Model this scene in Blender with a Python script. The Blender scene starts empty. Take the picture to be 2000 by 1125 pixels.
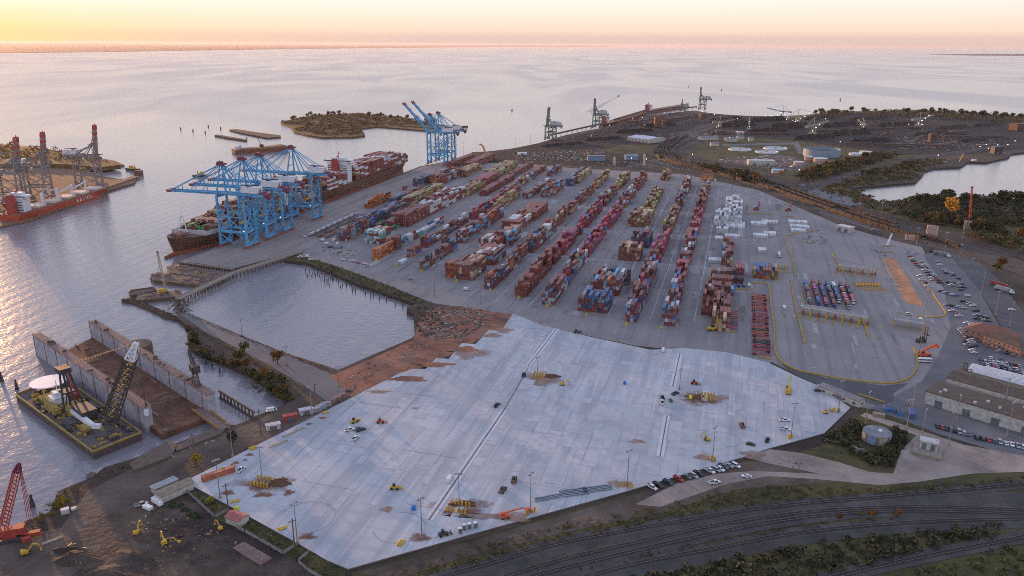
import bpy, bmesh, math, random
from mathutils import Vector, Matrix
from mathutils.geometry import tessellate_polygon
SC = bpy.context.scene
COL = SC.collection
R_ = random.Random(7)
rad = math.radians

# ------------------------------------------------------------ camera
FPX, TANP, ROLL, CAMH = 1520.0, 476 / 1520.0, rad(0.3), 200.0
PIT = math.atan(TANP)
cam = bpy.data.cameras.new('camera'); camo = bpy.data.objects.new('camera', cam); COL.objects.link(camo)
cam.sensor_width = 36; cam.lens = FPX / 2000 * 36; cam.clip_start = 1; cam.clip_end = 300000
_dn = Vector((0, -math.sin(PIT), -math.cos(PIT))); _fw = Vector((0, math.cos(PIT), -math.sin(PIT))); _X = Vector((1, 0, 0))
_r = _X * math.cos(ROLL) - _dn * math.sin(ROLL); _u = -(_X * math.sin(ROLL) + _dn * math.cos(ROLL)); _b = -_fw
camo.matrix_world = Matrix(((_r.x, _u.x, _b.x, 0), (_r.y, _u.y, _b.y, 0), (_r.z, _u.z, _b.z, CAMH), (0, 0, 0, 1)))
SC.camera = camo

# ------------------------------------------------------------ light
SUN_AZ, SUN_EL = -38.0, 4.0          # azimuth from +Y (negative = to the left), elevation, degrees
w = bpy.data.worlds.new('World'); SC.world = w; w.use_nodes = True
N = w.node_tree.nodes; L = w.node_tree.links; N.clear()
out = N.new('ShaderNodeOutputWorld'); bg = N.new('ShaderNodeBackground'); L.new(bg.outputs[0], out.inputs[0])
sky = N.new('ShaderNodeTexSky'); sky.sky_type = 'NISHITA'; sky.sun_disc = False
sky.sun_elevation = rad(SUN_EL); sky.sun_rotation = rad(SUN_AZ); sky.altitude = 200; sky.air_density = 1.0; sky.dust_density = 1.5; sky.ozone_density = 2.5
bg.inputs[1].default_value = 0.12
# thin high evening veil added to the clear-sky model: cream low down, cool overhead, amber toward the sun
geo = N.new('ShaderNodeTexCoord'); sep = N.new('ShaderNodeSeparateXYZ'); L.new(geo.outputs['Generated'], sep.inputs[0])
rmp = N.new('ShaderNodeValToRGB'); L.new(sep.outputs['Z'], rmp.inputs[0])
e = rmp.color_ramp.elements
for i, (p, c) in enumerate([(0.0, (4.9, 3.6, 3.3)), (0.0105, (5.3, 3.9, 3.4)), (0.0135, (6.2, 4.7, 3.7)), (0.03, (6.6, 5.45, 4.5)), (0.055, (6.9, 6.3, 5.7)), (0.15, (6.8, 6.6, 6.7)), (0.3, (5.4, 5.6, 6.9)), (1.0, (2.9, 3.8, 6.5))]):
    el = e[i] if i < 2 else e.new(p)
    el.position = p; el.color = (c[0] / 8, c[1] / 8, c[2] / 8, 1)
dt = N.new('ShaderNodeVectorMath'); dt.operation = 'DOT_PRODUCT'; L.new(geo.outputs['Generated'], dt.inputs[0])
dt.inputs[1].default_value = (math.sin(rad(SUN_AZ)) * math.cos(rad(1.5)), math.cos(rad(SUN_AZ)) * math.cos(rad(1.5)), math.sin(rad(1.5)))
r2 = N.new('ShaderNodeValToRGB'); L.new(dt.outputs['Value'], r2.inputs[0])
e = r2.color_ramp.elements
for i, (p, c) in enumerate([(0.86, 0), (0.95, .16), (0.985, .5), (1.0, .95)]):
    el = e[i] if i < 2 else e.new(p)
    el.position = p; el.color = (c, c, c, 1)
r3 = N.new('ShaderNodeMapRange'); L.new(sep.outputs['Z'], r3.inputs[0]); r3.interpolation_type = 'SMOOTHSTEP'; r3.inputs[1].default_value = 0; r3.inputs[2].default_value = .06; r3.inputs[3].default_value = 1; r3.inputs[4].default_value = 0
fm_ = N.new('ShaderNodeMath'); fm_.operation = 'MULTIPLY'; L.new(r2.outputs[0], fm_.inputs[0]); L.new(r3.outputs[0], fm_.inputs[1])
mx = N.new('ShaderNodeMix'); mx.data_type = 'RGBA'; L.new(fm_.outputs[0], mx.inputs['Factor']); L.new(rmp.outputs[0], mx.inputs['A']); mx.inputs['B'].default_value = (1.12, .56, .22, 1)
ms = N.new('ShaderNodeVectorMath'); ms.operation = 'SCALE'; ms.inputs['Scale'].default_value = 8.0; L.new(mx.outputs['Result'], ms.inputs[0])
m3 = N.new('ShaderNodeVectorMath'); m3.operation = 'ADD'; L.new(ms.outputs[0], m3.inputs[0])
m4 = N.new('ShaderNodeVectorMath'); m4.operation = 'SCALE'; m4.inputs['Scale'].default_value = 0.05; L.new(sky.outputs[0], m4.inputs[0])
L.new(m4.outputs[0], m3.inputs[1]); L.new(m3.outputs[0], bg.inputs[0])
sl = bpy.data.lights.new('sun', 'SUN'); slo = bpy.data.objects.new('sun', sl); COL.objects.link(slo)
sl.energy = 4.6; sl.angle = rad(0.6); sl.color = (1.0, 0.50, 0.20)
_sd = Vector((math.sin(rad(SUN_AZ)) * math.cos(rad(SUN_EL)), math.cos(rad(SUN_AZ)) * math.cos(rad(SUN_EL)), math.sin(rad(SUN_EL))))
slo.rotation_euler = _sd.to_track_quat('Z', 'Y').to_euler()
SC.view_settings.view_transform = 'Standard'; SC.view_settings.look = 'None'; SC.view_settings.exposure = 0.38; SC.view_settings.gamma = 1.0
SC.cycles.max_bounces = 5; SC.cycles.diffuse_bounces = 2; SC.cycles.glossy_bounces = 2; SC.cycles.transmission_bounces = 2
SC.cycles.transparent_max_bounces = 4; SC.cycles.volume_bounces = 0; SC.cycles.caustics_reflective = False; SC.cycles.caustics_refractive = False
SC.cycles.filter_width = 0.9
SC.cycles.use_denoising = False
SC.cycles.sample_clamp_indirect = 4

# ------------------------------------------------------------ helpers
G0 = 3.0                                  # level of the land above the water
def at(x, y, z=G0):
    """point of the plane at height z that the surveyed photo coordinate (x, y) names"""
    u = x - 1000; v = y - 562.5
    u, v = u * math.cos(ROLL) + v * math.sin(ROLL), -u * math.sin(ROLL) + v * math.cos(ROLL)
    d = _X * u + _fw * FPX + _dn * v
    t = (z - CAMH) / d.z
    return Vector((d.x * t, d.y * t, z))
TH = rad(74); EA = Vector((math.cos(TH), math.sin(TH), 0)); EB = Vector((math.sin(TH), -math.cos(TH), 0))
def AB(a, b, z=G0): return EA * a + EB * b + Vector((0, 0, z))
def ab(x, y, z=G0):
    p = at(x, y, z); return p.dot(EA), p.dot(EB)
def ang(p, q): return math.atan2(q[1] - p[1], q[0] - p[0])

class MB:
    """collects boxes, beams and tubes into one mesh"""
    def __init__(s): s.v = []; s.f = []; s.m = []; s.c = []; s.mi = 0; s.col = None
    def add(s, vs, fs):
        o = len(s.v); s.v += [tuple(p) for p in vs]
        for f in fs: s.f.append(tuple(i + o for i in f)); s.m.append(s.mi); s.c.append(s.col)
        return s
    def mat(s, i): s.mi = i; return s
    def box(s, x, y, z, sx, sy, sz, rz=0, top=1.0, ty=None, bottom=True):
        """box standing on z, centred on x, y; top scales the upper face"""
        c, n = math.cos(rz), math.sin(rz); ty = top if ty is None else ty; P = []
        for k, (fx, fy) in ((0, (1, 1)), (1, (top, ty))):
            for a, b in ((-1, -1), (1, -1), (1, 1), (-1, 1)):
                X = a * sx / 2 * fx; Y = b * sy / 2 * fy
                P.append((x + X * c - Y * n, y + X * n + Y * c, z + k * sz))
        F = [(4, 5, 6, 7), (0, 1, 5, 4), (1, 2, 6, 5), (2, 3, 7, 6), (3, 0, 4, 7)]
        if bottom: F.append((3, 2, 1, 0))
        return s.add(P, F)
    def beam(s, p, q, w, h=None, w2=None):
        p = Vector(p); q = Vector(q); h = h or w; d = (q - p)
        if d.length < 1e-6: return s
        d.normalize(); up = Vector((0, 0, 1)) if abs(d.z) < 0.95 else Vector((0, 1, 0))
        r = d.cross(up).normalized(); u = r.cross(d); k = (w2 or w) / w; P = []
        for o, kk in ((p, 1), (q, k)):
            for a, b in ((-1, -1), (1, -1), (1, 1), (-1, 1)): P.append(o + r * (a * w / 2 * kk) + u * (b * h / 2 * kk))
        return s.add(P, [(3, 2, 1, 0), (4, 5, 6, 7), (0, 1, 5, 4), (1, 2, 6, 5), (2, 3, 7, 6), (3, 0, 4, 7)])
    def cyl(s, p, q, r, n=8, r2=None, cap=True):
        p = Vector(p); q = Vector(q); d = (q - p).normalized(); r2 = r if r2 is None else r2
        up = Vector((0, 0, 1)) if abs(d.z) < 0.95 else Vector((1, 0, 0))
        a = d.cross(up).normalized(); b = a.cross(d); P = []
        for o, rr in ((p, r), (q, r2)):
            for i in range(n):
                t = 2 * math.pi * i / n; P.append(o + a * (math.cos(t) * rr) + b * (math.sin(t) * rr))
        F = [(i, i + n, (i + 1) % n + n, (i + 1) % n) for i in range(n)]
        if cap: F += [tuple(range(n)), tuple(range(2 * n - 1, n - 1, -1))]
        return s.add(P, F)
    def prism(s, pts, z0, z1, bottom=False):
        """outline in x, y raised from z0 to z1"""
        n = len(pts); P = [(p[0], p[1], z0) for p in pts] + [(p[0], p[1], z1) for p in pts]
        T = tessellate_polygon([[Vector((p[0], p[1], 0)) for p in pts]])
        area = sum(pts[i][0] * pts[(i + 1) % n][1] - pts[(i + 1) % n][0] * pts[i][1] for i in range(n)); F = []
        for t in T:
            a, b, c = (pts[i] for i in t); cr = (b[0] - a[0]) * (c[1] - a[1]) - (b[1] - a[1]) * (c[0] - a[0])
            t = t if cr > 0 else t[::-1]; F.append(tuple(i + n for i in t))
            if bottom: F.append(tuple(t[::-1]))
        if z1 != z0:
            for i in range(n):
                j = (i + 1) % n; q = (i, j, j + n, i + n); F.append(q if area > 0 else q[::-1])
        return s.add(P, F)
    def side(s, prof, y0, y1, rz=0, ox=0, oy=0):
        """profile in x, z swept along y"""
        n = len(prof); c, q = math.cos(rz), math.sin(rz); P = []
        for y in (y0, y1):
            for x, z in prof: P.append((ox + x * c - y * q, oy + x * q + y * c, z))
        F = [(i, (i + 1) % n, (i + 1) % n + n, i + n) for i in range(n)] + [tuple(range(n - 1, -1, -1)), tuple(range(n, 2 * n))]
        return s.add(P, F)
    def truss(s, p, q, w0, w1, n, ch=0.35, br=0.2):
        """square lattice boom from p to q"""
        p = Vector(p); q = Vector(q); d = (q - p).normalized(); up = Vector((0, 0, 1)) if abs(d.z) < 0.98 else Vector((0, 1, 0))
        r = d.cross(up).normalized(); u = r.cross(d); K = ((-1, -1), (1, -1), (1, 1), (-1, 1)); lv = []
        for i in range(n + 1):
            t = i / n; o = p.lerp(q, t); ww = (w0 + (w1 - w0) * t) / 2
            lv.append([o + r * (a * ww) + u * (b * ww) for a, b in K])
        for k in range(4): s.beam(lv[0][k], lv[-1][k], ch)
        for i in range(n):
            for k in range(4):
                s.beam(lv[i][k], lv[i + 1][(k + 1) % 4], br); s.beam(lv[i][k], lv[i][(k + 1) % 4], br)
        return s
    def mesh(s, name, mats):
        me = bpy.data.meshes.new(name); me.from_pydata(s.v, [], s.f)
        for m in (mats if isinstance(mats, (list, tuple)) else [mats]): me.materials.append(m)
        if any(s.m): me.polygons.foreach_set('material_index', s.m)
        if any(c is not None for c in s.c):
            at_ = me.attributes.new('tint', 'FLOAT_COLOR', 'FACE'); buf = []
            for c in s.c: buf += list(c or (1, 1, 1)) + [1]
            at_.data.foreach_set('color', buf)
        me.update(); return me
    def build(s, name, mats, parent=None, loc=(0, 0, 0), rz=0, color=None):
        o = bpy.data.objects.new(name, s.mesh(name, mats)); COL.objects.link(o)
        o.location = loc; o.rotation_euler = (0, 0, rz)
        if parent: o.parent = parent
        if color: o.color = (*color, 1)
        return o
def tag(o, label=None, cat=None, group=None, kind=None):
    for k, v in (('label', label), ('category', cat), ('group', group), ('kind', kind)):
        if v: o[k] = v
    return o
def thing(name, label, cat, loc, rz=0, group=None, scale=None):
    o = bpy.data.objects.new(name, None); COL.objects.link(o); o.location = loc; o.rotation_euler = (0, 0, rz); o.empty_display_size = 1
    if scale: o.scale = (scale,) * 3 if not isinstance(scale, tuple) else scale
    return tag(o, label, cat, group)
def inst(T, label, loc, rz=0, group=None, scale=None, tint=None):
    """place one thing of kind T = (name, category, [(part, mesh, [(sub-part, mesh)])]); the meshes are shared"""
    name, cat, parts = T
    if len(parts) == 1 and not parts[0][2]:
        o = bpy.data.objects.new(name, parts[0][1]); COL.objects.link(o); o.location = loc; o.rotation_euler = (0, 0, rz)
        if scale: o.scale = (scale,) * 3 if not isinstance(scale, tuple) else scale
        if tint: o.color = (*tint, 1)
        return tag(o, label, cat, group)
    t = thing(name, label, cat, loc, rz, group, scale)
    for pn, me, subs in parts:
        p = bpy.data.objects.new(pn, me); COL.objects.link(p); p.parent = t
        if tint: p.color = (*tint, 1)
        for sn, sm in subs:
            q = bpy.data.objects.new(sn, sm); COL.objects.link(q); q.parent = p
            if tint: q.color = (*tint, 1)
    return t
def pxz(x0, y0, s, pts): return [(x0 + a / s, y0 + b / s) for a, b in pts]

# ------------------------------------------------------------ materials
def newmat(name):
    m = bpy.data.materials.new(name); m.use_nodes = True; t = m.node_tree
    return m, t.nodes, t.links, t.nodes['Principled BSDF']
def flat(name, c, rough=0.6, metal=0.0, var=0.25, sc=0.6, emit=None, spec=0.4):
    m, n, l, b = newmat(name)
    b.inputs['Roughness'].default_value = rough; b.inputs['Metallic'].default_value = metal; b.inputs['Specular IOR Level'].default_value = spec
    if var:
        g = n.new('ShaderNodeNewGeometry'); z = n.new('ShaderNodeTexNoise'); z.inputs['Scale'].default_value = sc; z.inputs['Detail'].default_value = 5
        l.new(g.outputs['Position'], z.inputs['Vector'])
        r = n.new('ShaderNodeValToRGB'); l.new(z.outputs['Fac'], r.inputs[0]); l.new(r.outputs[0], b.inputs['Base Color'])
        r.color_ramp.elements[0].position = 0.3; r.color_ramp.elements[1].position = 0.7
        r.color_ramp.elements[0].color = (*[x * (1 - var) for x in c], 1); r.color_ramp.elements[1].color = (*[min(1, x * (1 + var)) for x in c], 1)
    else: b.inputs['Base Color'].default_value = (*c, 1)
    if emit: b.inputs['Emission Color'].default_value = (*c, 1); b.inputs['Emission Strength'].default_value = emit
    return m
def tinted(name, attr=False, rough=0.55, dirt=0.3, sc=0.35, stripes=0.0):
    """paint whose colour is the object's own (or each face's own) colour, with dirt"""
    m, n, l, b = newmat(name); b.inputs['Roughness'].default_value = rough
    if attr: s = n.new('ShaderNodeAttribute'); s.attribute_name = 'tint'; src = s.outputs['Color']
    else: s = n.new('ShaderNodeObjectInfo'); src = s.outputs['Color']
    g = n.new('ShaderNodeNewGeometry'); z = n.new('ShaderNodeTexNoise'); z.inputs['Scale'].default_value = sc; z.inputs['Detail'].default_value = 6
    l.new(g.outputs['Position'], z.inputs['Vector'])
    r = n.new('ShaderNodeMapRange'); l.new(z.outputs['Fac'], r.inputs[0]); r.inputs[1].default_value = 0.3; r.inputs[2].default_value = 0.7
    r.inputs[3].default_value = 1 - dirt; r.inputs[4].default_value = 1 + dirt * .5
    v = n.new('ShaderNodeVectorMath'); v.operation = 'SCALE'; l.new(src, v.inputs[0]); l.new(r.outputs[0], v.inputs['Scale'])
    l.new(v.outputs[0], b.inputs['Base Color'])
    return m
def ground(name, cols, scale, rough=0.9, det=10, mask=None, bump=0.0, lines=None, streak=None, patches=None, warp=0.72):
    """cols: ramp stops of the large-scale noise; lines: (size along, size across, strength, colour); streak: (scale, strength)"""
    m, n, l, b = newmat(name); b.inputs['Roughness'].default_value = rough; b.inputs['Specular IOR Level'].default_value = 0.25
    g = n.new('ShaderNodeNewGeometry'); mp = n.new('ShaderNodeMapping'); mp.vector_type = 'POINT'; mp.inputs['Rotation'].default_value = (0, 0, -TH)
    l.new(g.outputs['Position'], mp.inputs['Vector'])
    z = n.new('ShaderNodeTexNoise'); z.inputs['Scale'].default_value = scale; z.inputs['Detail'].default_value = det; z.inputs['Roughness'].default_value = warp
    l.new(mp.outputs[0], z.inputs['Vector']); r = n.new('ShaderNodeValToRGB'); l.new(z.outputs['Fac'], r.inputs[0])
    e = r.color_ramp.elements
    for i, (p, c) in enumerate(cols):
        el = e[i] if i < 2 else e.new(p)
        el.position = p; el.color = (*c, 1)
    cur = r.outputs[0]
    def mix(fac, c2, amount=1.0, mode='MIX'):
        nonlocal cur
        x = n.new('ShaderNodeMix'); x.data_type = 'RGBA'; x.blend_type = mode; l.new(cur, x.inputs['A'])
        if isinstance(c2, tuple): x.inputs['B'].default_value = (*c2, 1)
        else: l.new(c2, x.inputs['B'])
        if amount != 1.0:
            k = n.new('ShaderNodeMath'); k.operation = 'MULTIPLY'; k.inputs[1].default_value = amount; l.new(fac, k.inputs[0]); fac = k.outputs[0]
        l.new(fac, x.inputs['Factor']); cur = x.outputs['Result']
    for (sc, th, soft, c2, am) in (patches or []):
        z2 = n.new('ShaderNodeTexNoise'); z2.inputs['Scale'].default_value = sc; z2.inputs['Detail'].default_value = 8; z2.noise_dimensions = '4D'; z2.inputs['W'].default_value = th * 37 + sc * 11
        l.new(mp.outputs[0], z2.inputs['Vector'])
        q = n.new('ShaderNodeMapRange'); l.new(z2.outputs['Fac'], q.inputs[0]); q.inputs[1].default_value = th; q.inputs[2].default_value = th + soft; mix(q.outputs[0], c2, am)
    for (sx, sy, c2, am, th) in (streak or []):
        m2 = n.new('ShaderNodeMapping'); m2.inputs['Scale'].default_value = (sx, sy, 1); l.new(mp.outputs[0], m2.inputs['Vector'])
        z3 = n.new('ShaderNodeTexNoise'); z3.inputs['Scale'].default_value = 1; z3.inputs['Detail'].default_value = 4; l.new(m2.outputs[0], z3.inputs['Vector'])
        q = n.new('ShaderNodeMapRange'); l.new(z3.outputs['Fac'], q.inputs[0]); q.inputs[1].default_value = th; q.inputs[2].default_value = th + .12; mix(q.outputs[0], c2, am)
    for (sa, sb, wd, c2, am) in (lines or []):
        br = n.new('ShaderNodeTexBrick'); br.offset = 0; br.inputs['Scale'].default_value = 1; br.inputs['Mortar Size'].default_value = wd; br.inputs['Mortar Smooth'].default_value = 0.3
        br.inputs['Brick Width'].default_value = sa; br.inputs['Row Height'].default_value = sb; l.new(mp.outputs[0], br.inputs['Vector']); mix(br.outputs['Fac'], c2, am)
    l.new(cur, b.inputs['Base Color'])
    if bump:
        z4 = n.new('ShaderNodeTexNoise'); z4.inputs['Scale'].default_value = scale * 12; z4.inputs['Detail'].default_value = 8; l.new(mp.outputs[0], z4.inputs['Vector'])
        bp = n.new('ShaderNodeBump'); bp.inputs['Strength'].default_value = 1; bp.inputs['Distance'].default_value = bump; l.new(z4.outputs['Fac'], bp.inputs['Height']); l.new(bp.outputs[0], b.inputs['Normal'])
    return m

M_LAND = ground('ground', [(.32, (.025, .018, .014)), (.48, (.05, .036, .026)), (.6, (.085, .062, .045)), (.75, (.035, .032, .018))], 0.012, bump=.8)
M_YARD = ground('yard_paving', [(.3, (.155, .14, .133)), (.5, (.205, .187, .178)), (.7, (.255, .236, .225))], 0.012, rough=.75, lines=[(9, 6, .12, (.12, .12, .12), .4)],
    streak=[(.004, .12, (.13, .13, .135), .45, .5), (.01, .35, (.3, .3, .31), .3, .55)], patches=[(.03, .56, .1, (.14, .14, .14), .4), (.15, .62, .05, (.11, .11, .11), .4)])
M_APRON = ground('apron_paving', [(.3, (.17, .15, .14)), (.5, (.22, .19, .175)), (.7, (.26, .225, .205))], 0.015, rough=.75,
    streak=[(.004, .15, (.12, .11, .10), .5, .5)], patches=[(.05, .58, .1, (.30, .26, .22), .3)])
M_SLAB = ground('new_concrete', [(.3, (.31, .318, .325)), (.5, (.385, .393, .40)), (.7, (.46, .467, .47))], 0.012, rough=.7, lines=[(7.6, 7.6, .13, (.25, .26, .28), .55), (38, 3.8, .10, (.30, .31, .33), .4)],
    streak=[(.008, .11, (.25, .26, .28), .6, .50), (.02, .5, (.50, .50, .50), .5, .58), (.10, .015, (.27, .28, .30), .45, .55), (.03, .9, (.21, .22, .24), .6, .60), (.5, .04, (.24, .24, .26), .4, .62)],
    patches=[(.02, .60, .10, (.42, .32, .27), .45), (.06, .58, .1, (.27, .28, .30), .55), (.3, .64, .05, (.20, .17, .16), .55), (.011, .55, .1, (.47, .48, .49), .5), (.9, .6, .1, (.46, .46, .47), .4)])
M_CLAY = ground('red_clay', [(.3, (.085, .045, .03)), (.43, (.18, .08, .05)), (.52, (.27, .115, .07)), (.6, (.20, .12, .085)), (.75, (.13, .085, .065))], 0.04, bump=.6, patches=[(.12, .55, .1, (.10, .07, .055), .6)])
M_DIRT = ground('dirt', [(.3, (.035, .026, .02)), (.45, (.075, .055, .042)), (.6, (.12, .09, .07)), (.75, (.17, .13, .10))], 0.03, bump=.5, patches=[(.08, .58, .1, (.05, .035, .028), .6)])
M_DARK = ground('dark_soil', [(.3, (.018, .014, .012)), (.45, (.04, .03, .024)), (.55, (.075, .055, .042)), (.7, (.13, .095, .07))], 0.035, bump=.8, patches=[(.1, .58, .1, (.09, .05, .03), .5), (.05, .56, .1, (.022, .018, .015), .6)])
M_GRAVEL = ground('pale_gravel', [(.3, (.16, .125, .105)), (.5, (.25, .20, .17)), (.7, (.33, .28, .245))], 0.05, bump=.2)
M_GRASS = ground('grass_ground', [(.3, (.022, .022, .010)), (.45, (.045, .042, .016)), (.55, (.075, .066, .022)), (.65, (.06, .045, .022)), (.78, (.035, .028, .018))], 0.03, bump=1.0)
M_COAL = ground('coal_ground', [(.3, (.010, .009, .010)), (.5, (.014, .011, .011)), (.68, (.028, .020, .018)), (.8, (.055, .036, .028))], 0.012, bump=1.0)
M_BALLAST = ground('ballast', [(.3, (.034, .031, .030)), (.5, (.055, .050, .047)), (.7, (.09, .082, .078))], 0.05, bump=.1)
M_ASPH = ground('asphalt', [(.3, (.055, .056, .06)), (.5, (.075, .076, .08)), (.7, (.10, .10, .105))], 0.03, rough=.8)
M_LOT = ground('worn_asphalt', [(.3, (.085, .086, .09)), (.5, (.115, .115, .12)), (.7, (.155, .15, .15))], 0.03, rough=.8, patches=[(.03, .6, .1, (.2, .2, .205), .5)])
M_GATE = ground('gate_paving', [(.3, (.17, .155, .148)), (.5, (.215, .195, .185)), (.7, (.25, .23, .22))], 0.02, rough=.75, streak=[(.004, .18, (.14, .135, .135), .6, .5)])
M_SHOAL = ground('island_ground', [(.3, (.06, .035, .015)), (.5, (.12, .075, .03)), (.7, (.17, .11, .05))], 0.03, bump=1.5)

# water
def water_mat(name, deep, rough0, rough1, bumpd, scale):
    m, n, l, b = newmat(name); b.inputs['Base Color'].default_value = (*deep, 1); b.inputs['IOR'].default_value = 1.45; b.inputs['Specular IOR Level'].default_value = 0.5
    g = n.new('ShaderNodeNewGeometry'); mp = n.new('ShaderNodeMapping'); mp.inputs['Rotation'].default_value = (0, 0, .5); mp.inputs['Scale'].default_value = (1, .35, 1); l.new(g.outputs['Position'], mp.inputs['Vector'])
    z = n.new('ShaderNodeTexNoise'); z.inputs['Scale'].default_value = .0016; z.inputs['Detail'].default_value = 6; z.inputs['Distortion'].default_value = 1.2; l.new(mp.outputs[0], z.inputs['Vector'])
    q = n.new('ShaderNodeMapRange'); l.new(z.outputs['Fac'], q.inputs[0]); q.inputs[1].default_value = .42; q.inputs[2].default_value = .62; q.inputs[3].default_value = rough0; q.inputs[4].default_value = rough1
    sp = n.new('ShaderNodeSeparateXYZ'); l.new(g.outputs['Position'], sp.inputs[0]); fr = n.new('ShaderNodeMapRange'); l.new(sp.outputs['Y'], fr.inputs[0]); fr.inputs[1].default_value = 700; fr.inputs[2].default_value = 3500; fr.inputs[3].default_value = 0; fr.inputs[4].default_value = .09
    ro = n.new('ShaderNodeMath'); ro.operation = 'ADD'; l.new(q.outputs[0], ro.inputs[0]); l.new(fr.outputs[0], ro.inputs[1]); l.new(ro.outputs[0], b.inputs['Roughness'])
    z1 = n.new('ShaderNodeTexNoise'); z1.inputs['Scale'].default_value = scale; z1.inputs['Detail'].default_value = 4; z1.inputs['Roughness'].default_value = .55; l.new(g.outputs['Position'], z1.inputs['Vector'])
    wv = n.new('ShaderNodeTexWave'); wv.inputs['Scale'].default_value = .022; wv.inputs['Distortion'].default_value = 4; wv.inputs['Detail'].default_value = 3; wv.inputs['Detail Scale'].default_value = 1.0
    l.new(mp.outputs[0], wv.inputs['Vector'])
    ad = n.new('ShaderNodeMath'); ad.operation = 'MULTIPLY_ADD'; l.new(wv.outputs['Fac'], ad.inputs[0]); ad.inputs[1].default_value = .22; l.new(z1.outputs['Fac'], ad.inputs[2])
    bp = n.new('ShaderNodeBump'); bp.inputs['Strength'].default_value = 1; bp.inputs['Distance'].default_value = bumpd; l.new(ad.outputs[0], bp.inputs['Height']); l.new(bp.outputs[0], b.inputs['Normal'])
    return m
M_SEA = water_mat('harbour_water', (.18, .172, .185), .10, .18, .40, .22)
M_POND = water_mat('still_water', (.25, .245, .25), .05, .12, .018, .3)

# ------------------------------------------------------------ setting
def sheet(name, pts, z, m, kind='structure', z0=None, world=False):
    P = pts if world else [at(x, y, z) for x, y in pts]
    b = MB(); b.prism([(p[0], p[1]) for p in P], z if z0 is None else z0, z)
    return tag(b.build(name, m), kind=kind)
# one square water sheet out to the horizon
b = MB(); b.add([(-90000, -3000, 0), (90000, -3000, 0), (90000, 90000, 0), (-90000, 90000, 0)], [(0, 1, 2, 3)])
tag(b.build('harbour_water', M_SEA), kind='structure')
COAST = [(-900, 1700), (-300, 1120), (-60, 1060), (0, 1040), (57, 1015), (97, 1000), (106, 980), (112, 960), (135, 950), (168, 937), (186, 927), (203, 913), (261, 895), (338, 868), (421, 836), (445, 829), (461, 830),
    (500, 812), (550, 793), (572, 780), (552, 768), (530, 757), (505, 742), (485, 728), (462, 720), (440, 708), (420, 700), (400, 694), (378, 684), (367, 672), (365, 650), (366, 636), (352, 625), (342, 618), (352, 612), (370, 612),
    (472, 655), (560, 690), (620, 709), (660, 722), (735, 690), (805, 660), (810, 655), (808, 612), (794, 608), (794, 601), (812, 593), (700, 554), (640, 529), (600, 513), (556, 508), (590, 490), (457, 525), (350, 511),
    (430, 479.5), (520, 444), (625, 402), (720, 364.5), (820, 325), (875, 315), (910, 307), (922, 297), (950, 296), (1000, 290), (1050, 280), (1100, 265), (1150, 254), (1180, 250), (1200, 240), (1250, 228), (1315, 220),
    (1355, 216), (1395, 222), (1447, 226), (1500, 227), (1587, 225), (1625, 218), (1750, 216), (1850, 218), (1925, 225), (2000, 228), (2300, 245), (3400, 330), (4200, 1700)]
LAGOON = [(1662, 367), (1740, 360), (1787, 356), (1802, 341), (1806, 333), (1825, 328), (1875, 326), (1890, 316), (1925, 317), (1970, 307), (1975, 300), (2000, 297), (2350, 300), (2500, 400), (2000, 392), (1912, 384), (1845, 386), (1787, 393), (1752, 391), (1722, 396), (1700, 385), (1680, 375)]
cp = [at(x, y, G0) for x, y in COAST]; lp = [at(x, y, G0) for x, y in LAGOON]
b = MB(); n1 = len(cp); allp = cp + lp
for t in tessellate_polygon([[Vector((p.x, p.y, 0)) for p in cp], [Vector((p.x, p.y, 0)) for p in lp]]):
    a, c_, d = (allp[i] for i in t); cr = (c_.x - a.x) * (d.y - a.y) - (c_.y - a.y) * (d.x - a.x); b.f.append(tuple(t if cr > 0 else t[::-1])); b.m.append(0); b.c.append(None)
b.v = [tuple(p) for p in allp] + [(p.x, p.y, -1) for p in allp]; N_ = len(allp); b.mi = 1
for base, ring in ((0, cp), (n1, lp)):
    k = len(ring)
    for i in range(k):
        j = (i + 1) % k; b.f.append((base + i, base + j, base + j + N_, base + i + N_)); b.m.append(1); b.c.append(None)
M_BANK = flat('bank_earth', (.05, .038, .028), .9)
tag(b.build('ground', [M_LAND, M_BANK]), kind='structure')
# far shores
M_FAR = ground('far_shore', [(.35, (.07, .05, .045)), (.6, (.11, .08, .07)), (.7, (.16, .12, .10))], 0.0015, bump=2)
sheet('far_land', [(-500, 108), (0, 103), (200, 101), (420, 97.5), (600, 95), (900, 92), (1180, 91), (1225, 89.6), (900, 88.2), (500, 86.2), (0, 83.7), (-500, 81)], 6, M_FAR, z0=0)
sheet('far_spit', [(1815, 106.5), (1900, 108), (2100, 109), (2100, 105.5), (1900, 105)], 5, M_FAR, z0=0)
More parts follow.
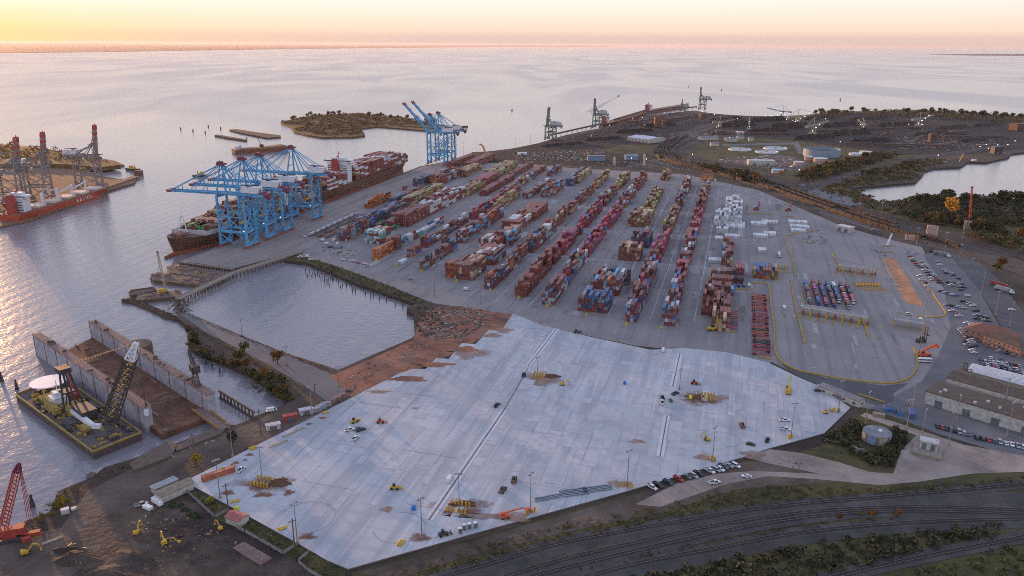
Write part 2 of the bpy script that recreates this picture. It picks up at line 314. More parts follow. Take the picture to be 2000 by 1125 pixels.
# ------------------------------------------------------------ paved areas, fields, roads
YARD = [(605, 486), (700, 520), (800, 553), (900, 578), (1000, 607), (1060, 630), (1240, 668), (1400, 685), (1505, 706), (1512, 690), (1510, 600), (1500, 520), (1540, 470), (1640, 440), (1480, 371), (1395, 352), (1330, 340), (1130, 329), (1000, 319), (900, 318), (660, 440)]
sheet('yard_paving', YARD, 3.05, M_YARD)
sheet('quay_apron', [(353, 510), (457, 524), (588, 490), (605, 486), (660, 440), (900, 318), (875, 316), (822, 326)], 3.05, M_APRON)
sheet('gate_paving', [(1505, 706), (1600, 750), (1662, 793), (1712, 800), (1800, 760), (1850, 700), (1865, 600), (1820, 520), (1800, 482), (1730, 466), (1640, 440), (1540, 470), (1500, 520), (1510, 600), (1512, 690)], 3.05, M_GATE)
sheet('coal_ground', [(875, 316), (1000, 291), (1180, 251), (1315, 221), (1395, 223), (1500, 228), (1620, 222), (1750, 221), (2000, 233), (2500, 262), (2500, 292), (2000, 290), (1900, 300), (1750, 303), (1690, 292), (1600, 287), (1520, 272), (1430, 264), (1380, 264), (1335, 284), (1292, 306), (1220, 326), (1100, 323), (1000, 319), (900, 318)], 3.04, M_COAL)
sheet('treatment_plant_grass', [(1330, 300), (1380, 272), (1440, 266), (1560, 276), (1690, 293), (1730, 303), (1660, 318), (1600, 352), (1540, 352), (1480, 330), (1400, 314)], 3.06, M_GRASS)
sheet('depot_grass', [(1165, 296), (1215, 283), (1320, 288), (1292, 304), (1230, 300)], 3.06, M_GRASS)
sheet('woods_grass', [(1600, 377), (1700, 330), (1720, 300), (1790, 303), (1860, 312), (1800, 330), (1780, 352), (1655, 365), (1690, 402), (1790, 402), (2200, 397), (2200, 530), (1990, 490), (1900, 463), (1800, 438), (1700, 410)], 3.04, M_GRASS)
sheet('bank_grass', [(562, 507), (575, 497), (640, 514), (740, 550), (820, 583), (845, 592), (813, 592), (700, 553), (640, 528), (600, 512)], 3.04, M_GRASS)
sheet('quay_road', [(605, 486), (590, 491), (575, 497), (640, 514), (740, 550), (845, 592), (1000, 614), (1060, 637), (1240, 675), (1400, 691), (1505, 712), (1505, 706), (1400, 685), (1240, 668), (1060, 630), (1000, 607), (900, 578), (800, 553), (700, 520)], 3.05, M_APRON)
sheet('red_clay', [(820, 620), (855, 600), (900, 596), (960, 604), (1000, 614), (990, 640), (960, 648), (905, 680), (855, 705), (790, 732), (690, 778), (650, 765), (612, 742), (665, 727), (735, 696), (808, 664)], 3.04, M_CLAY)
sheet('pier_road', [(350, 613), (369, 613), (470, 656), (558, 692), (640, 728), (685, 772), (640, 785), (600, 757), (520, 710), (470, 683), (400, 648)], 3.05, M_LOT)
sheet('dirt_track', [(575, 781), (610, 765), (640, 752), (690, 778), (640, 805), (500, 872), (360, 938), (330, 975), (290, 1005), (180, 1090), (100, 1160), (-300, 1300), (-300, 1130), (0, 1060), (120, 1030), (170, 960), (260, 915), (340, 885), (440, 845), (500, 822)], 3.04, M_DIRT)
sheet('demolition_ground', [(180, 1090), (240, 1015), (300, 1003), (335, 975), (400, 985), (480, 1035), (600, 1105), (700, 1180), (500, 1300), (0, 1300)], 3.06, M_DARK)
sheet('south_field', [(690, 1118), (900, 1058), (1200, 975), (1450, 902), (1560, 885), (1645, 855), (1675, 802), (1720, 800), (1850, 858), (1960, 893), (2300, 960), (2600, 1500), (500, 1500)], 3.04, M_GRASS)
sheet('south_soil', [(700, 1120), (900, 1062), (1200, 978), (1450, 903), (1560, 893), (1660, 940), (1440, 955), (1300, 1000), (1100, 1040), (900, 1090), (780, 1130)], 3.07, M_DIRT)
sheet('gravel_road', [(1452, 893), (1500, 877), (1560, 884), (1640, 903), (1700, 922), (1745, 925), (1760, 880), (1790, 850), (1680, 812), (1690, 806), (1760, 828), (1880, 868), (2100, 908), (2100, 918), (1900, 925), (1800, 940), (1720, 948), (1600, 936), (1500, 930), (1420, 945), (1290, 990), (1240, 985), (1320, 945), (1400, 925), (1470, 920), (1600, 925), (1500, 905)], 3.10, M_GRAVEL)
sheet('exit_road', [(1508, 701), (1525, 711), (1612, 738), (1725, 753), (1775, 748), (1745, 768), (1745, 785), (1712, 792), (1662, 776), (1600, 752), (1560, 735)], 3.09, M_ASPH)
sheet('car_park', [(1802, 497), (1850, 489), (1880, 505), (1925, 590), (1965, 660), (1925, 680), (1905, 722), (1872, 660), (1845, 560)], 3.09, M_LOT)
sheet('workshop_lot', [(1843, 552), (1872, 655), (1905, 722), (1925, 682), (1965, 662), (2150, 690), (2150, 925), (1960, 885), (1840, 850), (1700, 797), (1760, 767), (1800, 745), (1830, 700), (1856, 640)], 3.08, M_LOT)
sheet('terminal_road', [(2160, 850), (2010, 703), (1960, 640), (1905, 556), (1855, 500), (1800, 472), (1700, 448), (1600, 416), (1600, 410), (1700, 440), (1800, 462), (1840, 470), (1900, 500), (1950, 545), (2000, 612), (2160, 800)], 3.12, M_ASPH)
sheet('upper_car_park', [(1560, 360), (1600, 365), (1660, 385), (1690, 398), (1660, 402), (1590, 385)], 3.09, M_LOT)
SLAB = [(690, 775), (780, 729), (795, 725), (805, 720), (831, 721), (852, 699), (876, 701), (902, 670), (929, 672), (955, 644), (979, 646), (1002, 612), (1060, 636), (1150, 657), (1270, 683), (1340, 680), (1420, 688), (1500, 708), (1560, 737), (1610, 758), (1661, 796), (1610, 846), (1500, 876), (1450, 893), (1210, 963), (960, 1032), (680, 1111), (640, 1095), (580, 1060), (360, 940), (450, 895)]
ZS = 3.6
b = MB(); b.prism([tuple(at(x, y, ZS))[:2] for x, y in SLAB], G0, ZS); b.m = [0 if len(f) == 3 else 1 for f in b.f]
M_EDGE = flat('slab_edge', (.16, .145, .13), .9)
tag(b.build('concrete_slab', [M_SLAB, M_EDGE]), kind='structure')
def spline(pts, step):
    P = [Vector(p) for p in pts]; P = [P[0] * 2 - P[1]] + P + [P[-1] * 2 - P[-2]]; out = []
    for i in range(1, len(P) - 2):
        n = max(1, int((P[i + 1] - P[i]).length / step))
        for k in range(n):
            t = k / n; a, b_, c, d = P[i - 1:i + 3]
            out.append(0.5 * ((2 * b_) + (c - a) * t + (2 * a - 5 * b_ + 4 * c - d) * t * t + (3 * b_ - a - 3 * c + d) * t ** 3))
    return out + [P[-2]]
def offs(P, d):
    out = []
    for i, p in enumerate(P):
        t = (P[min(i + 1, len(P) - 1)] - P[max(i - 1, 0)]); n = Vector((t.y, -t.x, 0)).normalized(); out.append(p + n * d)
    return out
def ribbon(b, P, wd, z0, z1):
    l = offs(P, -wd / 2); r = offs(P, wd / 2); n = len(P); V = []
    for z in (z0, z1):
        V += [(p.x, p.y, z) for p in l] + [(p.x, p.y, z) for p in r]
    F = []
    for i in range(n - 1):
        F += [(2 * n + i, 3 * n + i, 3 * n + i + 1, 2 * n + i + 1)[::1], (i, 2 * n + i, 2 * n + i + 1, i + 1), (n + i, n + i + 1, 3 * n + i + 1, 3 * n + i)]
    F += [(0, n, 3 * n, 2 * n), (n - 1, 3 * n - 1, 4 * n - 1, 2 * n - 1)]
    return b.add(V, F)
M_RAIL = flat('rail_steel', (.13, .11, .10), .5, .3); M_TIE = flat('sleeper_wood', (.035, .028, .024), .9)
def track(pts, label, group=None, world=False, z=3.45, ties=True, step=12):
    P = spline([Vector((p[0], p[1], 0)) for p in (pts if world else [at(x, y) for x, y in pts])], step)
    t = thing('railway_track', label, 'railway track', (0, 0, 0), 0, group)
    for d in (-.75, .75): ribbon(MB(), offs(P, d), .16, z, z + .17).build('rail', M_RAIL, t)
    if ties:
        b = MB(); acc = 0
        for i in range(len(P) - 1):
            s = (P[i + 1] - P[i]).length; a = ang(P[i], P[i + 1]); k = acc
            while k < s: q = P[i].lerp(P[i + 1], k / s); b.box(q.x, q.y, z - .2, .35, 2.7, .2, a, bottom=False); k += 1.3
            acc = k - s
        b.build('sleepers', M_TIE, t)
    return P
SR = {'nearest the pickup trucks': [(700, 1195), (880, 1122), (955, 1102), (1080, 1065), (1200, 1041), (1360, 1013), (1520, 989), (1760, 968), (2000, 945), (2300, 905)],
      'middle': [(820, 1190), (995, 1124), (1130, 1085), (1280, 1052), (1360, 1033), (1520, 1007), (1680, 993), (1840, 990), (2000, 997), (2300, 1005)],
      'pale sleepers': [(900, 1180), (1047, 1124), (1155, 1097), (1280, 1067), (1360, 1049), (1520, 1018), (1680, 1001), (1840, 999), (2000, 1005), (2300, 1018)],
      'shrubs': [(960, 1190), (1200, 1111), (1400, 1071), (1560, 1041), (1760, 1022), (1900, 1016), (2000, 1014), (2300, 1030)],
      'corner': [(1400, 1190), (1632, 1127), (1800, 1089), (2000, 1049), (2300, 985)]}
names = {'nearest the pickup trucks': 'curved railway track closest to the parked pickup trucks', 'middle': 'curved railway track second below the pickup trucks, with dark ballast beside it',
         'pale sleepers': 'curved railway track between the dark ballast and the row of autumn shrubs', 'shrubs': 'railway track curving just below the row of orange autumn shrubs', 'corner': 'single railway track crossing the grassy corner at bottom right'}
for zi, (k, pts) in enumerate(SR.items()):
    P = spline([Vector((*at(x, y)[:2], 0)) for x, y in pts], 12); b = MB(); ribbon(b, P, 7.5 if k != 'pale sleepers' else 9, 3.0, 3.19 + .012 * zi)
    tag(b.build('track_ballast', M_BALLAST), kind='structure'); track(pts, names[k], 'railway tracks below the new slab')
b = MB(); ribbon(b, spline([Vector((*at(x, y)[:2], 0)) for x, y in [(760, 1180), (1000, 1112), (1200, 1060), (1400, 1022), (1600, 995), (1840, 980), (2200, 975)]], 12), 13, 3.0, 3.13); tag(b.build('service_track', M_BALLAST), kind='structure')
b = MB(); ribbon(b, spline([Vector((*at(x, y)[:2], 0)) for x, y in [(1000, 1192), (1250, 1118), (1500, 1062), (1700, 1035), (1900, 1022), (2200, 1020)]], 12), 9, 3.0, 3.16); tag(b.build('service_path', M_BALLAST), kind='structure')
# rail yard beside the terminal
CORR = [(1415, 238), (1370, 252), (1325, 272), (1296, 290), (1302, 306), (1340, 320), (1400, 334), (1500, 363), (1600, 398), (1700, 432), (1800, 463), (1900, 494), (2060, 545), (2300, 640)]
CP = spline([Vector((*at(x, y)[:2], 0)) for x, y in CORR], 15)
b = MB(); ribbon(b, CP, 44, 3.0, 3.14); tag(b.build('rail_yard_ballast', M_BALLAST), kind='structure')
CT = {}
for k in range(7):
    d = -18 + k * 6
    nm = ['first', 'second', 'third', 'fourth', 'fifth', 'sixth', 'seventh'][k]
    CT[k] = track([tuple(p)[:2] for p in offs(CP, d)][::2], f'{nm} track of the rail yard counted from the terminal fence', 'tracks of the rail yard', True, 3.35, False, 20)
b = MB(); ribbon(b, spline([Vector((*at(x, y)[:2], 0)) for x, y in [(1560, 372), (1640, 350), (1720, 330), (1790, 312), (1860, 300), (1960, 285), (2100, 275)]], 20), 26, 3.0, 3.10); tag(b.build('branch_ballast', M_BALLAST), kind='structure')
for i, d in enumerate((-8, -2, 4, 10)):
    P = offs(spline([Vector((*at(x, y)[:2], 0)) for x, y in [(1560, 372), (1640, 350), (1720, 330), (1790, 312), (1860, 300), (1960, 285), (2100, 275)]], 20), d)
    track([tuple(p)[:2] for p in P], 'branch railway track running behind the marsh lagoon toward the coal yard', 'branch tracks behind the lagoon', True, 3.3, False, 25)

# ------------------------------------------------------------ containers
PAL = {'red': (.19, .035, .03), 'maroon': (.15, .035, .035), 'brown': (.17, .065, .045), 'orange': (.42, .115, .03), 'navy': (.035, .05, .095), 'blue': (.03, .10, .27), 'grey': (.19, .20, .22), 'pale blue': (.24, .31, .37),
       'white': (.50, .52, .52), 'olive': (.26, .21, .06), 'pink': (.36, .05, .15), 'green': (.04, .27, .09), 'teal': (.12, .32, .29), 'tan': (.42, .33, .2), 'sky blue': (.06, .32, .55), 'crimson': (.32, .03, .06)}
MIXS = {'mix': 'red red maroon maroon brown maroon brown navy grey blue orange maroon pale_blue olive maroon red white', 'dark': 'maroon navy navy grey brown maroon red', 'red': 'red maroon red brown red maroon', 'olive': 'olive olive brown tan maroon', 'wgr': 'white white teal red blue white tan',
        'orange': 'orange orange orange red', 'green': 'green green maroon', 'navy': 'navy navy grey blue maroon', 'redwhite': 'red white red maroon white red brown', 'white': 'white white white', 'pink': 'pink crimson crimson maroon blue maroon red red brown', 'bright': 'red orange white pale_blue red maroon sky_blue red grey maroon red brown maroon',
        'mixb': 'blue pale_blue maroon red maroon navy crimson grey white red brown maroon', 'crim': 'crimson pink maroon red crimson', 'yel': 'olive olive brown orange blue olive red', 'brown': 'brown red brown maroon tan'}
MIXS = {k: [c.replace('_', ' ') for c in v.split()] for k, v in MIXS.items()}
CL, CW, CH = 12.19, 2.44, 2.75
def corrugated(m, horizontal=False):
    n, l = m.node_tree.nodes, m.node_tree.links; b = n['Principled BSDF']
    tc = n.new('ShaderNodeNewGeometry'); mp = n.new('ShaderNodeMapping'); mp.inputs['Rotation'].default_value = (0, 0, -TH); l.new(tc.outputs['Position'], mp.inputs['Vector'])
    wv = n.new('ShaderNodeTexWave'); wv.inputs['Scale'].default_value = .9; wv.bands_direction = 'DIAGONAL'; l.new(mp.outputs[0], wv.inputs['Vector'])
    bp = n.new('ShaderNodeBump'); bp.inputs['Strength'].default_value = .6; bp.inputs['Distance'].default_value = .06; l.new(wv.outputs['Fac'], bp.inputs['Height']); l.new(bp.outputs[0], b.inputs['Normal'])
M_CONT = tinted('container_paint', dirt=.45); M_CONTS = tinted('container_paint_mass', True, dirt=.35); corrugated(M_CONT); corrugated(M_CONTS)
M_BAR = flat('door_hardware', (.30, .29, .28), .5, .4, 0)
def cont_mesh(b, x=0, y=0, z=0, rz=0, L=CL):
    """corner posts and rails proud of the wall panels, lock bars on both ends"""
    c, s = math.cos(rz), math.sin(rz)
    def T(u, v): return x + u * c - v * s, y + u * s + v * c
    X, Y = T(0, 0); b.box(X, Y, z + .12, L - .12, CW - .1, CH - .17, rz)
    for a in (-1, 1):
        for d in (-1, 1): X, Y = T(a * (L / 2 - .09), d * (CW / 2 - .09)); b.box(X, Y, z, .18, .18, CH, rz)
        for zz in (0, CH - .14):
            X, Y = T(0, a * (CW / 2 - .05)); b.box(X, Y, z + zz, L - .36, .1, .14, rz); X, Y = T(a * (L / 2 - .05), 0); b.box(X, Y, z + zz, .1, CW - .36, .14, rz)
b = MB(); cont_mesh(b); b.mat(1); bm2 = MB(); cont_mesh(bm2); bm2.mat(1); bm2.add([(-2.6, -CW / 2 - .003, 1.0), (2.6, -CW / 2 - .003, 1.0), (2.6, -CW / 2 - .003, 2.0), (-2.6, -CW / 2 - .003, 2.0)], [(0, 1, 2, 3)]).add([(-CL / 2 - .01, -1.0, 1.9), (-CL / 2 - .01, -.1, 1.9), (-CL / 2 - .01, -.1, 2.3), (-CL / 2 - .01, -1.0, 2.3)], [(3, 2, 1, 0)])
for a in (-.75, -.3, .3, .75): b.box(-CL / 2 - .0, a, .3, .08, .07, CH - .6)
T_CONT = ('shipping_container', 'container', [('shipping_container', b.mesh('shipping_container', [M_CONT, M_BAR]), [])])
T_CONTM = ('shipping_container', 'container', [('shipping_container', bm2.mesh('marked_container', [M_CONT, flat('faded_marking', (.45, .45, .43), .7)]), [])])
MASS = MB()
ALLC = []   # (dist, seg phrase, slot, col, tier, colour name, world position)
def seg(x, y, nc, ns, h, pal, phrase='', gap=.35, rngseed=0, fill=1.0):
    """block of stacks: near corner nearest the quay at photo coordinate (x, y), nc columns wide, ns 40-foot bays deep"""
    a0, b0 = ab(x, y) if not isinstance(x, tuple) else x; h0, h1 = h if isinstance(h, tuple) else (h, h); h1 += 1 if nc > 2 and isinstance(h, tuple) and h1 < 5 else 0; rr = random.Random(int(a0 * 7 + b0 * 13) + rngseed)
    P = MIXS[pal]; occ = {}
    for i in range(ns):
        c0 = rr.choice(P)
        for j in range(nc):
            if rr.random() > fill: continue
            hh = rr.randint(h0, h1) if h0 != h1 else (h0 if rr.random() < .9 else max(1, h0 - 1))
            for k in range(hh):
                col = rr.choice(P) if rr.random() < .72 else c0; occ[(i, j, k)] = col
    for (i, j, k), col in occ.items():
        exposed = (i, j, k + 1) not in occ or (i - 1, j, k) not in occ or (i, j + 1, k) not in occ or (i, j - 1, k) not in occ
        p = AB(a0 + i * (CL + gap + .25) + CL / 2, b0 + j * (CW + .16) + CW / 2, 3.05 + k * CH)
        vis = ((i, j, k + 1) not in occ) * 2 + ((i - 1, j, k) not in occ) + ((i, j - 1, k) not in occ or (i, j + 1, k) not in occ)
        ALLC.append((p.length / (.6 + .4 * vis), phrase, i, j, k, col, p, exposed))
ROWB = {-190: (596, 'row at first yellow marker'), -160: (584, 'row at second yellow marker'), -134: (571, 'row at third yellow marker'), -66: (549, 'row at fifth yellow marker'), -38: (549, 'row at sixth yellow marker')}
S = [(658, 470, 4, 4, (4, 5), 'dark', 'dark block beside the flatbeds'), (694, 450, 5, 9, (4, 5), 'navy'), (759, 408, 3, 3, 5, 'navy'), (763, 402, 4, 7, 4, 'red'), (784, 407, 5, 9, 5, 'olive'), (806, 418, 9, 10, (4, 5), 'redwhite'),
     (765, 441, 8, 5, 5, 'red'), (730, 447, 3, 2, 2, 'green', 'low green block'), (752, 450, 3, 2, 4, 'green', 'tall green block'), (713, 475, 7, 2, 5, 'wgr', 'white block behind orange stack'), (728, 508, 2, 3, (3, 4), 'orange', 'orange stack by the quay road'),
     (756, 488, 4, 1, (3, 5), 'red', 'short red stack'), (780, 480, 2, 9, (2, 3), 'wgr', 'row of white tanks and boxes'), (795, 502, 2, 2, 3, 'mix', 'pair behind the lone white box'), (821, 483, 3, 10, (2, 3), 'mixb', 'mixed row behind the navy stack'), (776, 516, 2, 1, 1, 'white', 'lone pair by the quay road'),
     (820, 528, 2, 6, (2, 4), 'dark', 'narrow stack by the quay road'), (862, 490, 5, 1, (2, 4), 'navy', 'stack behind the navy stack'), (870, 542, 3, 1, 5, 'orange', 'orange end of brown block'), (886, 545, 7, 3, 5, 'brown', 'big brown block by quay road'), (925, 515, 8, 3, 4, 'bright', 'orange and navy block'),
     (890, 474, 4, 11, (3, 4), 'bright'), (935, 486, 8, 3, 4, 'redwhite'), (970, 478, 6, 3, 5, 'bright'), (980, 450, 8, 4, 4, 'redwhite'), (1012, 430, 8, 5, 4, 'red'), (1056, 385, 6, 6, (3, 4), 'bright'), (1020, 388, 4, 10, 3, 'mix'),
     (1104, 363, 4, 10, 4, 'navy'), (1118, 358, 4, 8, 4, 'olive'), (916, 428, 3, 16, (2, 3), 'pink'), (956, 415, 3, 9, (2, 4), 'olive'), (976, 384, 3, 13, (2, 3), 'mix'), (936, 382, 4, 11, 3, 'red'), (895, 384, 5, 6, 4, 'olive'), (917, 367, 7, 7, 4, 'pink'),
     (945, 346, 9, 9, 4, 'olive'), (992, 348, 3, 10, 3, 'red'), (1024, 350, 4, 8, 3, 'red'), (1068, 344, 4, 5, (1, 3), 'mix'), (807, 363, 5, 4, 4, 'navy'), (838, 360, 8, 7, (3, 4), 'mix'), (872, 330, 4, 9, 4, 'red'), (893, 345, 6, 6, 4, 'olive'), (905, 330, 6, 10, 4, 'red'),
     (712, 407, 3, 5, (2, 4), 'orange'), (786, 372, 1, 1, 2, 'crim'), (1128, 607, 9, 2, (4, 5), 'navy', 'navy block at fourth yellow marker'), (1153, 574, 9, 3, (4, 5), 'bright', 'rainbow block behind the navy block'), (1164, 552, 11, 1, (2, 4), 'navy', 'navy strip behind the rainbow block'), (1207, 508, 8, 2, 5, 'brown', 'brown block behind the rainbow block'),
     (1232, 482, 7, 3, (3, 4), 'navy'), (1226, 442, 9, 5, (3, 4), 'olive'), (1256, 412, 5, 11, (2, 3), 'olive'), (1290, 352, 5, 3, (2, 4), 'olive'),
     (1388, 645, 5, 5, (2, 3), 'brown', 'brown block beside the chassis rows'), (1369, 615, 8, 4, (2, 4), 'red', 'red block beside the chassis rows'), (1376, 573, 9, 1, 3, 'bright', 'bright strip near the chassis rows'), (1382, 559, 8, 1, 3, 'red'), (1388, 545, 7, 1, 3, 'dark'),
     (1416, 552, 6, 3, (2, 3), 'dark'), (1408, 518, 4, 7, (2, 3), 'mix'), (1396, 470, 3, 1, 1, 'white'), (1394, 440, 6, 5, (2, 3), 'white'), (1412, 436, 8, 9, (3, 4), 'white'), (1398, 455, 5, 1, 2, 'white'), (1415, 465, 6, 1, 1, 'white'), (1417, 445, 8, 2, 1, 'white'),
     (1470, 543, 8, 2, 3, 'yel', 'yellow block beside the trucks'), (1466, 440, 7, 1, 1, 'white'), (1471, 464, 6, 1, 1, 'white'), (1487, 437, 7, 1, 1, 'white'), (1491, 460, 5, 1, 1, 'white'), (1540, 437, 8, 1, 1, 'white'), (1543, 446, 8, 1, 1, 'white'), (1545, 454, 6, 1, 1, 'white'), (1383, 513, 8, 1, 1, 'white'), (1481, 493, 3, 1, 1, 'white'),
     (1395, 355, 1, 1, 1, 'white'), (1320, 400, 4, 3, 2, 'white'), (1330, 376, 4, 4, 2, 'red')]
for s_ in S: seg(*s_)
for b_, (a0, ph) in ROWB.items():
    for i, (x0, x1) in enumerate([(a0, 712), (722, 835), (846, 960), (972, 1086), (1098, 1205 if b_ < -70 else 1175)]):
        n = int((x1 - x0) / 12.8); pal = {-190: ['mix', 'mixb', 'brown', 'mix', 'olive'], -160: ['red', 'pink', 'pink', 'mix', 'olive'], -134: ['mixb', 'pink', 'crim', 'mix', 'red'], -66: ['mixb', 'pink', 'olive', 'dark', 'redwhite'], -38: ['mixb', 'mixb', 'crim', 'red', 'mix']}[b_][i]
        for j in range(0, n, 3):
            seg((x0 + j * 12.8, b_ - 5.2), 0, 4 if b_ > -190 or i == 1 else 3, min(3, n - j), (2, 4) if (i + j) % 2 else (3, 5), pal, ph if i == 0 else '', .3, j, .95)
            if i == 0:
                for q in range(len(ALLC) - 1, -1, -1):
                    c = ALLC[q]
                    if c[1] != ph or c[2] >= 100: break
                    ALLC[q] = c[:2] + (c[2] + j + 100,) + c[3:]
ORD = 'first second third fourth fifth sixth seventh eighth ninth tenth eleventh twelfth'.split()
ALLC.sort(key=lambda c: c[0]); picked = 0
for d, ph, i, j, k, col, p, ex in ALLC:
    if ph and ex and picked < 285:
        picked += 1; i %= 100; c = PAL[col]; f = .85 + .3 * R_.random()
        inst(T_CONTM if R_.random() < .4 else T_CONT, f'{col} container, {ORD[k]} tier, {ORD[j]} column, {ORD[min(i, 11)]} bay, {ph}', p, TH, 'containers stacked in the yard', None, (c[0] * f, c[1] * f, c[2] * f))
    elif ex:
        c = PAL[col]; f = .8 + .4 * R_.random(); MASS.col = (c[0] * f, c[1] * f, c[2] * f); MASS.box(p.x, p.y, p.z + .03, CL, CW, CH - .06, TH)
        if R_.random() < .3:
            MASS.col = (.42, .42, .40); u0 = R_.uniform(-3, 0); w_ = R_.uniform(2, 4.5); q0 = p + EB * (CW / 2 + .02); MASS.add([q0 + EA * u0 + Vector((0, 0, .9)), q0 + EA * (u0 + w_) + Vector((0, 0, .9)), q0 + EA * (u0 + w_) + Vector((0, 0, 1.9)), q0 + EA * u0 + Vector((0, 0, 1.9))], [(0, 1, 2, 3)])
            q0 = p - EA * (CL / 2 + .02); MASS.add([q0 + EB * .2 + Vector((0, 0, 1.7)), q0 + EB * .95 + Vector((0, 0, 1.7)), q0 + EB * .95 + Vector((0, 0, 2.2)), q0 + EB * .2 + Vector((0, 0, 2.2))], [(0, 1, 2, 3)])
# ------------------------------------------------------------ ship-to-shore cranes
M_BLUE = flat('crane_blue', (.075, .31, .53), .55, var=.35, sc=.25); M_CRED = flat('crane_red', (.32, .045, .035), .6); M_MAR = flat('crane_maroon', (.16, .03, .06), .6); M_WHITE = flat('white_paint', (.62, .63, .64), .6, var=.12)
M_DARKS = flat('dark_steel', (.045, .042, .045), .6); M_GREY = flat('grey_steel', (.26, .26, .28), .6); M_GREEN = flat('crane_green', (.17, .27, .24), .6); M_YEL = flat('yellow_paint', (.50, .32, .03), .6); M_YELW = flat('worn_yellow', (.28, .20, .045), .8, var=.5, sc=1.2); M_LGREY = flat('pale_steel', (.42, .41, .42), .6)
M_LAMP = flat('lit_lamp', (1.0, .93, .75), .4, var=0, emit=4)
def sts_kind(name, cat, mt, head, hh, bdeg, g=30, H=50, ap=82, bl=60, back=52, red=M_CRED, stripes=False, lamps=True, house=M_WHITE, lattice=False):
    P = []
    for x in (0, -g):
        for y in (-9, 9): P.append(('leg', MB().beam((x, y, 3), (x, y * .93, H), 2.0, 2.2, 1.7).mesh('leg', mt), []))
        b = MB(); b.box(x, 0, 2.2, 2.4, 20, 2.6).beam((x, -8.5, 9.5), (x, -3, 4.2), 1.2).beam((x, 8.5, 9.5), (x, 3, 4.2), 1.2)
        bg = MB()
        for y in (-9, 9):
            for k in (-3.6, -1.2, 1.2, 3.6): bg.box(x, y + k, 0, 1.5, 2.1, 1.7)
        P.append(('sill_beam', b.mesh('sill_beam', mt), [('wheel_bogies', bg.mesh('wheel_bogies', red))]))
    b = MB()
    for y in (-9, 9): b.box(-g / 2, y * .97, 15, g, 1.5, 2.2)
    P.append(('portal_beam', b.mesh('portal_beam', mt), []))
    b = MB()
    for y in (-8.9, 8.9):
        b.beam((0, y, 16), (-g, y * .96, H - 4), 1.0).beam((-g, y, 15), (0, y * .96, H - 12), .7).beam((0, y, 14), (-g / 2, y, 4), .8).beam((-g, y, 14), (-g / 2, y, 4), .8).beam((0, y, 31), (-g, y, 31), .7)
    for x in (0, -g): b.beam((x, -9, 16), (x, 9, 16), 1.4).beam((x, -9, 17), (x, 0, 32), .7).beam((x, 9, 17), (x, 0, 32), .7).beam((x, 0, 32), (x, -8.4, H - 2), .7).beam((x, 0, 32), (x, 8.4, H - 2), .7)
    P.append(('bracing', b.mesh('bracing', mt), []))
    b = MB()
    for x in (0, -g): b.box(x, 0, H, 2.2, 19, 2)
    for y in (-3.4, 3.4): b.box(-back / 2, y, H + 2, back, 1.5, 2.6)
    for k in range(9): b.box(-k * back / 8, 0, H + 2.3, .7, 5.3, 1)
    b.box(-g / 2, 5.6, H + 3.4, g + 14, 1.2, .25).box(-g / 2, 6.2, H + 3.7, g + 14, .1, 1)
    P.append(('main_girder', b.mesh('main_girder', mt), []))
    # boom hinged at the water side
    c, s = math.cos(rad(bdeg)), math.sin(rad(bdeg)); hz = H + 3.3
    def B(t, y, dz=0): return Vector((t * c - dz * s, y, hz + t * s + dz * c))
    b = MB()
    if lattice:
        for y in (-3.4, 3.4): b.truss(B(0, y), B(bl * .98, y), 2.2, 1.9, 12, .5, .28)
    else:
        for y in (-3.4, 3.4): b.beam(B(0, y), B(bl, y), 1.5, 2.4, 1.1)
    for k in range(1, 13): b.beam(B(k * bl / 12, -3.4), B(k * bl / 12, 3.4), .7)
    for k in range(12): b.beam(B(k * bl / 12, 4.6, .4), B(k * bl / 12, 4.6, 2.2), .25)
    b.beam(B(0, 4.6, 1.0), B(bl, 4.6, 1.0), .5)
    for q in (.3, .52, .78): b.beam(B(q * bl, -3.2, 1), B(q * bl, -3.2, 4.5), .6).beam(B(q * bl, 3.2, 1), B(q * bl, 3.2, 4.5), .6)
    sb = []
    if stripes:
        for k in range(3):
            st = MB()
            for y in (-3.4, 3.4): st.beam(B(bl * (.52 + k * .17), y), B(bl * (.60 + k * .17), y), 2.5, 2.5)
            sb.append(('red_band', st.mesh('red_band', red)))
    tp = MB(); tp.beam(B(bl, -4), B(bl, 4), 2.2, 2.4).beam(B(bl - 4, -3.4), B(bl, -3.4), 1.9, 2.7).beam(B(bl - 4, 3.4), B(bl, 3.4), 1.9, 2.7).beam(B(bl - .5, 0), B(bl + 3, 0), .8)
    sb.append(('boom_tip', tp.mesh('boom_tip', red)))
    P.append(('boom', b.mesh('boom', mt), sb))
    b = MB()
    for y in (-1, 1): b.beam((0, y * 8, H + 2), (-3, y * 1.8, ap), 1.3, 1.3, .9).beam((-15, y * 5, H + 4), (-4, y * 1.8, ap), 1.0)
    b.beam((-1, -6, H + 12), (-1, 6, H + 12), .7).beam((-2, -4.2, H + 21), (-2, 4.2, H + 21), .6)
    P.append(('mast_frame', b.mesh('mast_frame', mt), [('mast_head', MB().box(-3.5, 0, ap - .5, 8, 6.5, 1.6).box(-2, 0, ap + 1.1, 4, 5, 1.8).box(-5.6, 0, ap + .8, 1.4, 3, .9).beam((-3.5, 2, ap + 2), (-3.5, 2, ap + 5), .25).mesh('mast_head', head))]))
    b = MB()
    for y in (-2.6, 2.6):
        b.beam((-3, y * .6, ap), (-g, y * 1.5, H + 4), .8).beam((-3, y * .6, ap), (-back + 3, y * 1.3, H + 4.5), .6)
    P.append(('backstay', b.mesh('backstay', mt), []))
    b = MB()
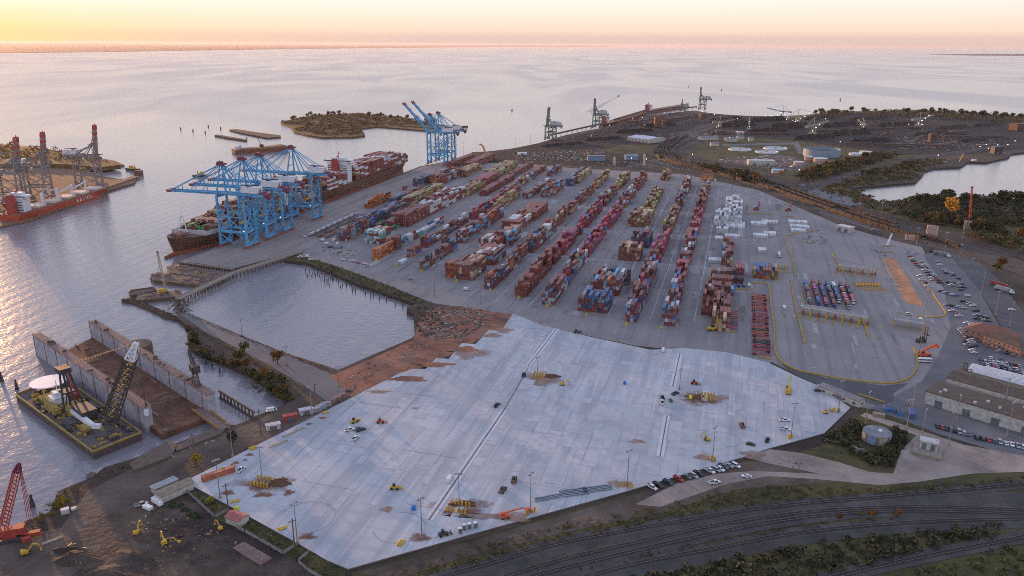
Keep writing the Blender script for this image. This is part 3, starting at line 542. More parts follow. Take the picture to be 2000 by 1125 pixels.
    for y in (-2.6, 2.6):
        if bdeg < 20: b.beam((-2, y * .6, ap), B(bl * .52, y * 1.2, 4), .55).beam((-2, y * .6, ap), B(bl * .93, y * 1.2, 1), .6).beam((-2, y * .6, ap - 1), B(bl * .30, y * 1.2, 3), .35)
        else: b.beam((-2, y * .6, ap), B(bl * .30, y, 5), .6).beam(B(bl * .30, y, 5), B(bl * .62, y, 2), .6)
    P.append(('forestay', b.mesh('forestay', mt), []))
    x0 = -g - 5; b = MB(); b.box(x0, 0, H + 5.2, 19, 9, 5.8).box(x0, 0, H + 11, 19.6, 9.6, .35)
    lg = MB(); lg.add([(x0 - 1.8, -4.53, H + 7.2), (x0 - 3.4, -4.53, H + 6.6), (x0 + 1.5, -4.53, H + 9.8), (x0 + .3, -4.53, H + 10)], [(0, 1, 2, 3)]).add([(x0 - 1.0, -4.53, H + 6.5), (x0 + .3, -4.53, H + 6.4), (x0 + 1.0, -4.53, H + 8), (x0 - .2, -4.53, H + 8)], [(0, 1, 2, 3)]).add([(x0 - 9.53, -.5, H + 6.4), (x0 - 9.53, 2.2, H + 7.2), (x0 - 9.53, 1.8, H + 8), (x0 - 9.53, -2, H + 10)], [(0, 1, 2, 3)])
    P.append(('machinery_house', b.mesh('machinery_house', house), [('emblem', lg.mesh('emblem', red)), ('roof_crane', MB().beam((x0 - 8, -1, H + 12.4), (x0 + 8, 2.5, H + 12.8), 1.1).box(x0 + 3, 1, H + 11.3, 3, 2.4, 1.2).mesh('roof_crane', M_DARKS))]))
    b = MB(); b.box(-back, 0, H + 1.5, 3, 10, 3.6).box(-back + 6, 0, H + 4.6, 6, 8, 1.6).box(-back - 2, 3, H + 1, 2, 2.4, 2).box(-back + 1, -3, H - 1.4, 2.5, 2.5, 2.8).beam((-back, -5, H + 5), (-back, -5, H + 8), .4)
    P.append(('rear_platform', b.mesh('rear_platform', head), []))
    b = MB(); b.box(-g + 8, 0, H + 4.7, 6, 7.4, 1.4).box(-g + 8, 0, H - 1.8, 2.6, 2.6, 3.2)
    P.append(('trolley', b.mesh('trolley', mt), [('cab', MB().box(-g + 12, 0, H - 2.4, 2.6, 2.4, 2.7).mesh('cab', M_WHITE)), ('spreader', MB().box(-g + 8, 0, 24, 2.4, 12, .9).box(-g + 8, 0, 24.9, 2.2, 4, .8).beam((-g + 8, -1, 26), (-g + 8, -1, H), .14).beam((-g + 8, 1, 26), (-g + 8, 1, H), .14).mesh('spreader', M_YEL))]))
    b = MB()
    for k in range(11): b.beam((-g - 1.8, -6 if k % 2 else -11, 4 + k * 4), (-g - 1.8, -11 if k % 2 else -6, 8 + k * 4), .5, .25).box(-g - 1.8, -11 if k % 2 else -6, 8 + k * 4, 1.4, 1.4, .2)
    b.beam((-g - 1.8, -11.6, 3), (-g - 1.8, -11.6, 48), .25).beam((-g - 1.8, -5.4, 3), (-g - 1.8, -5.4, 48), .25)
    if H > 45: P.append(('stairway', b.mesh('stairway', mt), []))
    if lamps:
        for p in ((-2, -9, 18.2), (-g + 2, 9.6, 17.6), (-g - 12, -4.9, H + 4)): P.append(('floodlight', MB().box(*p, .7, .7, .5, 0, .6).mesh('floodlight', M_LAMP), []))
    return (name, cat, P)
RZC = ang(at(350, 511), at(820, 325)) + math.pi / 2
QD = (at(820, 325) - at(350, 511)).normalized(); WN = Vector((-QD.y, QD.x, 0))
T_STS = sts_kind('quay_crane', 'crane', M_BLUE, M_MAR, M_MAR, 0)
T_STSU = sts_kind('quay_crane', 'crane', M_BLUE, M_MAR, M_MAR, 47, bl=64)
def quay_pt(s): return at(350, 511) + QD * s
def qs(x, y, z=G0): return (at(x, y, z) - at(350, 511)).dot(QD)
for (x, y, T, lb) in [(490, 481, T_STS, 'blue quay crane with lowered boom closest to the ship bow'), (526, 465, T_STS, 'second blue quay crane from the ship bow, boom lowered'), (561, 452, T_STS, 'third blue quay crane from the ship bow, boom lowered'), (616, 427.5, T_STS, 'fourth blue quay crane, set apart beside the white ship bridge, boom lowered'),
                       (853, 320, T_STSU, 'blue quay crane with raised boom closer to the container ship bow'), (873, 314, T_STSU, 'blue quay crane with raised boom farther along the quay, behind its twin')]:
    p = quay_pt(qs(x, y)) - WN * 4; p.z = 3.05
    inst(T, lb, p, RZC, 'blue quay cranes along the container quay')
for i, off in enumerate((-4, -34)):
    for d in (-.5, .5): pass
b = MB()
for off in (-4, -34): b.beam(quay_pt(5) + WN * off + Vector((0, 0, .1)), quay_pt(700) + WN * off + Vector((0, 0, .1)), .3, .12)
tag(b.build('crane_rails', M_RAIL), 'steel crane rails running along the container quay under the blue cranes', 'crane rails')

# ------------------------------------------------------------ ships
def hull(L, B, D, sheer=4, flare=1.0, stern=.75, bulb=True):
    """x from stern (0) to bow (L)"""
    b = MB(); st = []; n = 26
    for i in range(n + 1):
        t = i / n
        wd = 1 if t < .8 else max(.02, (1 - ((t - .8) / .2) ** 2.4)); ww = (1 if .18 < t < .68 else (stern + (1 - stern) * (t / .18) if t <= .18 else max(.02, 1 - ((t - .68) / .32) ** 1.5)))
        if t < .06: wd = .86 + .14 * t / .06
        x = t * L; xw = min(x, L * .965) if t > .9 else x; z = D + sheer * max(0, (t - .85) / .15) ** 1.5; st.append((x, xw, wd * B / 2, ww * B / 2 * .96, z))
    V = []
    for x, xw, wd, ww, z in st: V += [(xw, -ww, -1), (xw, -ww, 3.2), (x * .5 + xw * .5, -(ww * .35 + wd * .65), z * .62 + .6), (x, -wd, z), (x, wd, z), (x * .5 + xw * .5, ww * .35 + wd * .65, z * .62 + .6), (xw, ww, 3.2), (xw, ww, -1)]
    F = []; M = []
    for i in range(n):
        o = i * 8
        for k in range(7): F.append((o + k, o + k + 1, o + k + 9, o + k + 8)); M.append(2 if k in (0, 6) else (1 if k == 3 else 0))
    F += [tuple(range(8))[::-1], tuple(n * 8 + k for k in range(8))]; M += [0, 0]
    b.v = V; b.f = [f[::-1] for f in F]; b.m = M; b.c = [None] * len(F); return b
M_HULLB = flat('hull_brown', (.10, .045, .032), .6); M_HULLBT = flat('hull_antifouling', (.24, .06, .035), .7); M_DECKB = flat('ship_deck', (.14, .07, .055), .8); M_HULLR = flat('hull_red', (.38, .06, .03), .6)
def shipat(s_bow, s_stern, off, name, label, L, B, D, mats, bow_near=True, **kw):
    c = quay_pt(s_stern) + WN * off; c.z = 0
    rz = math.atan2(-QD.y, -QD.x) if bow_near else math.atan2(QD.y, QD.x)
    t = thing(name, label, 'ship', c, rz); hull(L, B, D, **kw).build('hull', mats, t); return t, c, rz
def bridge(t, x, B, D, H, w=M_WHITE, fun=True):
    b = MB(); b.box(x, 0, D, 13, B * .72, H - 6).box(x, 0, D + H - 6, 11, B * .98, 3).box(x, 0, D + H - 3, 9, B * .5, 3)
    o = b.build('superstructure', w, t); g = MB()
    for k in range(int((H - 8) / 3)): g.box(x, 0, D + 1.6 + k * 3, 13.1, B * .68, .9)
    g.box(x, 0, D + H - 5, 11.1, B * .94, 1.2); g.build('windows', M_DARKS, o)
    m = MB(); m.cyl((x, 0, D + H), (x, 0, D + H + 8), .4).beam((x, -4, D + H + 5), (x, 4, D + H + 5), .3).box(x, 2, D + H, 2, 2, 2); m.build('mast', M_CRED, t)
    if fun:
        f = MB(); f.box(x - 13, 0, D, 8, 9, H - 3, 0, .85).box(x - 13, 0, D + H - 3, 5, 6, 2.4); f.build('funnel', M_CRED, t)
def cargo(c, rz, x0, x1, B, D, hf, pal, skip=None, tier=2.75):
    n = int((x1 - x0) / 13.8); nc = int(B / 2.55); P = MIXS[pal]; cs, sn = math.cos(rz), math.sin(rz)
    for i in range(n):
        x = x0 + 7 + i * 13.8
        if skip and skip(x): continue
        base = hf(x)
        for j in range(nc):
            y = (j - (nc - 1) / 2) * 2.52; h = max(0, base - (R_.random() < .25) - (1 if j in (0, nc - 1) and R_.random() < .5 else 0))
            for k in range(h):
                if 0 < j < nc - 1 and k < h - 2: continue
                col = PAL[R_.choice(P)]; f = .8 + .4 * R_.random(); MASS.col = (col[0] * f, col[1] * f, col[2] * f)
                MASS.box(c.x + x * cs - y * sn, c.y + x * sn + y * cs, D + .3 + k * tier, CL, CW - .02, tier - .06, rz)
# near container ship
s_b = qs(331, 471, 16); s_s = qs(652, 401) + 3; L1 = s_s - s_b
t, c, rz = shipat(s_b, s_s, 27, 'container_ship', 'dark brown container ship under the blue cranes, bow toward the camera', L1, 46, 15, [M_HULLB, M_DECKB, M_HULLBT], True, sheer=4)
fm = MB(); X = L1 - 24
for y in (-1, 1): fm.beam((X, y * 5, 18), (X, y * 1.2, 36), .8)
fm.beam((X, -4, 22), (X, 4, 22), .5).beam((X, -3, 27), (X, 3, 27), .5).beam((X, 0, 34), (X, 0, 40), .4); fm.build('foremast', M_WHITE, t)
b = MB(); b.box(L1 - 18, 0, 18.6, 16, 12, 1.3, 0, .8).cyl((L1 - 9, 0, 19), (L1 - 9, 0, 21), 1.5); b.build('winches', M_DECKB, t)
b = MB(); b.cyl((L1 - 8, 0, 1.0), (L1 + 7, 0, 1.2), 2.6, 10, 1.2); b.build('bulbous_bow', M_HULLBT, t)
bridge(t, L1 * .26, 46, 15, 32)
bc = MB()
for y in (-20, 20): bc.box(L1 - 50, y, 15, 34, 1.2, 4)
bc.box(L1 - 34, 0, 15, 2, 40, 4.5); bc.build('breakwater', M_LGREY, t)
cargo(c, rz, 12, L1 - 36, 43, 16, lambda x: max(1, min(6, int((L1 - 30 - x) / 17) + 1)) if x > L1 - 130 else (5 if int(x / 14) % 4 else 6), 'brown', lambda x: abs(x - L1 * .26) < 15 or abs(x - L1 * .26 + 14) < 10)
MIXS['gs'] = ['green', 'green', 'brown', 'red', 'maroon']
cargo(c, rz, L1 - 60, L1 - 34, 43, 16, lambda x: 2, 'gs')
# far container ship
s2a = qs(655, 399) + 14; s2b = qs(824, 309, 18); L2 = s2b - s2a
t2, c2, rz2 = shipat(s2b, s2a, 26, 'container_ship', 'fully loaded container ship with white bridge moored behind the near ship', L2, 42, 15, [M_HULLB, M_DECKB, M_HULLBT], False, sheer=4)
bridge(t2, L2 * .26, 42, 15, 34)
ff = lambda x: 7 if L2 * .3 < x < L2 * .84 else (6 if x < L2 * .2 else 5)
cargo(c2, rz2, 8, L2 - 26, 41, 16, ff, 'redwhite', lambda x: abs(x - L2 * .26) < 13)

# ------------------------------------------------------------ the bulk terminal on the far side of the channel
LEFTLAND = [(-700, 420), (-300, 470), (0, 442), (60, 430), (120, 408), (200, 379), (212, 372), (262, 357), (266, 350), (235, 350), (205, 345), (180, 340), (165, 335), (190, 330), (243, 322), (225, 314), (190, 308), (130, 297), (60, 286), (0, 281), (-500, 262)]
sheet('far_terminal_ground', LEFTLAND, 2.5, ground('terminal_dirt', [(.3, (.09, .05, .03)), (.5, (.15, .09, .055)), (.7, (.2, .13, .085))], .01, bump=.5), z0=-1)
sheet('hill', [(-500, 283), (0, 284), (60, 290), (130, 300), (195, 312), (235, 322), (190, 327), (150, 322), (60, 318), (-300, 330)], 9, M_SHOAL, z0=2.5)
b = MB(); pa, pb = at(205, 366, 3), at(266, 345, 3); b.beam(pa, pb, 12, 2)
for k in range(14):
    q = pa.lerp(pb, k / 13); b.cyl((q.x, q.y, -1), (q.x, q.y, 2.4), .7, 6)
tag(b.build('finger_pier', M_DECKB), 'narrow dark pier jutting from the bulk terminal past the red ship', 'pier')
M_WPILE = flat('weathered_timber', (.11, .08, .06), .9)
p = at(271, 343, 0); b = MB(); b.box(p.x, p.y, -1, 11, 9, 9); tag(b.build('mooring_dolphin', M_DECKB), 'square dark mooring block standing in water off the pier tip', 'dolphin', )['kind'] = 'thing'
M_FCR = flat('far_crane_grey', (.22, .20, .20), .6)
T_FAR = sts_kind('terminal_crane', 'crane', M_FCR, M_FCR, M_FCR, 84, g=30, H=40, ap=58, bl=42, back=40, stripes=True, lamps=False, red=flat('band_red', (.38, .05, .03), .6), lattice=True)
LQ0, LQ1 = at(30, 437), at(215, 370); LR = math.atan2(LQ1.y - LQ0.y, LQ1.x - LQ0.x) - math.pi / 2
for k, (x, y, lb) in enumerate([(48, 402, 'grey crane with upright red banded boom above the red ship stern'), (98, 386, 'middle grey crane with upright red banded boom beside the red ship'), (196, 362, 'grey crane with upright red banded boom at the red ship bow')]):
    p = at(x, y); p.z = 2.6; inst(T_FAR, lb, p, LR, 'cranes of the far terminal')
# red bulk carrier
pa, pb = at(18, 436, 0), at(213, 374, 0); L3 = (pb - pa).length; rz3 = math.atan2(pb.y - pa.y, pb.x - pa.x)
t3 = thing('bulk_carrier', 'red bulk carrier with white hatches and deck cranes at the far terminal', 'ship', pa, rz3)
hull(L3, 30, 10, sheer=2).build('hull', [M_HULLR, M_DECKB, M_HULLR], t3); bridge(t3, 22, 26, 10, 22)
for k in range(5): MB().box(L3 * (.24 + k * .145), 0, 10, 17, 18, 2.2, 0, .95).build('hatch_cover', flat('hatch_buff', (.55, .45, .36), .7) if k == 0 else bpy.data.materials['hatch_buff'], t3)
for k in range(4):
    x = L3 * (.31 + k * .145); b = MB(); b.box(x, 0, 10, 2.6, 2.6, 14, 0, .8)
    b2 = MB(); b2.truss((x, 0, 22), (x - 17 if k else x + 17, 5, 17 + (k == 1) * 9), 1.4, .9, 6, .5, .3); o = b.build('deck_crane', M_WHITE, t3); b2.build('jib', M_WHITE, o)
def text_part(s, size, m, parent, loc, rot, name='lettering'):
    cu = bpy.data.curves.new(name, 'FONT'); cu.body = s; cu.size = size; cu.align_x = 'CENTER'; cu.space_character = 1.7 if len(s) > 4 and s.isupper() else 1; cu.extrude = .03; cu.offset = .02 * size
    o = bpy.data.objects.new(name, cu); COL.objects.link(o); dg = bpy.context.evaluated_depsgraph_get(); me = bpy.data.meshes.new_from_object(o.evaluated_get(dg)); bpy.data.objects.remove(o)
    me.materials.clear(); me.materials.append(m); o = bpy.data.objects.new(name, me); COL.objects.link(o); o.parent = parent; o.location = loc; o.rotation_euler = rot; return o
text_part('NAVIOS', 6.2, M_WHITE, t3, (L3 * .60, -15.3, 3.6), (rad(90), 0, 0))

# ------------------------------------------------------------ boats, barges and shoals out on the water
M_BARGE = flat('barge_rust', (.15, .06, .035), .8)
def bargelike(name, label, cat, pa, pb, w, h, m=M_BARGE, bow=True):
    a, c = at(*pa, 0), at(*pb, 0); L = (c - a).length; t = thing(name, label, cat, a, math.atan2(c.y - a.y, c.x - a.x))
    b = MB(); b.side([(0, .8), (L * .04, -1), (L * .96, -1), (L, h * .6), (L, h), (0, h)], -w / 2, w / 2)
    b.build('hull', m, t); return t, L
t, Lb = bargelike('sand_barge', 'long brown barge sailing on the bay in front of the low island', 'barge', (456, 300), (561, 293), 26, 7)
MB().side([(Lb * .08, 7), (Lb * .12, 9.5), (Lb * .5, 8.6), (Lb * .9, 11), (Lb * .96, 10), (Lb * .97, 7)], -11, 11).build('sand_cargo', flat('wet_sand', (.22, .13, .08), .9), t)
b = MB(); b.box(Lb * .07, 0, 7, 9, 14, 5).box(Lb * .12, 0, 7, 5, 9, 8).box(Lb * .22, 3, 7, 24, 7, 3); b.build('deck_houses', M_LGREY, t)
b = MB(); b.box(Lb * .52, 0, 9, 7, 6, 5).beam((Lb * .52, 0, 13), (Lb * .46, 0, 27), .9); b.build('deck_crane', M_DARKS, t)
M_BLK = flat('shoal_rock', (.075, .05, .035), .95)
for lb, pts in [('long_shoal', [(448, 253), (462, 252), (500, 258), (548, 264), (548, 267), (522, 269), (470, 259)]), ('short_shoal', [(419, 264), (424, 262.5), (482, 272), (481, 274), (440, 268)])]:
    sheet(lb, pts, 3.0, M_BLK, z0=-1)
DOL = [(353, 253), (377, 257), (401, 260.5), (407, 248.5), (431, 252), (482, 273)]
for x, y in DOL:
    p = at(x, y, 0); b = MB(); b.cyl((p.x, p.y, -1), (p.x, p.y, 4.5), 1.5, 7, 1.2).box(p.x, p.y, 4.5, 3, 3, .6)
    tag(b.build('channel_marker', M_WPILE), 'dark mooring pile standing alone in the open bay', 'pile', 'mooring piles in the open bay')
for x, y, rz, lb in [(260, 333, 3.0, 'small tugboat near the pier trailing a wake toward the cranes'), (391, 345, .3, 'small pilot boat leaving a long wake beside the first blue crane boom')]:
    p = at(x, y, 0); t = thing('tugboat', lb, 'boat', p, rz); MB().side([(-11, 1), (-11, 3), (8, 3), (12, 4), (10, 0), (-10, 0)], -3.6, 3.6).build('hull', M_DARKS, t); MB().box(1, 0, 3, 9, 5, 2.6).box(3, 0, 5.6, 4.5, 4, 2.4).build('wheelhouse', M_YEL, t); MB().cyl((-3, 0, 5), (-3, 0, 9), .6).build('funnel', M_CRED, t)
# island
M_FOAM = flat('wake_foam', (.75, .75, .74), .9)
ISL = [(548, 239), (575, 231), (610, 225), (650, 222), (700, 221), (760, 228), (830, 238), (880, 246), (914, 245.5), (880, 249), (850, 250), (800, 246), (740, 246), (700, 251), (711, 258), (713, 264), (690, 267), (630, 268), (600, 263), (575, 257), (567, 247)]
sheet('island', ISL, 3.5, M_SHOAL, z0=-1)
sheet('sand_bar', [(736, 247), (790, 251), (850, 256), (852, 252), (800, 248.5), (745, 245)], 3.0, M_SHOAL, z0=-1)

# ------------------------------------------------------------ floating dry dock
M_DOCKW = flat('dock_steel', (.34, .33, .36), .75, sc=.25); M_DOCKF = ground('dock_floor', [(.3, (.06, .032, .022)), (.45, (.11, .055, .035)), (.58, (.17, .085, .05)), (.72, (.22, .13, .09))], .05, lines=[(3, 60, .12, (.08, .05, .04), .5)]); M_DTOP = flat('dock_top', (.20, .13, .11), .9)
zt = 14.5
la, lb_ = at(71, 652, zt), at(287, 795, zt); ra, rb = at(180, 627, zt), at(412, 770, zt)
dk = thing('floating_dry_dock', 'long floating dry dock with two grey side walls and rusty brown floor', 'dry dock', (0, 0, 0))
du = (lb_ - la).normalized(); dv = Vector((-du.y, du.x, 0)); 
def wall(p, q, wd, name):
    n = MB(); n.beam((p.x, p.y, 6.2), (q.x, q.y, 6.2), wd, 16.2); o = n.build(name, M_DOCKW, dk)
    tpb = MB(); tpb.beam((p.x, p.y, zt), (q.x, q.y, zt), wd + .8, .5); o2 = tpb.build('wall_walkway', M_DTOP, o)
    rl = MB(); N2 = 26
    for sgn in (-1, 1):
        e0 = p + dv * sgn * (wd / 2 + .1); e1 = q + dv * sgn * (wd / 2 + .1)
        rl.beam((e0.x, e0.y, zt + 1.3), (e1.x, e1.y, zt + 1.3), .12)
        for k in range(N2):
            z = e0.lerp(e1, k / (N2 - 1)); rl.beam((z.x, z.y, zt), (z.x, z.y, zt + 1.3), .14)
            if k % 3 == 0: rl.beam((z.x, z.y, -1), (z.x, z.y, zt - .4), .35)
    rl.build('railing', M_DTOP, o)
    cl = MB()
    for k in range(14): z = p.lerp(q, R_.random()) + dv * R_.uniform(-1, 1); cl.box(z.x, z.y, zt + .25, R_.uniform(1, 3), R_.uniform(.8, 1.6), R_.uniform(.6, 2.2), R_.random())
    cl.build('deck_gear', M_WPILE, o)
wall(la, lb_, 4.2, 'side_wall'); wall(ra, rb, 4.2, 'side_wall')
fa = [la - dv * 2 * (1 if (ra - la).dot(dv) < 0 else -1)]
f0, f1, f2, f3 = la + du * 22, lb_ + du * 14, rb + du * 2, ra + du * 1
b = MB(); b.prism([(p.x, p.y) for p in (f0, f1, f2, f3)], -1, 3.4); b.build('dock_floor', M_DOCKF, dk)
for k in range(34):
    b = MB(); s_, t_ = R_.random(), R_.random(); z = f0.lerp(f1, s_).lerp(f3.lerp(f2, s_), .1 + .8 * t_)
    b.box(z.x, z.y, 3.4, R_.uniform(2, 8), R_.uniform(.4, 1.2), R_.uniform(.3, .9), math.atan2(du.y, du.x) + (1.57 if R_.random() < .5 else 0)); b.build('keel_block', M_DTOP, dk)
# gantry crane on the dock wall
def derrick(name, label, p, rz, m, hgt, jib, cabm):
    t = thing(name, label, 'crane', p, rz); b = MB()
    for a in (-2.6, 2.6):
        for c_ in (-1.6, 1.6): b.beam((a, c_, 0), (a * .5, c_ * .6, hgt), .45)
    for k in range(1, 4): b.box(0, 0, hgt * k / 4, 4.6 - k * .6, 3 - k * .3, .3)
    b.build('tower', m, t); MB().box(-1, 0, hgt, 7, 4.4, 3.6).box(-5, 0, hgt + .3, 2, 3.6, 2.4).build('machinery_house', cabm, t)
    b = MB(); b.truss((2, 0, hgt + 2), (2 + jib[0], 0, hgt + jib[1]), 1.8, .8, 9, .3, .18).beam((-2, 0, hgt + 3.6), (-2, 0, hgt + 9), .4).beam((-2, 0, hgt + 9), (2 + jib[0], 0, hgt + jib[1]), .15); b.build('jib', m, t); return t
z = ra.lerp(rb, .90); derrick('dock_crane', 'dark rusty tower crane standing on the inner dry dock wall', (z.x, z.y, zt + .25), 2.2, M_DARKS, 9, (6, 10), M_DARKS)
z = ra.lerp(rb, .30) + dv * 0; b = MB(); q = z + (dv * 9 if (ra - la).dot(dv) > 0 else -dv * 9); b.cyl((q.x, q.y, -1), (q.x, q.y, 9), 9, 12); tag(b.build('round_caisson', M_WPILE), 'round overgrown mooring cell against the inner dry dock wall', 'caisson')
# ramp bridge from dock to shore and timber fender fence
def slabbeam(name, label, cat, pa, pb, w, h, z, m, **k):
    a, c_ = at(*pa, z), at(*pb, z); b = MB(); b.beam((a.x, a.y, z - h / 2), (c_.x, c_.y, z - h / 2), w, h); return tag(b.build(name, m), label, cat)
t = thing('ramp_bridge', 'brown ramp bridge linking the dry dock floor to the shore road', 'bridge', (0, 0, 0)); a, c_ = at(386, 797, 4.6), at(438, 834, 4.6)
MB().beam((a.x, a.y, 4), (c_.x, c_.y, 3.6), 6, .8).build('deck', M_DTOP, t); dd = (c_ - a).normalized(); nn = Vector((-dd.y, dd.x, 0))
for sg in (-1, 1): q, r_ = a + nn * sg * 3.1, c_ + nn * sg * 3.1; MB().beam((q.x, q.y, 5.1), (r_.x, r_.y, 4.9), .35, 1.4).build('railing', flat('ochre_rail', (.30, .18, .05), .8) if sg < 0 else bpy.data.materials['ochre_rail'], t)
t = thing('fender_fence', 'brown timber fender fence on posts crossing the inlet', 'fence', (0, 0, 0)); a, c_ = at(428, 768, 3), at(497, 810, 3)
MB().beam((a.x, a.y, 4.6), (c_.x, c_.y, 4.6), .9, .9).build('top_rail', M_WPILE, t); MB().beam((a.x, a.y, .6), (c_.x, c_.y, .6), .9, .6).build('bottom_rail', M_WPILE, t)
for k in range(10): q = a.lerp(c_, (k + .5) / 10); MB().box(q.x, q.y, -1, .8, .8, 5.5).build('post', M_WPILE, t)

# crane barge
M_BHULL = flat('barge_hull', (.075, .055, .05), .7); M_BDECK = flat('barge_deck', (.09, .075, .07), .85)
ba, bb, bc_, bd = at(31, 772, 4), at(182, 884, 4), at(276, 846, 4), at(120, 738, 4)
bt = thing('crane_barge', 'dark barge with yellow edged deck moored beside the floating dry dock', 'barge', (0, 0, 0))
b = MB(); b.prism([(p.x, p.y) for p in (ba, bb, bc_, bd)], -1, 4); b.m = [1 if len(f) == 3 else 0 for f in b.f]; b.build('hull', [M_BHULL, M_BDECK], bt)
b = MB()
for p, q in ((ba, bb), (bb, bc_), (bc_, bd), (bd, ba)): b.beam((p.x, p.y, 4.5), (q.x, q.y, 4.5), .7, .9)
b.build('bulwark', M_YELW, bt)
def bp(s, v, z=4): q = ba.lerp(bb, s).lerp(bd.lerp(bc_, s), v); return Vector((q.x, q.y, z))
br = math.atan2((bb - ba).y, (bb - ba).x)
for i, (s_, v_, sx, sy, sz, m) in enumerate([(.50, .5, 20, 9, 3, M_YELW), (.26, .35, 16, 7, 2.6, M_YELW), (.62, .2, 12, 6, 2.2, M_DARKS), (.40, .2, 14, 4, 4, M_YELW), (.85, .55, 14, 10, 1.2, M_BDECK), (.74, .3, 8, 4, 2, M_YELW), (.55, .78, 10, 5, 2.4, M_DARKS)]):
    q = bp(s_, v_); b = MB(); b.box(q.x, q.y, 4, sx, sy, sz, br).box(q.x, q.y, 4 + sz, sx * .8, sy * .7, .5, br); b.build('deck_house', m, bt)
b = MB()
for k in range(190):
    q = bp(.06 + .9 * R_.random(), .08 + .84 * R_.random()); b.mat(R_.choice([0, 0, 1])); b.box(q.x, q.y, 4, R_.uniform(.8, 4), R_.uniform(.6, 2), R_.uniform(.5, 2.2), br + R_.choice([0, 1.57]))
b.build('deck_gear', [M_YELW, M_DARKS], bt)
q = bp(.13, .55); b = MB(); b.cyl((q.x, q.y, 10.2), (q.x, q.y, 10.8), 10, 16)
for k in range(4): b.beam((q.x + 6 * math.cos(k * 1.57), q.y + 6 * math.sin(k * 1.57), 4), (q.x + 6 * math.cos(k * 1.57), q.y + 6 * math.sin(k * 1.57), 10.2), .5)
b.build('helideck', M_WHITE, bt); q = bp(.36, .4); b = MB(); b.box(q.x, q.y, 7, 7, 7, 3.5, br).box(q.x, q.y, 10.5, 8, 8, .4, br).box(q.x, q.y, 10.9, 5, 5, 2.6, br).beam((q.x, q.y, 13), (q.x, q.y, 20), .4).beam((q.x - 2, q.y, 17), (q.x + 2, q.y, 17), .3); b.build('control_house', M_WHITE, bt)
# the barge's crawler crane
q = bp(.62, .52, 4); T0 = at(266, 670, 52)
ct = thing('derrick_crane', 'tall dark lattice boom crane with yellow bands and white tip on the barge', 'crane', (0, 0, 0))
foot = at(213, 822, 8.5); b = MB(); b.cyl((q.x, q.y, 4), (q.x, q.y, 6.5), 6, 12).box(q.x, q.y, 6.5, 14, 8, 4.5, br); b.build('machinery_house', M_DARKS, ct)
tip = T0; dr = (tip - foot); k1 = foot + dr * .80
MB().truss(foot, k1, 7.2, 5.0, 12, .6, .34).build('boom', M_DARKS, ct)
b = MB(); side = Vector((-dr.y, dr.x, 0)).normalized()
for k in range(7): c_ = foot + dr * (.12 + k * .105); w_ = 3.7 - .15 * k; b.beam(c_ - side * w_, c_ + side * w_, .55, .9)
b.build('yellow_band', M_YEL, ct)
b = MB(); b.truss(k1, tip, 4.4, 1.6, 4, .9, .6).beam(k1, tip, 1.6, 1.6); b.build('boom_tip', M_WHITE, ct)
back = bp(.52, .46, 4); b = MB(); top = Vector((back.x - 3, back.y + 1, 31))
for dx, dy in ((-4, -3), (4, -3), (4, 4), (-4, 4)): b.beam((back.x + dx, back.y + dy, 6), top + Vector((dx * .35, dy * .35, 0)), .8)
b.box(top.x, top.y, 29, 7, 6, 2.6, br).box(top.x, top.y, 17, 7, 6, 1.0, br).beam((back.x - 3, back.y - 2, 10), top + Vector((1, 1, -6)), .5); b.build('gantry_frame', M_DARKS, ct)
b = MB()
for sg in (-1.2, 1.2): b.beam(top + Vector((sg, 0, 1)), tip + Vector((sg * .3, 0, 0)), .22)
b.beam(tip, (tip.x, tip.y, 14), .2); b.build('cables', M_DARKS, ct); MB().box(tip.x, tip.y, 11, 1.8, 1.8, 3).build('hook_block', M_WHITE, ct)
e0 = bp(.55, .38, 8); MB().beam(e0, bp(.78, .4, 6.8), 2.4, 2.6).beam(bp(.78, .4, 6.8), bp(.82, .5, 6.8), 2.2, 2.4).build('white_arm', M_WHITE, ct)
q = bp(.33, .78, 4); t = thing('deck_crane', 'small red crane folded on the barge deck beside the helideck', 'crane', q, br); MB().box(0, 0, 0, 6, 4, 4).build('base', M_CRED, t); MB().truss((0, 0, 4), (-13, 3, 12), 1.6, .8, 6, .3, .2).build('jib', M_CRED, t)

# small crane barge, old barges and the trestle by the quay
q = at(312, 583, 0); t = thing('work_barge', 'small square work barge at the end of the trestle', 'barge', q, .35); MB().side([(-16, -1), (16, -1), (17, 3), (-17, 3)], -9, 9).build('hull', M_WPILE, t)
b = MB()
for k in range(16): b.box(R_.uniform(-14, 14), R_.uniform(-7, 7), 3, R_.uniform(1, 4), R_.uniform(.6, 2), R_.uniform(.4, 1.8), R_.random() * 3)
b.build('deck_gear', M_DTOP, t)
b = MB(); p = q + Vector((2, 5, 3)); t = thing('crawler_crane', 'crawler crane with upright pale lattice boom on the small work barge', 'crane', p, .3)
MB().box(0, -1.8, 0, 6, 1, 1.4).box(0, 1.8, 0, 6, 1, 1.4).build('tracks', M_DARKS, t); MB().box(-1, 0, 1.4, 6.5, 3.4, 2.6).build('cab', M_YEL, t); MB().truss((1.5, 0, 2.4), (-1, 0, 34), 1.8, 1.2, 14, .3, .2).build('boom', flat('buff_lattice', (.42, .33, .2), .7), t); MB().box(-1, 0, 34, 1.3, 1.3, 1.6).build('boom_tip', M_DARKS, t); MB().beam((-3.4, 0, 4), (-1, 0, 33), .14).build('cables', M_DARKS, t)
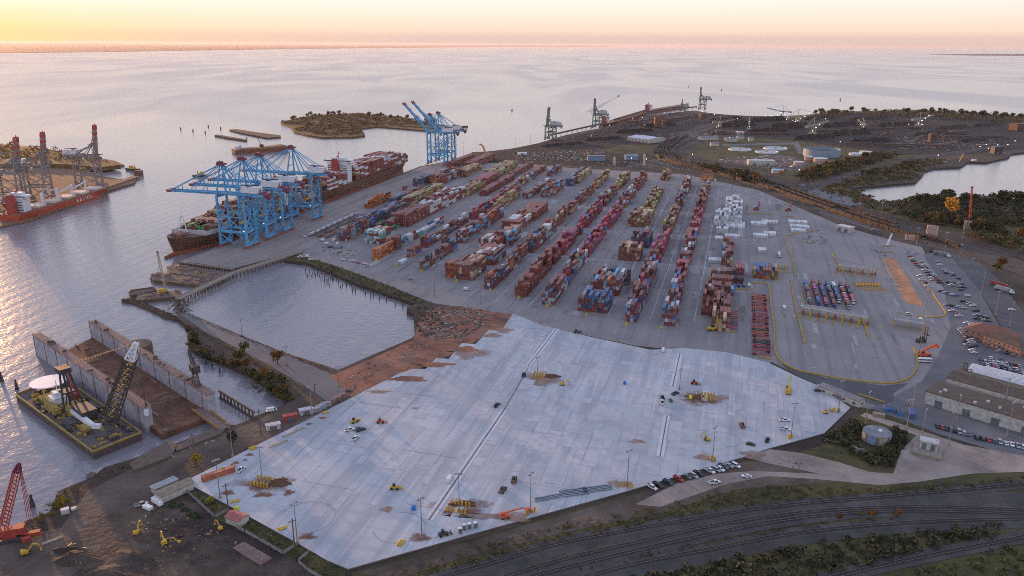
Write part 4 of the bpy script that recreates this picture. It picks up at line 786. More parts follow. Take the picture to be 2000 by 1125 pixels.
for nm, lb, pts, h in [('old_barge', 'dark sunken barge nearer the crane barge, cluttered with debris', [(293, 541), (307, 532), (420, 545), (395, 557), (300, 547)], 3.2), ('old_barge', 'dark old barge moored against the quay end behind the sunken one', [(325, 522), (342, 515), (440, 533), (425, 545), (330, 532)], 3.6)]:
    t = thing(nm, lb, 'barge', (0, 0, 0)); P = [at(x, y, h) for x, y in pts]; MB().prism([(p.x, p.y) for p in P], -1, h).build('hull', M_WPILE, t); b = MB()
    for k in range(30):
        u_ = R_.random(); z = P[0].lerp(P[-2], u_).lerp(P[1].lerp(P[2], u_), R_.uniform(.1, .9)); b.mat(R_.choice([0] * 9 + [1])); b.box(z.x, z.y, h, R_.uniform(1, 6), R_.uniform(.5, 2), R_.uniform(.3, 1.6), R_.random() * 3)
    b.build('deck_debris', [M_DTOP, M_YEL], t)
for nm, lb, cat, pts, h, m in [('wrecked_hull', 'low rusty barge hull floating by the rubble breakwater', 'wreck', [(252, 573), (256, 568), (300, 562), (306, 568), (256, 578)], 2.5, M_WPILE), ('rubble_breakwater', 'dark rubble breakwater ending in the channel beyond the dry dock', 'breakwater', [(237, 584), (262, 583), (300, 598), (330, 612), (352, 618), (349, 626), (325, 620), (296, 606), (262, 592), (240, 588)], 1.6, M_BLK)]:
    P = [at(x, y, h) for x, y in pts]; b = MB(); b.prism([(p.x, p.y) for p in P], -1, h)
    if 'rubble' in nm:
        for k in range(150):
            z = R_.choice([P[i].lerp(P[len(P) - 1 - i], R_.random()).lerp(P[i + 1].lerp(P[len(P) - 2 - i], R_.random()), R_.random()) for i in range(4)]); b.box(z.x, z.y, h - .6, R_.uniform(.8, 2.6), R_.uniform(.8, 2.2), R_.uniform(.6, 1.8), R_.random() * 3, .7)
    else:
        for k in range(len(P)): b.beam(P[k] + Vector((0, 0, .3)), P[(k + 1) % len(P)] + Vector((0, 0, .3)), .8, 1.2)
    tag(b.build(nm, m), lb, cat)
t = thing('collapsed_pier', 'collapsed splintered pier section between the trestle and the tree lined road', 'pier', (0, 0, 0)); b = MB(); a = at(345, 583, 3); c_ = at(358, 612, 2)
for k in range(34): z = a.lerp(c_, R_.random()) + Vector((R_.uniform(-4, 4), R_.uniform(-3, 3), 0)); e_ = z + Vector((R_.uniform(-6, 6), R_.uniform(-9, 9), 0)); b.beam((z.x, z.y, R_.uniform(.5, 6)), (e_.x, e_.y, R_.uniform(-.5, 3)), R_.uniform(.4, 1.4), .5)
b.build('broken_timbers', M_WPILE, t)
t = thing('trestle_pier', 'narrow concrete trestle pier closing the square basin from the harbour', 'pier', (0, 0, 0)); P = [at(348, 583, 4.6), at(457, 532, 4.6), at(590, 490, 4.6)]; b = MB(); b2 = MB(); b3 = MB()
M_TRE = flat('trestle_concrete', (.24, .20, .16), .9)
for i in range(2):
    a, c_ = P[i], P[i + 1]; b.beam((a.x, a.y, 4.2), (c_.x, c_.y, 4.2), 6, .9); n_ = int((c_ - a).length / 4.5); d = (c_ - a).normalized(); nn = Vector((-d.y, d.x, 0))
    for k in range(n_):
        q = a.lerp(c_, k / n_)
        for sg in (-2.4, 2.4): b2.beam((q.x + nn.x * sg, q.y + nn.y * sg, -1), (q.x + nn.x * sg, q.y + nn.y * sg, 3.8), .6)
    for sg in (-2.9, 2.9): b3.beam((a.x + nn.x * sg, a.y + nn.y * sg, 5), (c_.x + nn.x * sg, c_.y + nn.y * sg, 5), .25, .7)
b.build('deck', M_TRE, t); tag(b2.build('piles', M_WPILE, t), kind='stuff'); b3.build('parapet', M_TRE, t)
# quay face piles under the apron end
b = MB(); a, c_ = at(351, 512, 3), at(457, 526, 3)
for k in range(22): q = a.lerp(c_, k / 21); b.box(q.x, q.y, -1, .7, .7, 3.9)
b.beam((a.x, a.y, 3.0), (c_.x, c_.y, 3.0), 1.2, .9); tag(b.build('fender_wall', M_TRE), 'pale fender wall with piles along the near end of the quay', 'fender')
# timber piles standing in the basin
PL = [(598, 536), (601, 541), (597, 530), (604, 533), (609, 541), (611, 536), (616, 540), (613, 531), (624, 540), (631, 543), (627, 548), (634, 551), (637, 543), (639, 552), (641, 548), (634, 540), (629, 536), (643, 558), (649, 548), (651, 547), (657, 548), (661, 553), (665, 562), (669, 559), (675, 553), (677, 560), (683, 556), (687, 559), (677, 551), (688, 570), (694, 570), (694, 568), (698, 561), (704, 564), (711, 569), (714, 576), (718, 567), (724, 581), (727, 571), (729, 580), (741, 586), (755, 589), (757, 582), (762, 583), (772, 596), (787, 602), (787, 598), (706, 560), (709, 564), (690, 563), (645, 545), (620, 536)]
T_PILE = ('timber_pile', 'pile', [('timber_pile', MB().cyl((0, 0, -1), (.15, 0, 2.6), .42, 6, .36).mesh('timber_pile', M_DARKS), [])])
for x, y in PL: inst(T_PILE, 'old dark timber pile standing in the still basin below the grassy bank', at(x, y, 0), R_.random() * 3, 'old piles in the square basin', (1, 1, R_.uniform(.7, 1.3)))
for x, y in [(403, 712), (415, 720), (429, 727)]: inst(T_PILE, 'old dark timber pile standing in the inlet below the pier trees', at(x, y, 0), 0, 'old piles in the inlet', (1.3, 1.3, 1.3))
for x, y, lb in [(64, 990, 'dark conical mooring buoy floating near the red crane'), (4, 745, 'dark pile rising from the glittering water at the picture edge'), (33, 760, 'dark mooring post with crosspiece at the crane barge corner')]:
    b = MB(); b.cyl((0, 0, -1), (0, 0, 4), 1.3, 8, .7).cyl((0, 0, 4), (0, 0, 6.5), .6, 8, .5).box(0, 0, 3.6, 2.0, .4, .4); tag(b.build('mooring_post', M_DARKS, None, at(x, y, 0)), lb, 'mooring post')
# ------------------------------------------------------------ barriers, masts, buildings
M_WALLP = flat('pale_wall', (.42, .40, .36), .85); M_WALLW = flat('white_wall', (.42, .41, .38), .8); M_BRICK = flat('brick_wall', (.30, .15, .10), .9, sc=1.5); M_ROOFB = flat('brown_roof', (.085, .065, .05), .9, sc=.3); M_ROOFR = flat('red_brown_roof', (.19, .085, .06), .9)
M_ROOFG = flat('grey_roof', (.17, .175, .19), .8, sc=.3); M_ROOFL = flat('pale_roof', (.48, .47, .45), .7); M_BLUEW = flat('blue_grey_wall', (.16, .24, .34), .8); M_GLASS = flat('dark_glass', (.03, .035, .045), .15, var=0); M_DOOR = flat('door_paint', (.12, .13, .15), .6); M_TAN = flat('tan_roof', (.33, .27, .2), .85)
M_KERB = flat('kerb_yellow', (.32, .21, .04), .8, sc=.5)
KERBS = [('inner edge of the truck lanes beside the white tanks', [(1537, 462), (1537, 480), (1547, 505), (1554, 540)]), ('lane edge left of the waiting trucks', [(1545, 547), (1550, 580), (1560, 625), (1572, 672)]),
    ('long curve round the gate apron', [(1454, 554), (1491, 554), (1502, 562), (1506, 600), (1512, 640), (1512, 665), (1514, 686), (1522, 702), (1540, 716), (1562, 725), (1612, 735), (1662, 743), (1725, 749), (1762, 745), (1782, 732), (1791, 715), (1790, 695), (1784, 681)]),
    ('curve beside the clay pit and car park', [(1801, 552), (1815, 565), (1827, 582), (1846, 610), (1838, 619), (1812, 620), (1790, 618)]), ('short kerb below the small tank farm', [(1625, 495), (1635, 512), (1645, 532)]), ('short kerb right of the gate canopy', [(1683, 622), (1690, 640), (1697, 660)]),
    ('stub by the inspection canopy', [(1757, 610), (1765, 626)]), ('strip below the chassis row', [(1481, 697), (1506, 702)]), ('strip below the small chassis block', [(1407, 646), (1440, 650)]), ('strip behind the white site office', [(1675, 771), (1700, 778), (1727, 787)]), ('strip below the parked tractors', [(1416, 563), (1465, 567)]),
    ('short kerb by the waiting trucks', [(1566, 576), (1572, 600)]), ('kerb under the reefer racks', [(1420, 465), (1436, 465)]), ('kerb under the red crane', [(1460, 416), (1510, 420)]), ('kerb under the parts yard', [(1530, 422), (1552, 424)]), ('kerb at the small fenced compound', [(1538, 461), (1560, 456), (1600, 450)])]
for lb, pts in KERBS:
    P = spline([Vector((*at(x, y)[:2], 0)) for x, y in pts], 3); b = MB(); ribbon(b, P, 1.1, 3.05, 3.75); tag(b.build('road_barrier', M_KERB), 'yellow barrier, ' + lb, 'barrier')
M_LINE = flat('line_paint', (.50, .50, .48), .8, sc=2)
def stripes(name, lines, z, wd=.5):
    b = MB()
    for k, (p, q) in enumerate(lines):
        a, c_ = (Vector(p) if len(p) == 3 else at(*p, z)), (Vector(q) if len(q) == 3 else at(*q, z)); d = (c_ - a).normalized(); n_ = Vector((-d.y, d.x, 0)) * wd / 2; zz = z + .0006 * k
        b.add([(a.x - n_.x, a.y - n_.y, zz), (c_.x - n_.x, c_.y - n_.y, zz), (c_.x + n_.x, c_.y + n_.y, zz), (a.x + n_.x, a.y + n_.y, zz)], [(0, 1, 2, 3)])
    return tag(b.build(name, M_LINE), kind='structure')
ln = []
for a_ in (717, 840.5, 966, 1092): ln += [(AB(a_ - .5, -300 if a_ > 720 else -250), AB(a_ - .5, 25)), (AB(a_ + 1.8, -300 if a_ > 720 else -250), AB(a_ + 1.8, 25))]
for b_ in (-176, -147, -84, -52, -20): ln += [(AB(560, b_), AB(1150, b_))]
stripes('yard_lane_lines', ln, 3.08, .35)
M_WEAR = ground('tyre_wear', [(.35, (.10, .10, .105)), (.65, (.16, .16, .165))], .3, rough=.8)
R3 = random.Random(5); b = MB()
for k in range(90):
    b_ = R3.choice([-205, -175, -147, -118, -84, -52, -20, 12, -240]) + R3.uniform(-6, 6); a_ = R3.uniform(575, 1050); l_ = R3.uniform(10, 60); w_ = R3.uniform(.25, .7); p = AB(a_, b_); z = 3.066 + k * .0002
    b.add([AB(a_, b_ - w_, z), AB(a_ + l_, b_ - w_ + R3.uniform(-.6, .6), z), AB(a_ + l_, b_ + w_, z), AB(a_, b_ + w_, z)], [(0, 3, 2, 1)])
b.f = [f[::-1] for f in b.f]; tag(b.build('tyre_marks', M_WEAR), kind='structure')

M_POLE = flat('pole_steel', (.24, .20, .18), .6)
def pole_T(h, head='bar'):
    b = MB(); b.cyl((0, 0, 0), (0, 0, h), .27, 6, .12); m = MB()
    if head == 'bar': m.box(0, 0, h, 3.4, .5, .35).box(-1.3, 0, h - .25, .9, .9, .3).box(1.3, 0, h - .25, .9, .9, .3)
    else: m.cyl((0, 0, h - .3), (0, 0, h + .3), 1.1, 8)
    bs = MB(); bs.cyl((0, 0, 0), (0, 0, .9), .7, 8)
    return ('light_mast', 'light pole', [('mast', b.mesh('mast', M_POLE), []), ('lamp_head', m.mesh('lamp_head', M_GREY), []), ('footing', bs.mesh('footing', M_TRE), [])])
T_P18, T_P25, T_P30, T_P12 = pole_T(19), pole_T(26, 'ring'), pole_T(34, 'ring'), pole_T(13)
PS = [(610, 817, 'beside the grey drainage boxes at the slab edge'), (455, 892, 'beside the round bush at the slab edge'), (1036, 1000, 'behind the orange boom lift'), (824, 1052, 'at the muddy gap in the bottom slab edge'), (1225, 952, 'at the slab edge right of the steel bundles'), (1391, 902, 'above the parked pickups'), (1050, 736, 'in the upper bollard cluster'),
      (1545, 852, 'beside the two white pickups'), (1637, 805, 'by the white site office'), (897, 1000, 'in the lower bollard cluster'), (513, 945, 'in the bollard cluster near the orange container'), (430, 972, 'at the slab edge below the orange container'), (581, 1062, 'at the lowest left slab edge'), (662, 755, 'on the road corner at the basin'), (560, 714, 'by the middle pier tree'), (473, 655, 'on the pier road between the two basins'), (1327, 760, 'by the bollard row near the red tractor')]
for x, y, lb in PS: inst(T_P18 if y > 760 else T_P12, 'slim light pole ' + lb, at(x, y, ZS if x > 620 or y > 930 else 3.05), R_.random())
PY = [(1243, 562, 'in the lane beside the row at fifth yellow marker'), (793, 452, 'in front of the dark red container block'), (727, 507, 'near the orange container stack'), (963, 440, 'among the mixed rows in the west yard'), (1031, 378, 'in the north part of the west rows'), (1322, 432, 'beside the olive stack in the middle yard'), (1222, 455, 'in the lane right of the crimson row'), (1413, 548, 'beside the brown stack near the tractors'), (1436, 375, 'near the white stacked reefers'), (1390, 392, 'in the open northern corner'),
      (1471, 610, 'rising over the long chassis row'), (1584, 476, 'beside the small tank compound'), (1703, 535, 'at the end of the long gate canopy'), (1801, 632, 'beside the yellow kerb of the clay pit'), (1795, 690, 'between canopy and orange reach truck'), (849, 578, 'on the quay road below the brown block'), (938, 592, 'on the quay road by the clay mound'), (853, 342, 'on the quay apron by the far ship'), (711, 402, 'on the quay apron facing the far ship stern'), (880, 320, 'on the apron behind the raised cranes'),
      (1232, 390, 'in the third lane of the middle yard'), (1121, 372, 'beside the navy and olive block'), (1271, 330, 'behind the northern container rows'), (1345, 335, 'by the rail yard curve'), (1310, 345, 'behind the last middle row')]
for x, y, lb in PY: inst(T_P25, 'tall yard light mast ' + lb, at(x, y, 3.05), R_.random())
PR = [(1872, 516, 'first along the road verge from the rail crossing'), (1894, 546, 'second along the road verge'), (1916, 577, 'third along the road verge'), (1944, 616, 'fourth along the road verge'), (1971, 639, 'fifth along the road verge, by the brick office'), (1845, 490, 'in the hedge corner of the car park'), (1789, 480, 'beside the lawn north of the car park'), (1880, 466, 'beyond the rail yard by the dirt pile'), (1697, 442, 'between rail yard and tyre stacks'), (1720, 425, 'on the grass beyond the rail yard'), (1678, 408, 'by the upper car park'), (1580, 378, 'at the rail junction'),
      (1501, 338, 'in front of the round white tanks'), (1420, 308, 'on the treatment plant lawn'), (1503, 320, 'behind the long plant building'), (1646, 335, 'beside the large round blue tank'), (1675, 318, 'right of the large round tank'), (1688, 312, 'behind the small white tanks'), (1780, 805, 'on the grass by the blue skips'), (1865, 835, 'at the corner of the brown roofed workshop'), (1690, 828, 'beside the round brick tank'), (1798, 865, 'beside the small white pump building'), (1852, 870, 'on the verge right of the pump building'), (1967, 850, 'at the lot edge below the workshop'), (1769, 845, 'on the gravel verge left of the pump house'), (1771, 790, 'on the asphalt above the blue skips'), (1960, 800, 'on the workshop frontage'), (1937, 740, 'by the white roofed hangar')]
for x, y, lb in PR: inst(T_P18 if y < 500 else T_P18, 'street light pole ' + lb, at(x, y, 3.05), R_.random())
FP = [(864, 290), (905, 306), (930, 303), (1007, 297), (1036, 288), (1073, 286), (1102, 298), (1128, 296), (1156, 284), (1249, 257), (1270, 246), (1285, 240), (1430, 268), (1503, 262), (1560, 250), (1660, 270), (1740, 262), (1800, 266)]
for x, y in FP:
    if x > 870: inst(T_P25, 'thin mast standing on the dark coal terminal shore', at(x, y, 3.05), 0, 'masts of the coal terminal')
for x in range(1445, 1515, 9): inst(T_P12, 'thin mast standing along the far coal terminal shore', at(x, 229, 3.05), 0, 'masts along the coal shore')
T_WP = ('utility_pole', 'utility pole', [('post', MB().cyl((0, 0, 0), (0, 0, 15), .3, 6, .22).mesh('post', M_WPILE), []), ('crossarm', MB().box(0, 0, 13.6, 3.2, .25, .3).mesh('crossarm', M_WPILE), [])])
for x, y, lb in [(447, 1002, 'wooden pole at the slab edge above the red roofed shed'), (576, 1075, 'wooden pole at the slab edge by the grassy pens'), (617, 795, 'wooden pole behind the grey drainage boxes'), (510, 850, 'wooden pole by the pipes along the dirt road'), (381, 900, 'wooden pole beside the yellow bush')]:
    inst(T_WP, lb, at(x, y, 3.05), .6)

# yellow bollards round the mast bases
T_BOL = ('bollard', 'bollard', [('bollard', MB().cyl((0, 0, 0), (0, 0, 2.3), .42, 7).mesh('bollard', M_YEL), [])])
for cx, cy, nx, lb in [(513, 944, 6, 'thick yellow steel bollard in the cluster near the orange container'), (895, 994, 6, 'thick yellow steel bollard in the lower middle cluster on the slab'), (1053, 735, 5, 'thick yellow steel bollard in the upper cluster on the slab'), (1382, 777, 5, 'thick yellow steel bollard in the right cluster on the slab')]:
    c_ = at(cx, cy, ZS)
    for i in range(nx):
        for sg in (-1, 1):
            inst(T_BOL, lb, c_ + EB * (i - (nx - 1) / 2) * 1.7 + EA * sg * 2.8 + Vector((0, 0, 0)), 0, 'yellow bollards ' + lb.split('bollard ')[1])
for cx, cy, lb in [(1036, 1002, 'behind the boom lift'), (1225, 950, 'right of the steel bundles'), (1391, 900, 'above the parked pickups'), (1543, 856, 'by the two white pickups'), (1635, 805, 'by the site office')]:
    for k in range(5): inst(T_BOL, 'yellow bollard guarding the light pole ' + lb, at(cx, cy, ZS) + Vector((R_.uniform(-2.4, 2.4), R_.uniform(-1.6, 1.6), 0)), 0, 'bollards ' + lb)
T_MK = ('row_marker', 'marker', [('row_marker', MB().box(0, 0, 0, 1.9, 1.9, 1.7, 0, .8).box(0, 0, 1.7, 1.1, 1.1, .5).mesh('row_marker', M_YEL), [])])
for i, (x, y) in enumerate([(958, 567), (1013, 582), (1068, 598), (1145, 616), (1223, 634), (1292, 641)]): inst(T_MK, f'yellow block marker, {ORD[i]} along the row ends from the clay mound', at(x, y + 1, 3.05), TH)
for x, y, lb in [(892, 549, 'below the big brown container block'), (823, 530, 'below the narrow navy stack'), (773, 518, 'beside the lone white box'), (735, 508, 'below the orange stack')]: inst(T_MK, 'yellow block marker ' + lb, at(x, y + 1, 3.05), TH)

sheet('plant_yard', [(1400, 312), (1450, 306), (1540, 302), (1580, 318), (1560, 336), (1480, 326)], 3.09, M_DIRT); sheet('plant_road', [(1410, 282), (1560, 278), (1570, 300), (1560, 301), (1550, 282), (1412, 285)], 3.10, M_LOT)
def box_building(name, label, p, rz, w, d, h, wall_, roof_, kind='flat', rise=2.5, win=(0, 0), doors=0, ov=.4, cat='building', eq=0, pier=None):
    """p is the centre of the footprint; x is the long side"""
    t = thing(name, label, cat, p, rz); wl = MB(); wl.box(0, 0, 0, w, d, h, bottom=False)
    if kind == 'gable':
        wl.add([(-w / 2, -d / 2, h), (-w / 2, d / 2, h), (-w / 2, 0, h + rise)], [(0, 2, 1)]).add([(w / 2, -d / 2, h), (w / 2, d / 2, h), (w / 2, 0, h + rise)], [(0, 1, 2)])
    wo = wl.build('wall', wall_, t); r = MB(); W, D_ = w / 2 + ov, d / 2 + ov
    if kind == 'flat': r.box(0, 0, h + .003, w + ov * 2, d + ov * 2, .45)
    elif kind == 'gable':
        for s in (-1, 1): r.beam((-W, s * D_ / 2, h + rise / 2 - .05), (W, s * D_ / 2, h + rise / 2 - .05), .01) if False else r.add([(-W, s * D_, h - ov * rise / d), (W, s * D_, h - ov * rise / d), (W, 0, h + rise + .15), (-W, 0, h + rise + .15), (-W, s * D_, h - ov * rise / d + .3), (W, s * D_, h - ov * rise / d + .3), (W, 0, h + rise + .45), (-W, 0, h + rise + .45)], [(4, 5, 6, 7), (3, 2, 1, 0), (0, 1, 5, 4), (1, 2, 6, 5), (3, 0, 4, 7)])
    elif kind == 'hip':
        k = W - D_; r.add([(-W, -D_, h), (W, -D_, h), (W, D_, h), (-W, D_, h), (-k, 0, h + rise), (k, 0, h + rise)], [(0, 1, 5, 4), (1, 2, 5), (2, 3, 4, 5), (3, 0, 4), (3, 2, 1, 0)])
    elif kind == 'arch':
        n_ = 8; pr = [(-D_ + 2 * D_ * i / n_, h + rise * math.sin(math.pi * i / n_)) for i in range(n_ + 1)]; V = [(x, y, z) for x in (-W, W) for y, z in pr]
        r.add(V, [(i, i + n_ + 1, i + n_ + 2, i + 1) for i in range(n_)] + [tuple(range(n_ + 1)), tuple(range(2 * n_ + 1, n_, -1))])
    ro = r.build('roof', roof_, t)
    if eq:
        rr = random.Random(int(w * 10 + eq))
        for k in range(eq): m = MB(); m.box(rr.uniform(-w * .42, w * .42), rr.uniform(-d * .4, d * .4), h + .45, rr.uniform(.8, 2), rr.uniform(.8, 1.6), rr.uniform(.6, 1.3)); m.build('roof_vent', M_ROOFL, ro)
    nx, nz = win
    for s in (-1, 1):
        for j in range(nz):
            for i in range(nx):
                x = -w / 2 + w * (i + .5) / nx; z = 1.0 + j * 3.1
                f = MB().box(x, s * d / 2, z, 1.7, .16, 1.4).build('window', M_WALLW, t); MB().box(x, s * (d / 2 + .05), z + .15, 1.4, .12, 1.1).build('pane', M_GLASS, f)
    if nx:
        for s in (-1, 1):
            for j in range(nz):
                for i in range(max(1, int(nx * d / w))):
                    y = -d / 2 + d * (i + .5) / max(1, int(nx * d / w)); f = MB().box(s * w / 2, y, 1.0 + j * 3.1, .16, 1.7, 1.4).build('window', M_WALLW, t); MB().box(s * (w / 2 + .05), y, 1.15 + j * 3.1, .12, 1.4, 1.1).build('pane', M_GLASS, f)
    for k in range(doors):
        x = -w / 2 + w * (k + .5) / doors; MB().box(x, -d / 2, 0, min(4, w / doors * .5), .2, min(h * .8, 4)).build('door', M_DOOR, t)
    return t
GZ = Vector((0, 0, 0))
def BP(x, y): p = at(x, y, 3.05); return p
RG = ang(at(1570, 612), at(1690, 632))           # bearing of the gate canopies
def RZ(a, c_): return ang(at(*a), at(*c_))
box_building('site_office', 'long pale site office with dark roof at the slab corner', BP(1643, 778), RZ((1612, 768), (1662, 788)), 26, 6, 3.6, M_WALLP, M_ROOFG, 'gable', 1.2, (4, 1), 1)
box_building('brick_office', 'two storey brick office with brown hipped roof and garden strip', BP(1935, 664), RZ((1915, 664), (1992, 690)) + .25, 30, 17, 6.6, M_BRICK, M_ROOFR, 'hip', 4.5, (8, 2), 1)
box_building('office_wing', 'brick office wing with dark hipped roof joined to the two storey office', BP(1966, 682), RZ((1915, 664), (1992, 690)) - .05, 26, 13, 6.2, M_BRICK, M_ROOFB, 'hip', 4, (8, 2), 1)
RW = RZ((1857, 815), (1976, 852))
box_building('workshop', 'wide workshop with low brown roof and pale front wall', BP(1925, 810), RW, 58, 20, 7.5, M_WALLW, M_ROOFB, 'flat', 0, (0, 0), 4, eq=7)
box_building('workshop_annex', 'second brown roofed workshop hall behind the pale fronted one', BP(1950, 783), RW, 52, 20, 9.0, M_WALLP, M_ROOFB, 'gable', 1.6, (0, 0), 0, eq=0)
box_building('fabric_hangar', 'dark sided hangar with pale curved roof behind the workshops', BP(1924, 752), RW + .02, 18, 17, 8, M_ROOFG, M_ROOFL, 'arch', 3); box_building('fabric_hangar', 'larger dark sided hangar with pale curved roof at the picture edge', BP(1973, 764), RW + .02, 30, 17, 8, M_ROOFG, M_ROOFL, 'arch', 3.4)
box_building('service_building', 'small pale block building with two dark doors beside the rail yard', BP(1650, 452), RZ((1635, 452), (1664, 458)), 16, 10, 6, M_WALLP, M_ROOFL, 'flat', 0, (0, 0), 2)
box_building('long_shed', 'long tan roofed shed at the corner of the new slab', BP(341, 966), RZ((322, 975), (366, 955)), 16, 5.5, 3.4, M_WALLP, flat('dull_tan_roof', (.22, .18, .13), .85), 'gable', 1.4)
box_building('tarpaulin_shelter', 'flat grey shelter beside the long tan shed', BP(322, 953), RZ((322, 975), (366, 955)), 11, 4, 2.4, M_WALLP, flat('tarpaulin', (.26, .27, .26), .8), 'flat')
box_building('red_roof_shed', 'open shed with faded red roof at the fence below the slab', BP(464, 1020), RZ((448, 1018), (480, 1030)), 8, 5.5, 3, M_WALLP, flat('faded_red_roof', (.30, .10, .09), .8), 'gable', 1.0)
box_building('depot_hall', 'wide low hall with pale blue roof at the edge of the coal terminal', BP(1262, 276), RZ((1225, 278), (1275, 285)), 62, 52, 8, M_WALLP, flat('pale_blue_roof', (.36, .42, .48), .6), 'gable', 3, (0, 0), 6)
box_building('blue_shed', 'long blue grey shed behind the container rows', BP(1164, 313), 0, 31, 14, 8, M_BLUEW, M_ROOFG, 'flat'); box_building('blue_shed', 'square blue shed standing right of the longer one', BP(1233, 312), 0, 23, 13, 8, M_BLUEW, M_BLUEW, 'flat')
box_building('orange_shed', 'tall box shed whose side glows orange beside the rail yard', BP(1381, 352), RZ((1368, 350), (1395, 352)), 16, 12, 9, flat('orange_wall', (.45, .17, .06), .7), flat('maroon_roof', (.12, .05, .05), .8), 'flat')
box_building('plant_building', 'long pale building in front of the treatment tanks', BP(1485, 322), -.06, 44, 14, 8, M_WALLW, M_ROOFL, 'flat', 0, (8, 1), 2)
box_building('plant_shed', 'small shed with bright blue roof by the orange tree', BP(1518, 338), -.1, 17, 9, 5, M_WALLW, flat('sky_roof', (.35, .5, .62), .6), 'gable', 1.5)
for x, y, w_, d_, lb in [(1383, 273, 40, 16, 'long grey hut group behind the rail curve'), (1427, 276, 26, 14, 'grey hut right of the long one behind the rail curve'), (1445, 272, 14, 9, 'small pale hut by the coal field edge'), (1395, 285, 16, 10, 'small pale hut on the plant lawn edge'), (1466, 275, 10, 8, 'tiny white hut by the coal field')]: box_building('terminal_hut', lb, BP(x, y), .05, w_, d_, 6, M_WALLP, M_ROOFG, 'gable', 2)
# canopies over the truck lanes
def canopy(label, p, rz, w_, d_, h, lanes, booth=True):
    t = thing('lane_canopy', label, 'canopy', p, rz); r = MB(); r.box(0, 0, h, w_, d_, .7); r.build('roof', M_ROOFG, t); e_ = MB()
    e_.box(0, -d_ / 2 - .06, h - .1, w_ + .2, .1, .95).box(-w_ / 2 - .06, 0, h - .1, .1, d_, .95).box(0, d_ / 2 + .06, h - .1, w_ + .2, .1, .95); e_.build('fascia', M_ROOFL, t)
    for k in range(lanes + 1):
        x = -w_ / 2 + w_ * k / lanes; 
        for y in (-d_ * .35, d_ * .35): MB().box(x, y, 0, .5, .5, h).build('column', M_YEL, t)
        if booth:
            isl = MB().box(x, -d_ * .9, 0, 1.3, d_ * 2.6, .35).build('lane_island', M_KERB, t); MB().box(x, -d_ * .5, .35, 1.2, 2.6, 2.4).box(x, -d_ * .5, 2.75, 1.5, 3, .3).build('booth', [M_CRED, M_YEL][k % 2], isl)
            MB().cyl((x, -d_ * 1.5, .35), (x, -d_ * 1.5, 1.6), .25, 6).cyl((x, -d_ * 2.0, .35), (x, -d_ * 2.0, 1.6), .25, 6).build('lane_bollard', M_YEL, isl)
    return t
canopy('long grey canopy over the lanes below the waiting trucks', BP(1631, 622), RG, 46, 7, 5.6, 8)
canopy('grey canopy with yellow booths above the clay pit lanes', BP(1672, 532), RG + .05, 32, 6, 5.6, 6)
canopy('wide grey inspection canopy near the yellow kerb corner', BP(1776, 640), RG, 20, 9, 6, 2, False)
for x, y, lb in [(1735, 482, 'nearer'), (1737, 493, 'second'), (1738, 473, 'farthest')]: pass
# lane islands without roof
for gx, gy, n_, lb in [(1520, 527, 7, 'yellow edged lane divider in the old gate beside the yellow stack'), (1694, 560, 8, 'yellow edged lane divider below the upper gate canopy')]:
    for k in range(n_):
        p = at(gx - 18 + k * 6.2, gy, 3.05); b = MB(); b.box(0, 0, 0, 1.0, 24, .3, 0).cyl((0, -11, .3), (0, -11, 1.5), .3, 6).cyl((0, 11, .3), (0, 11, 1.5), .3, 6).box(0, 2, .3, .9, 2, 2)
        tag(b.build('lane_island', M_KERB, None, p, TH - math.pi / 2 + (.0 if gx < 1600 else .35)), lb, 'lane divider', lb)
# clay pit with concrete rim
def px_beams(name, label, cat, pts, w_, h, m, z=3.05, close=False, kind=None):
    b = MB(); P = [at(x, y, z) for x, y in pts]; P = P + [P[0]] if close else P
    for i in range(len(P) - 1): b.beam((P[i].x, P[i].y, z + h / 2), (P[i + 1].x, P[i + 1].y, z + h / 2), w_, h)
    return tag(b.build(name, m), label, cat, kind=kind)
sheet('clay_pit', [(1722, 502), (1748, 505), (1776, 548), (1800, 590), (1801, 598), (1772, 592), (1760, 575), (1752, 560)], 3.12, ground('orange_clay', [(.3, (.28, .12, .06)), (.5, (.42, .2, .1)), (.7, (.5, .28, .17))], .2, bump=.3))
px_beams('pit_wall', 'pale concrete strip along the near side of the clay pit', 'kerb', [(1721, 501), (1736, 530), (1752, 560)], 2.6, .6, M_TRE)
for x, y, r_, lb in [(1736, 481, .1, 'upper of the two pale steel girders above the clay pit'), (1729, 492, -.1, 'lower pale steel girder above the clay pit')]: tag(MB().box(0, 0, 0, 14, 1.5, 1.6).build('steel_girder', M_TAN, None, at(x, y, 3.05), r_), lb, 'girder')
b = MB(); b.truss((0, 0, 1.5), (16, 6, 9), 1.6, 1.0, 7, .4, .25).box(-1, -.5, 0, 3, 2, 2); tag(b.build('conveyor_boom', M_WHITE, None, at(1733, 480, 3.05), .6), 'white slanted conveyor boom above the clay pit', 'conveyor')

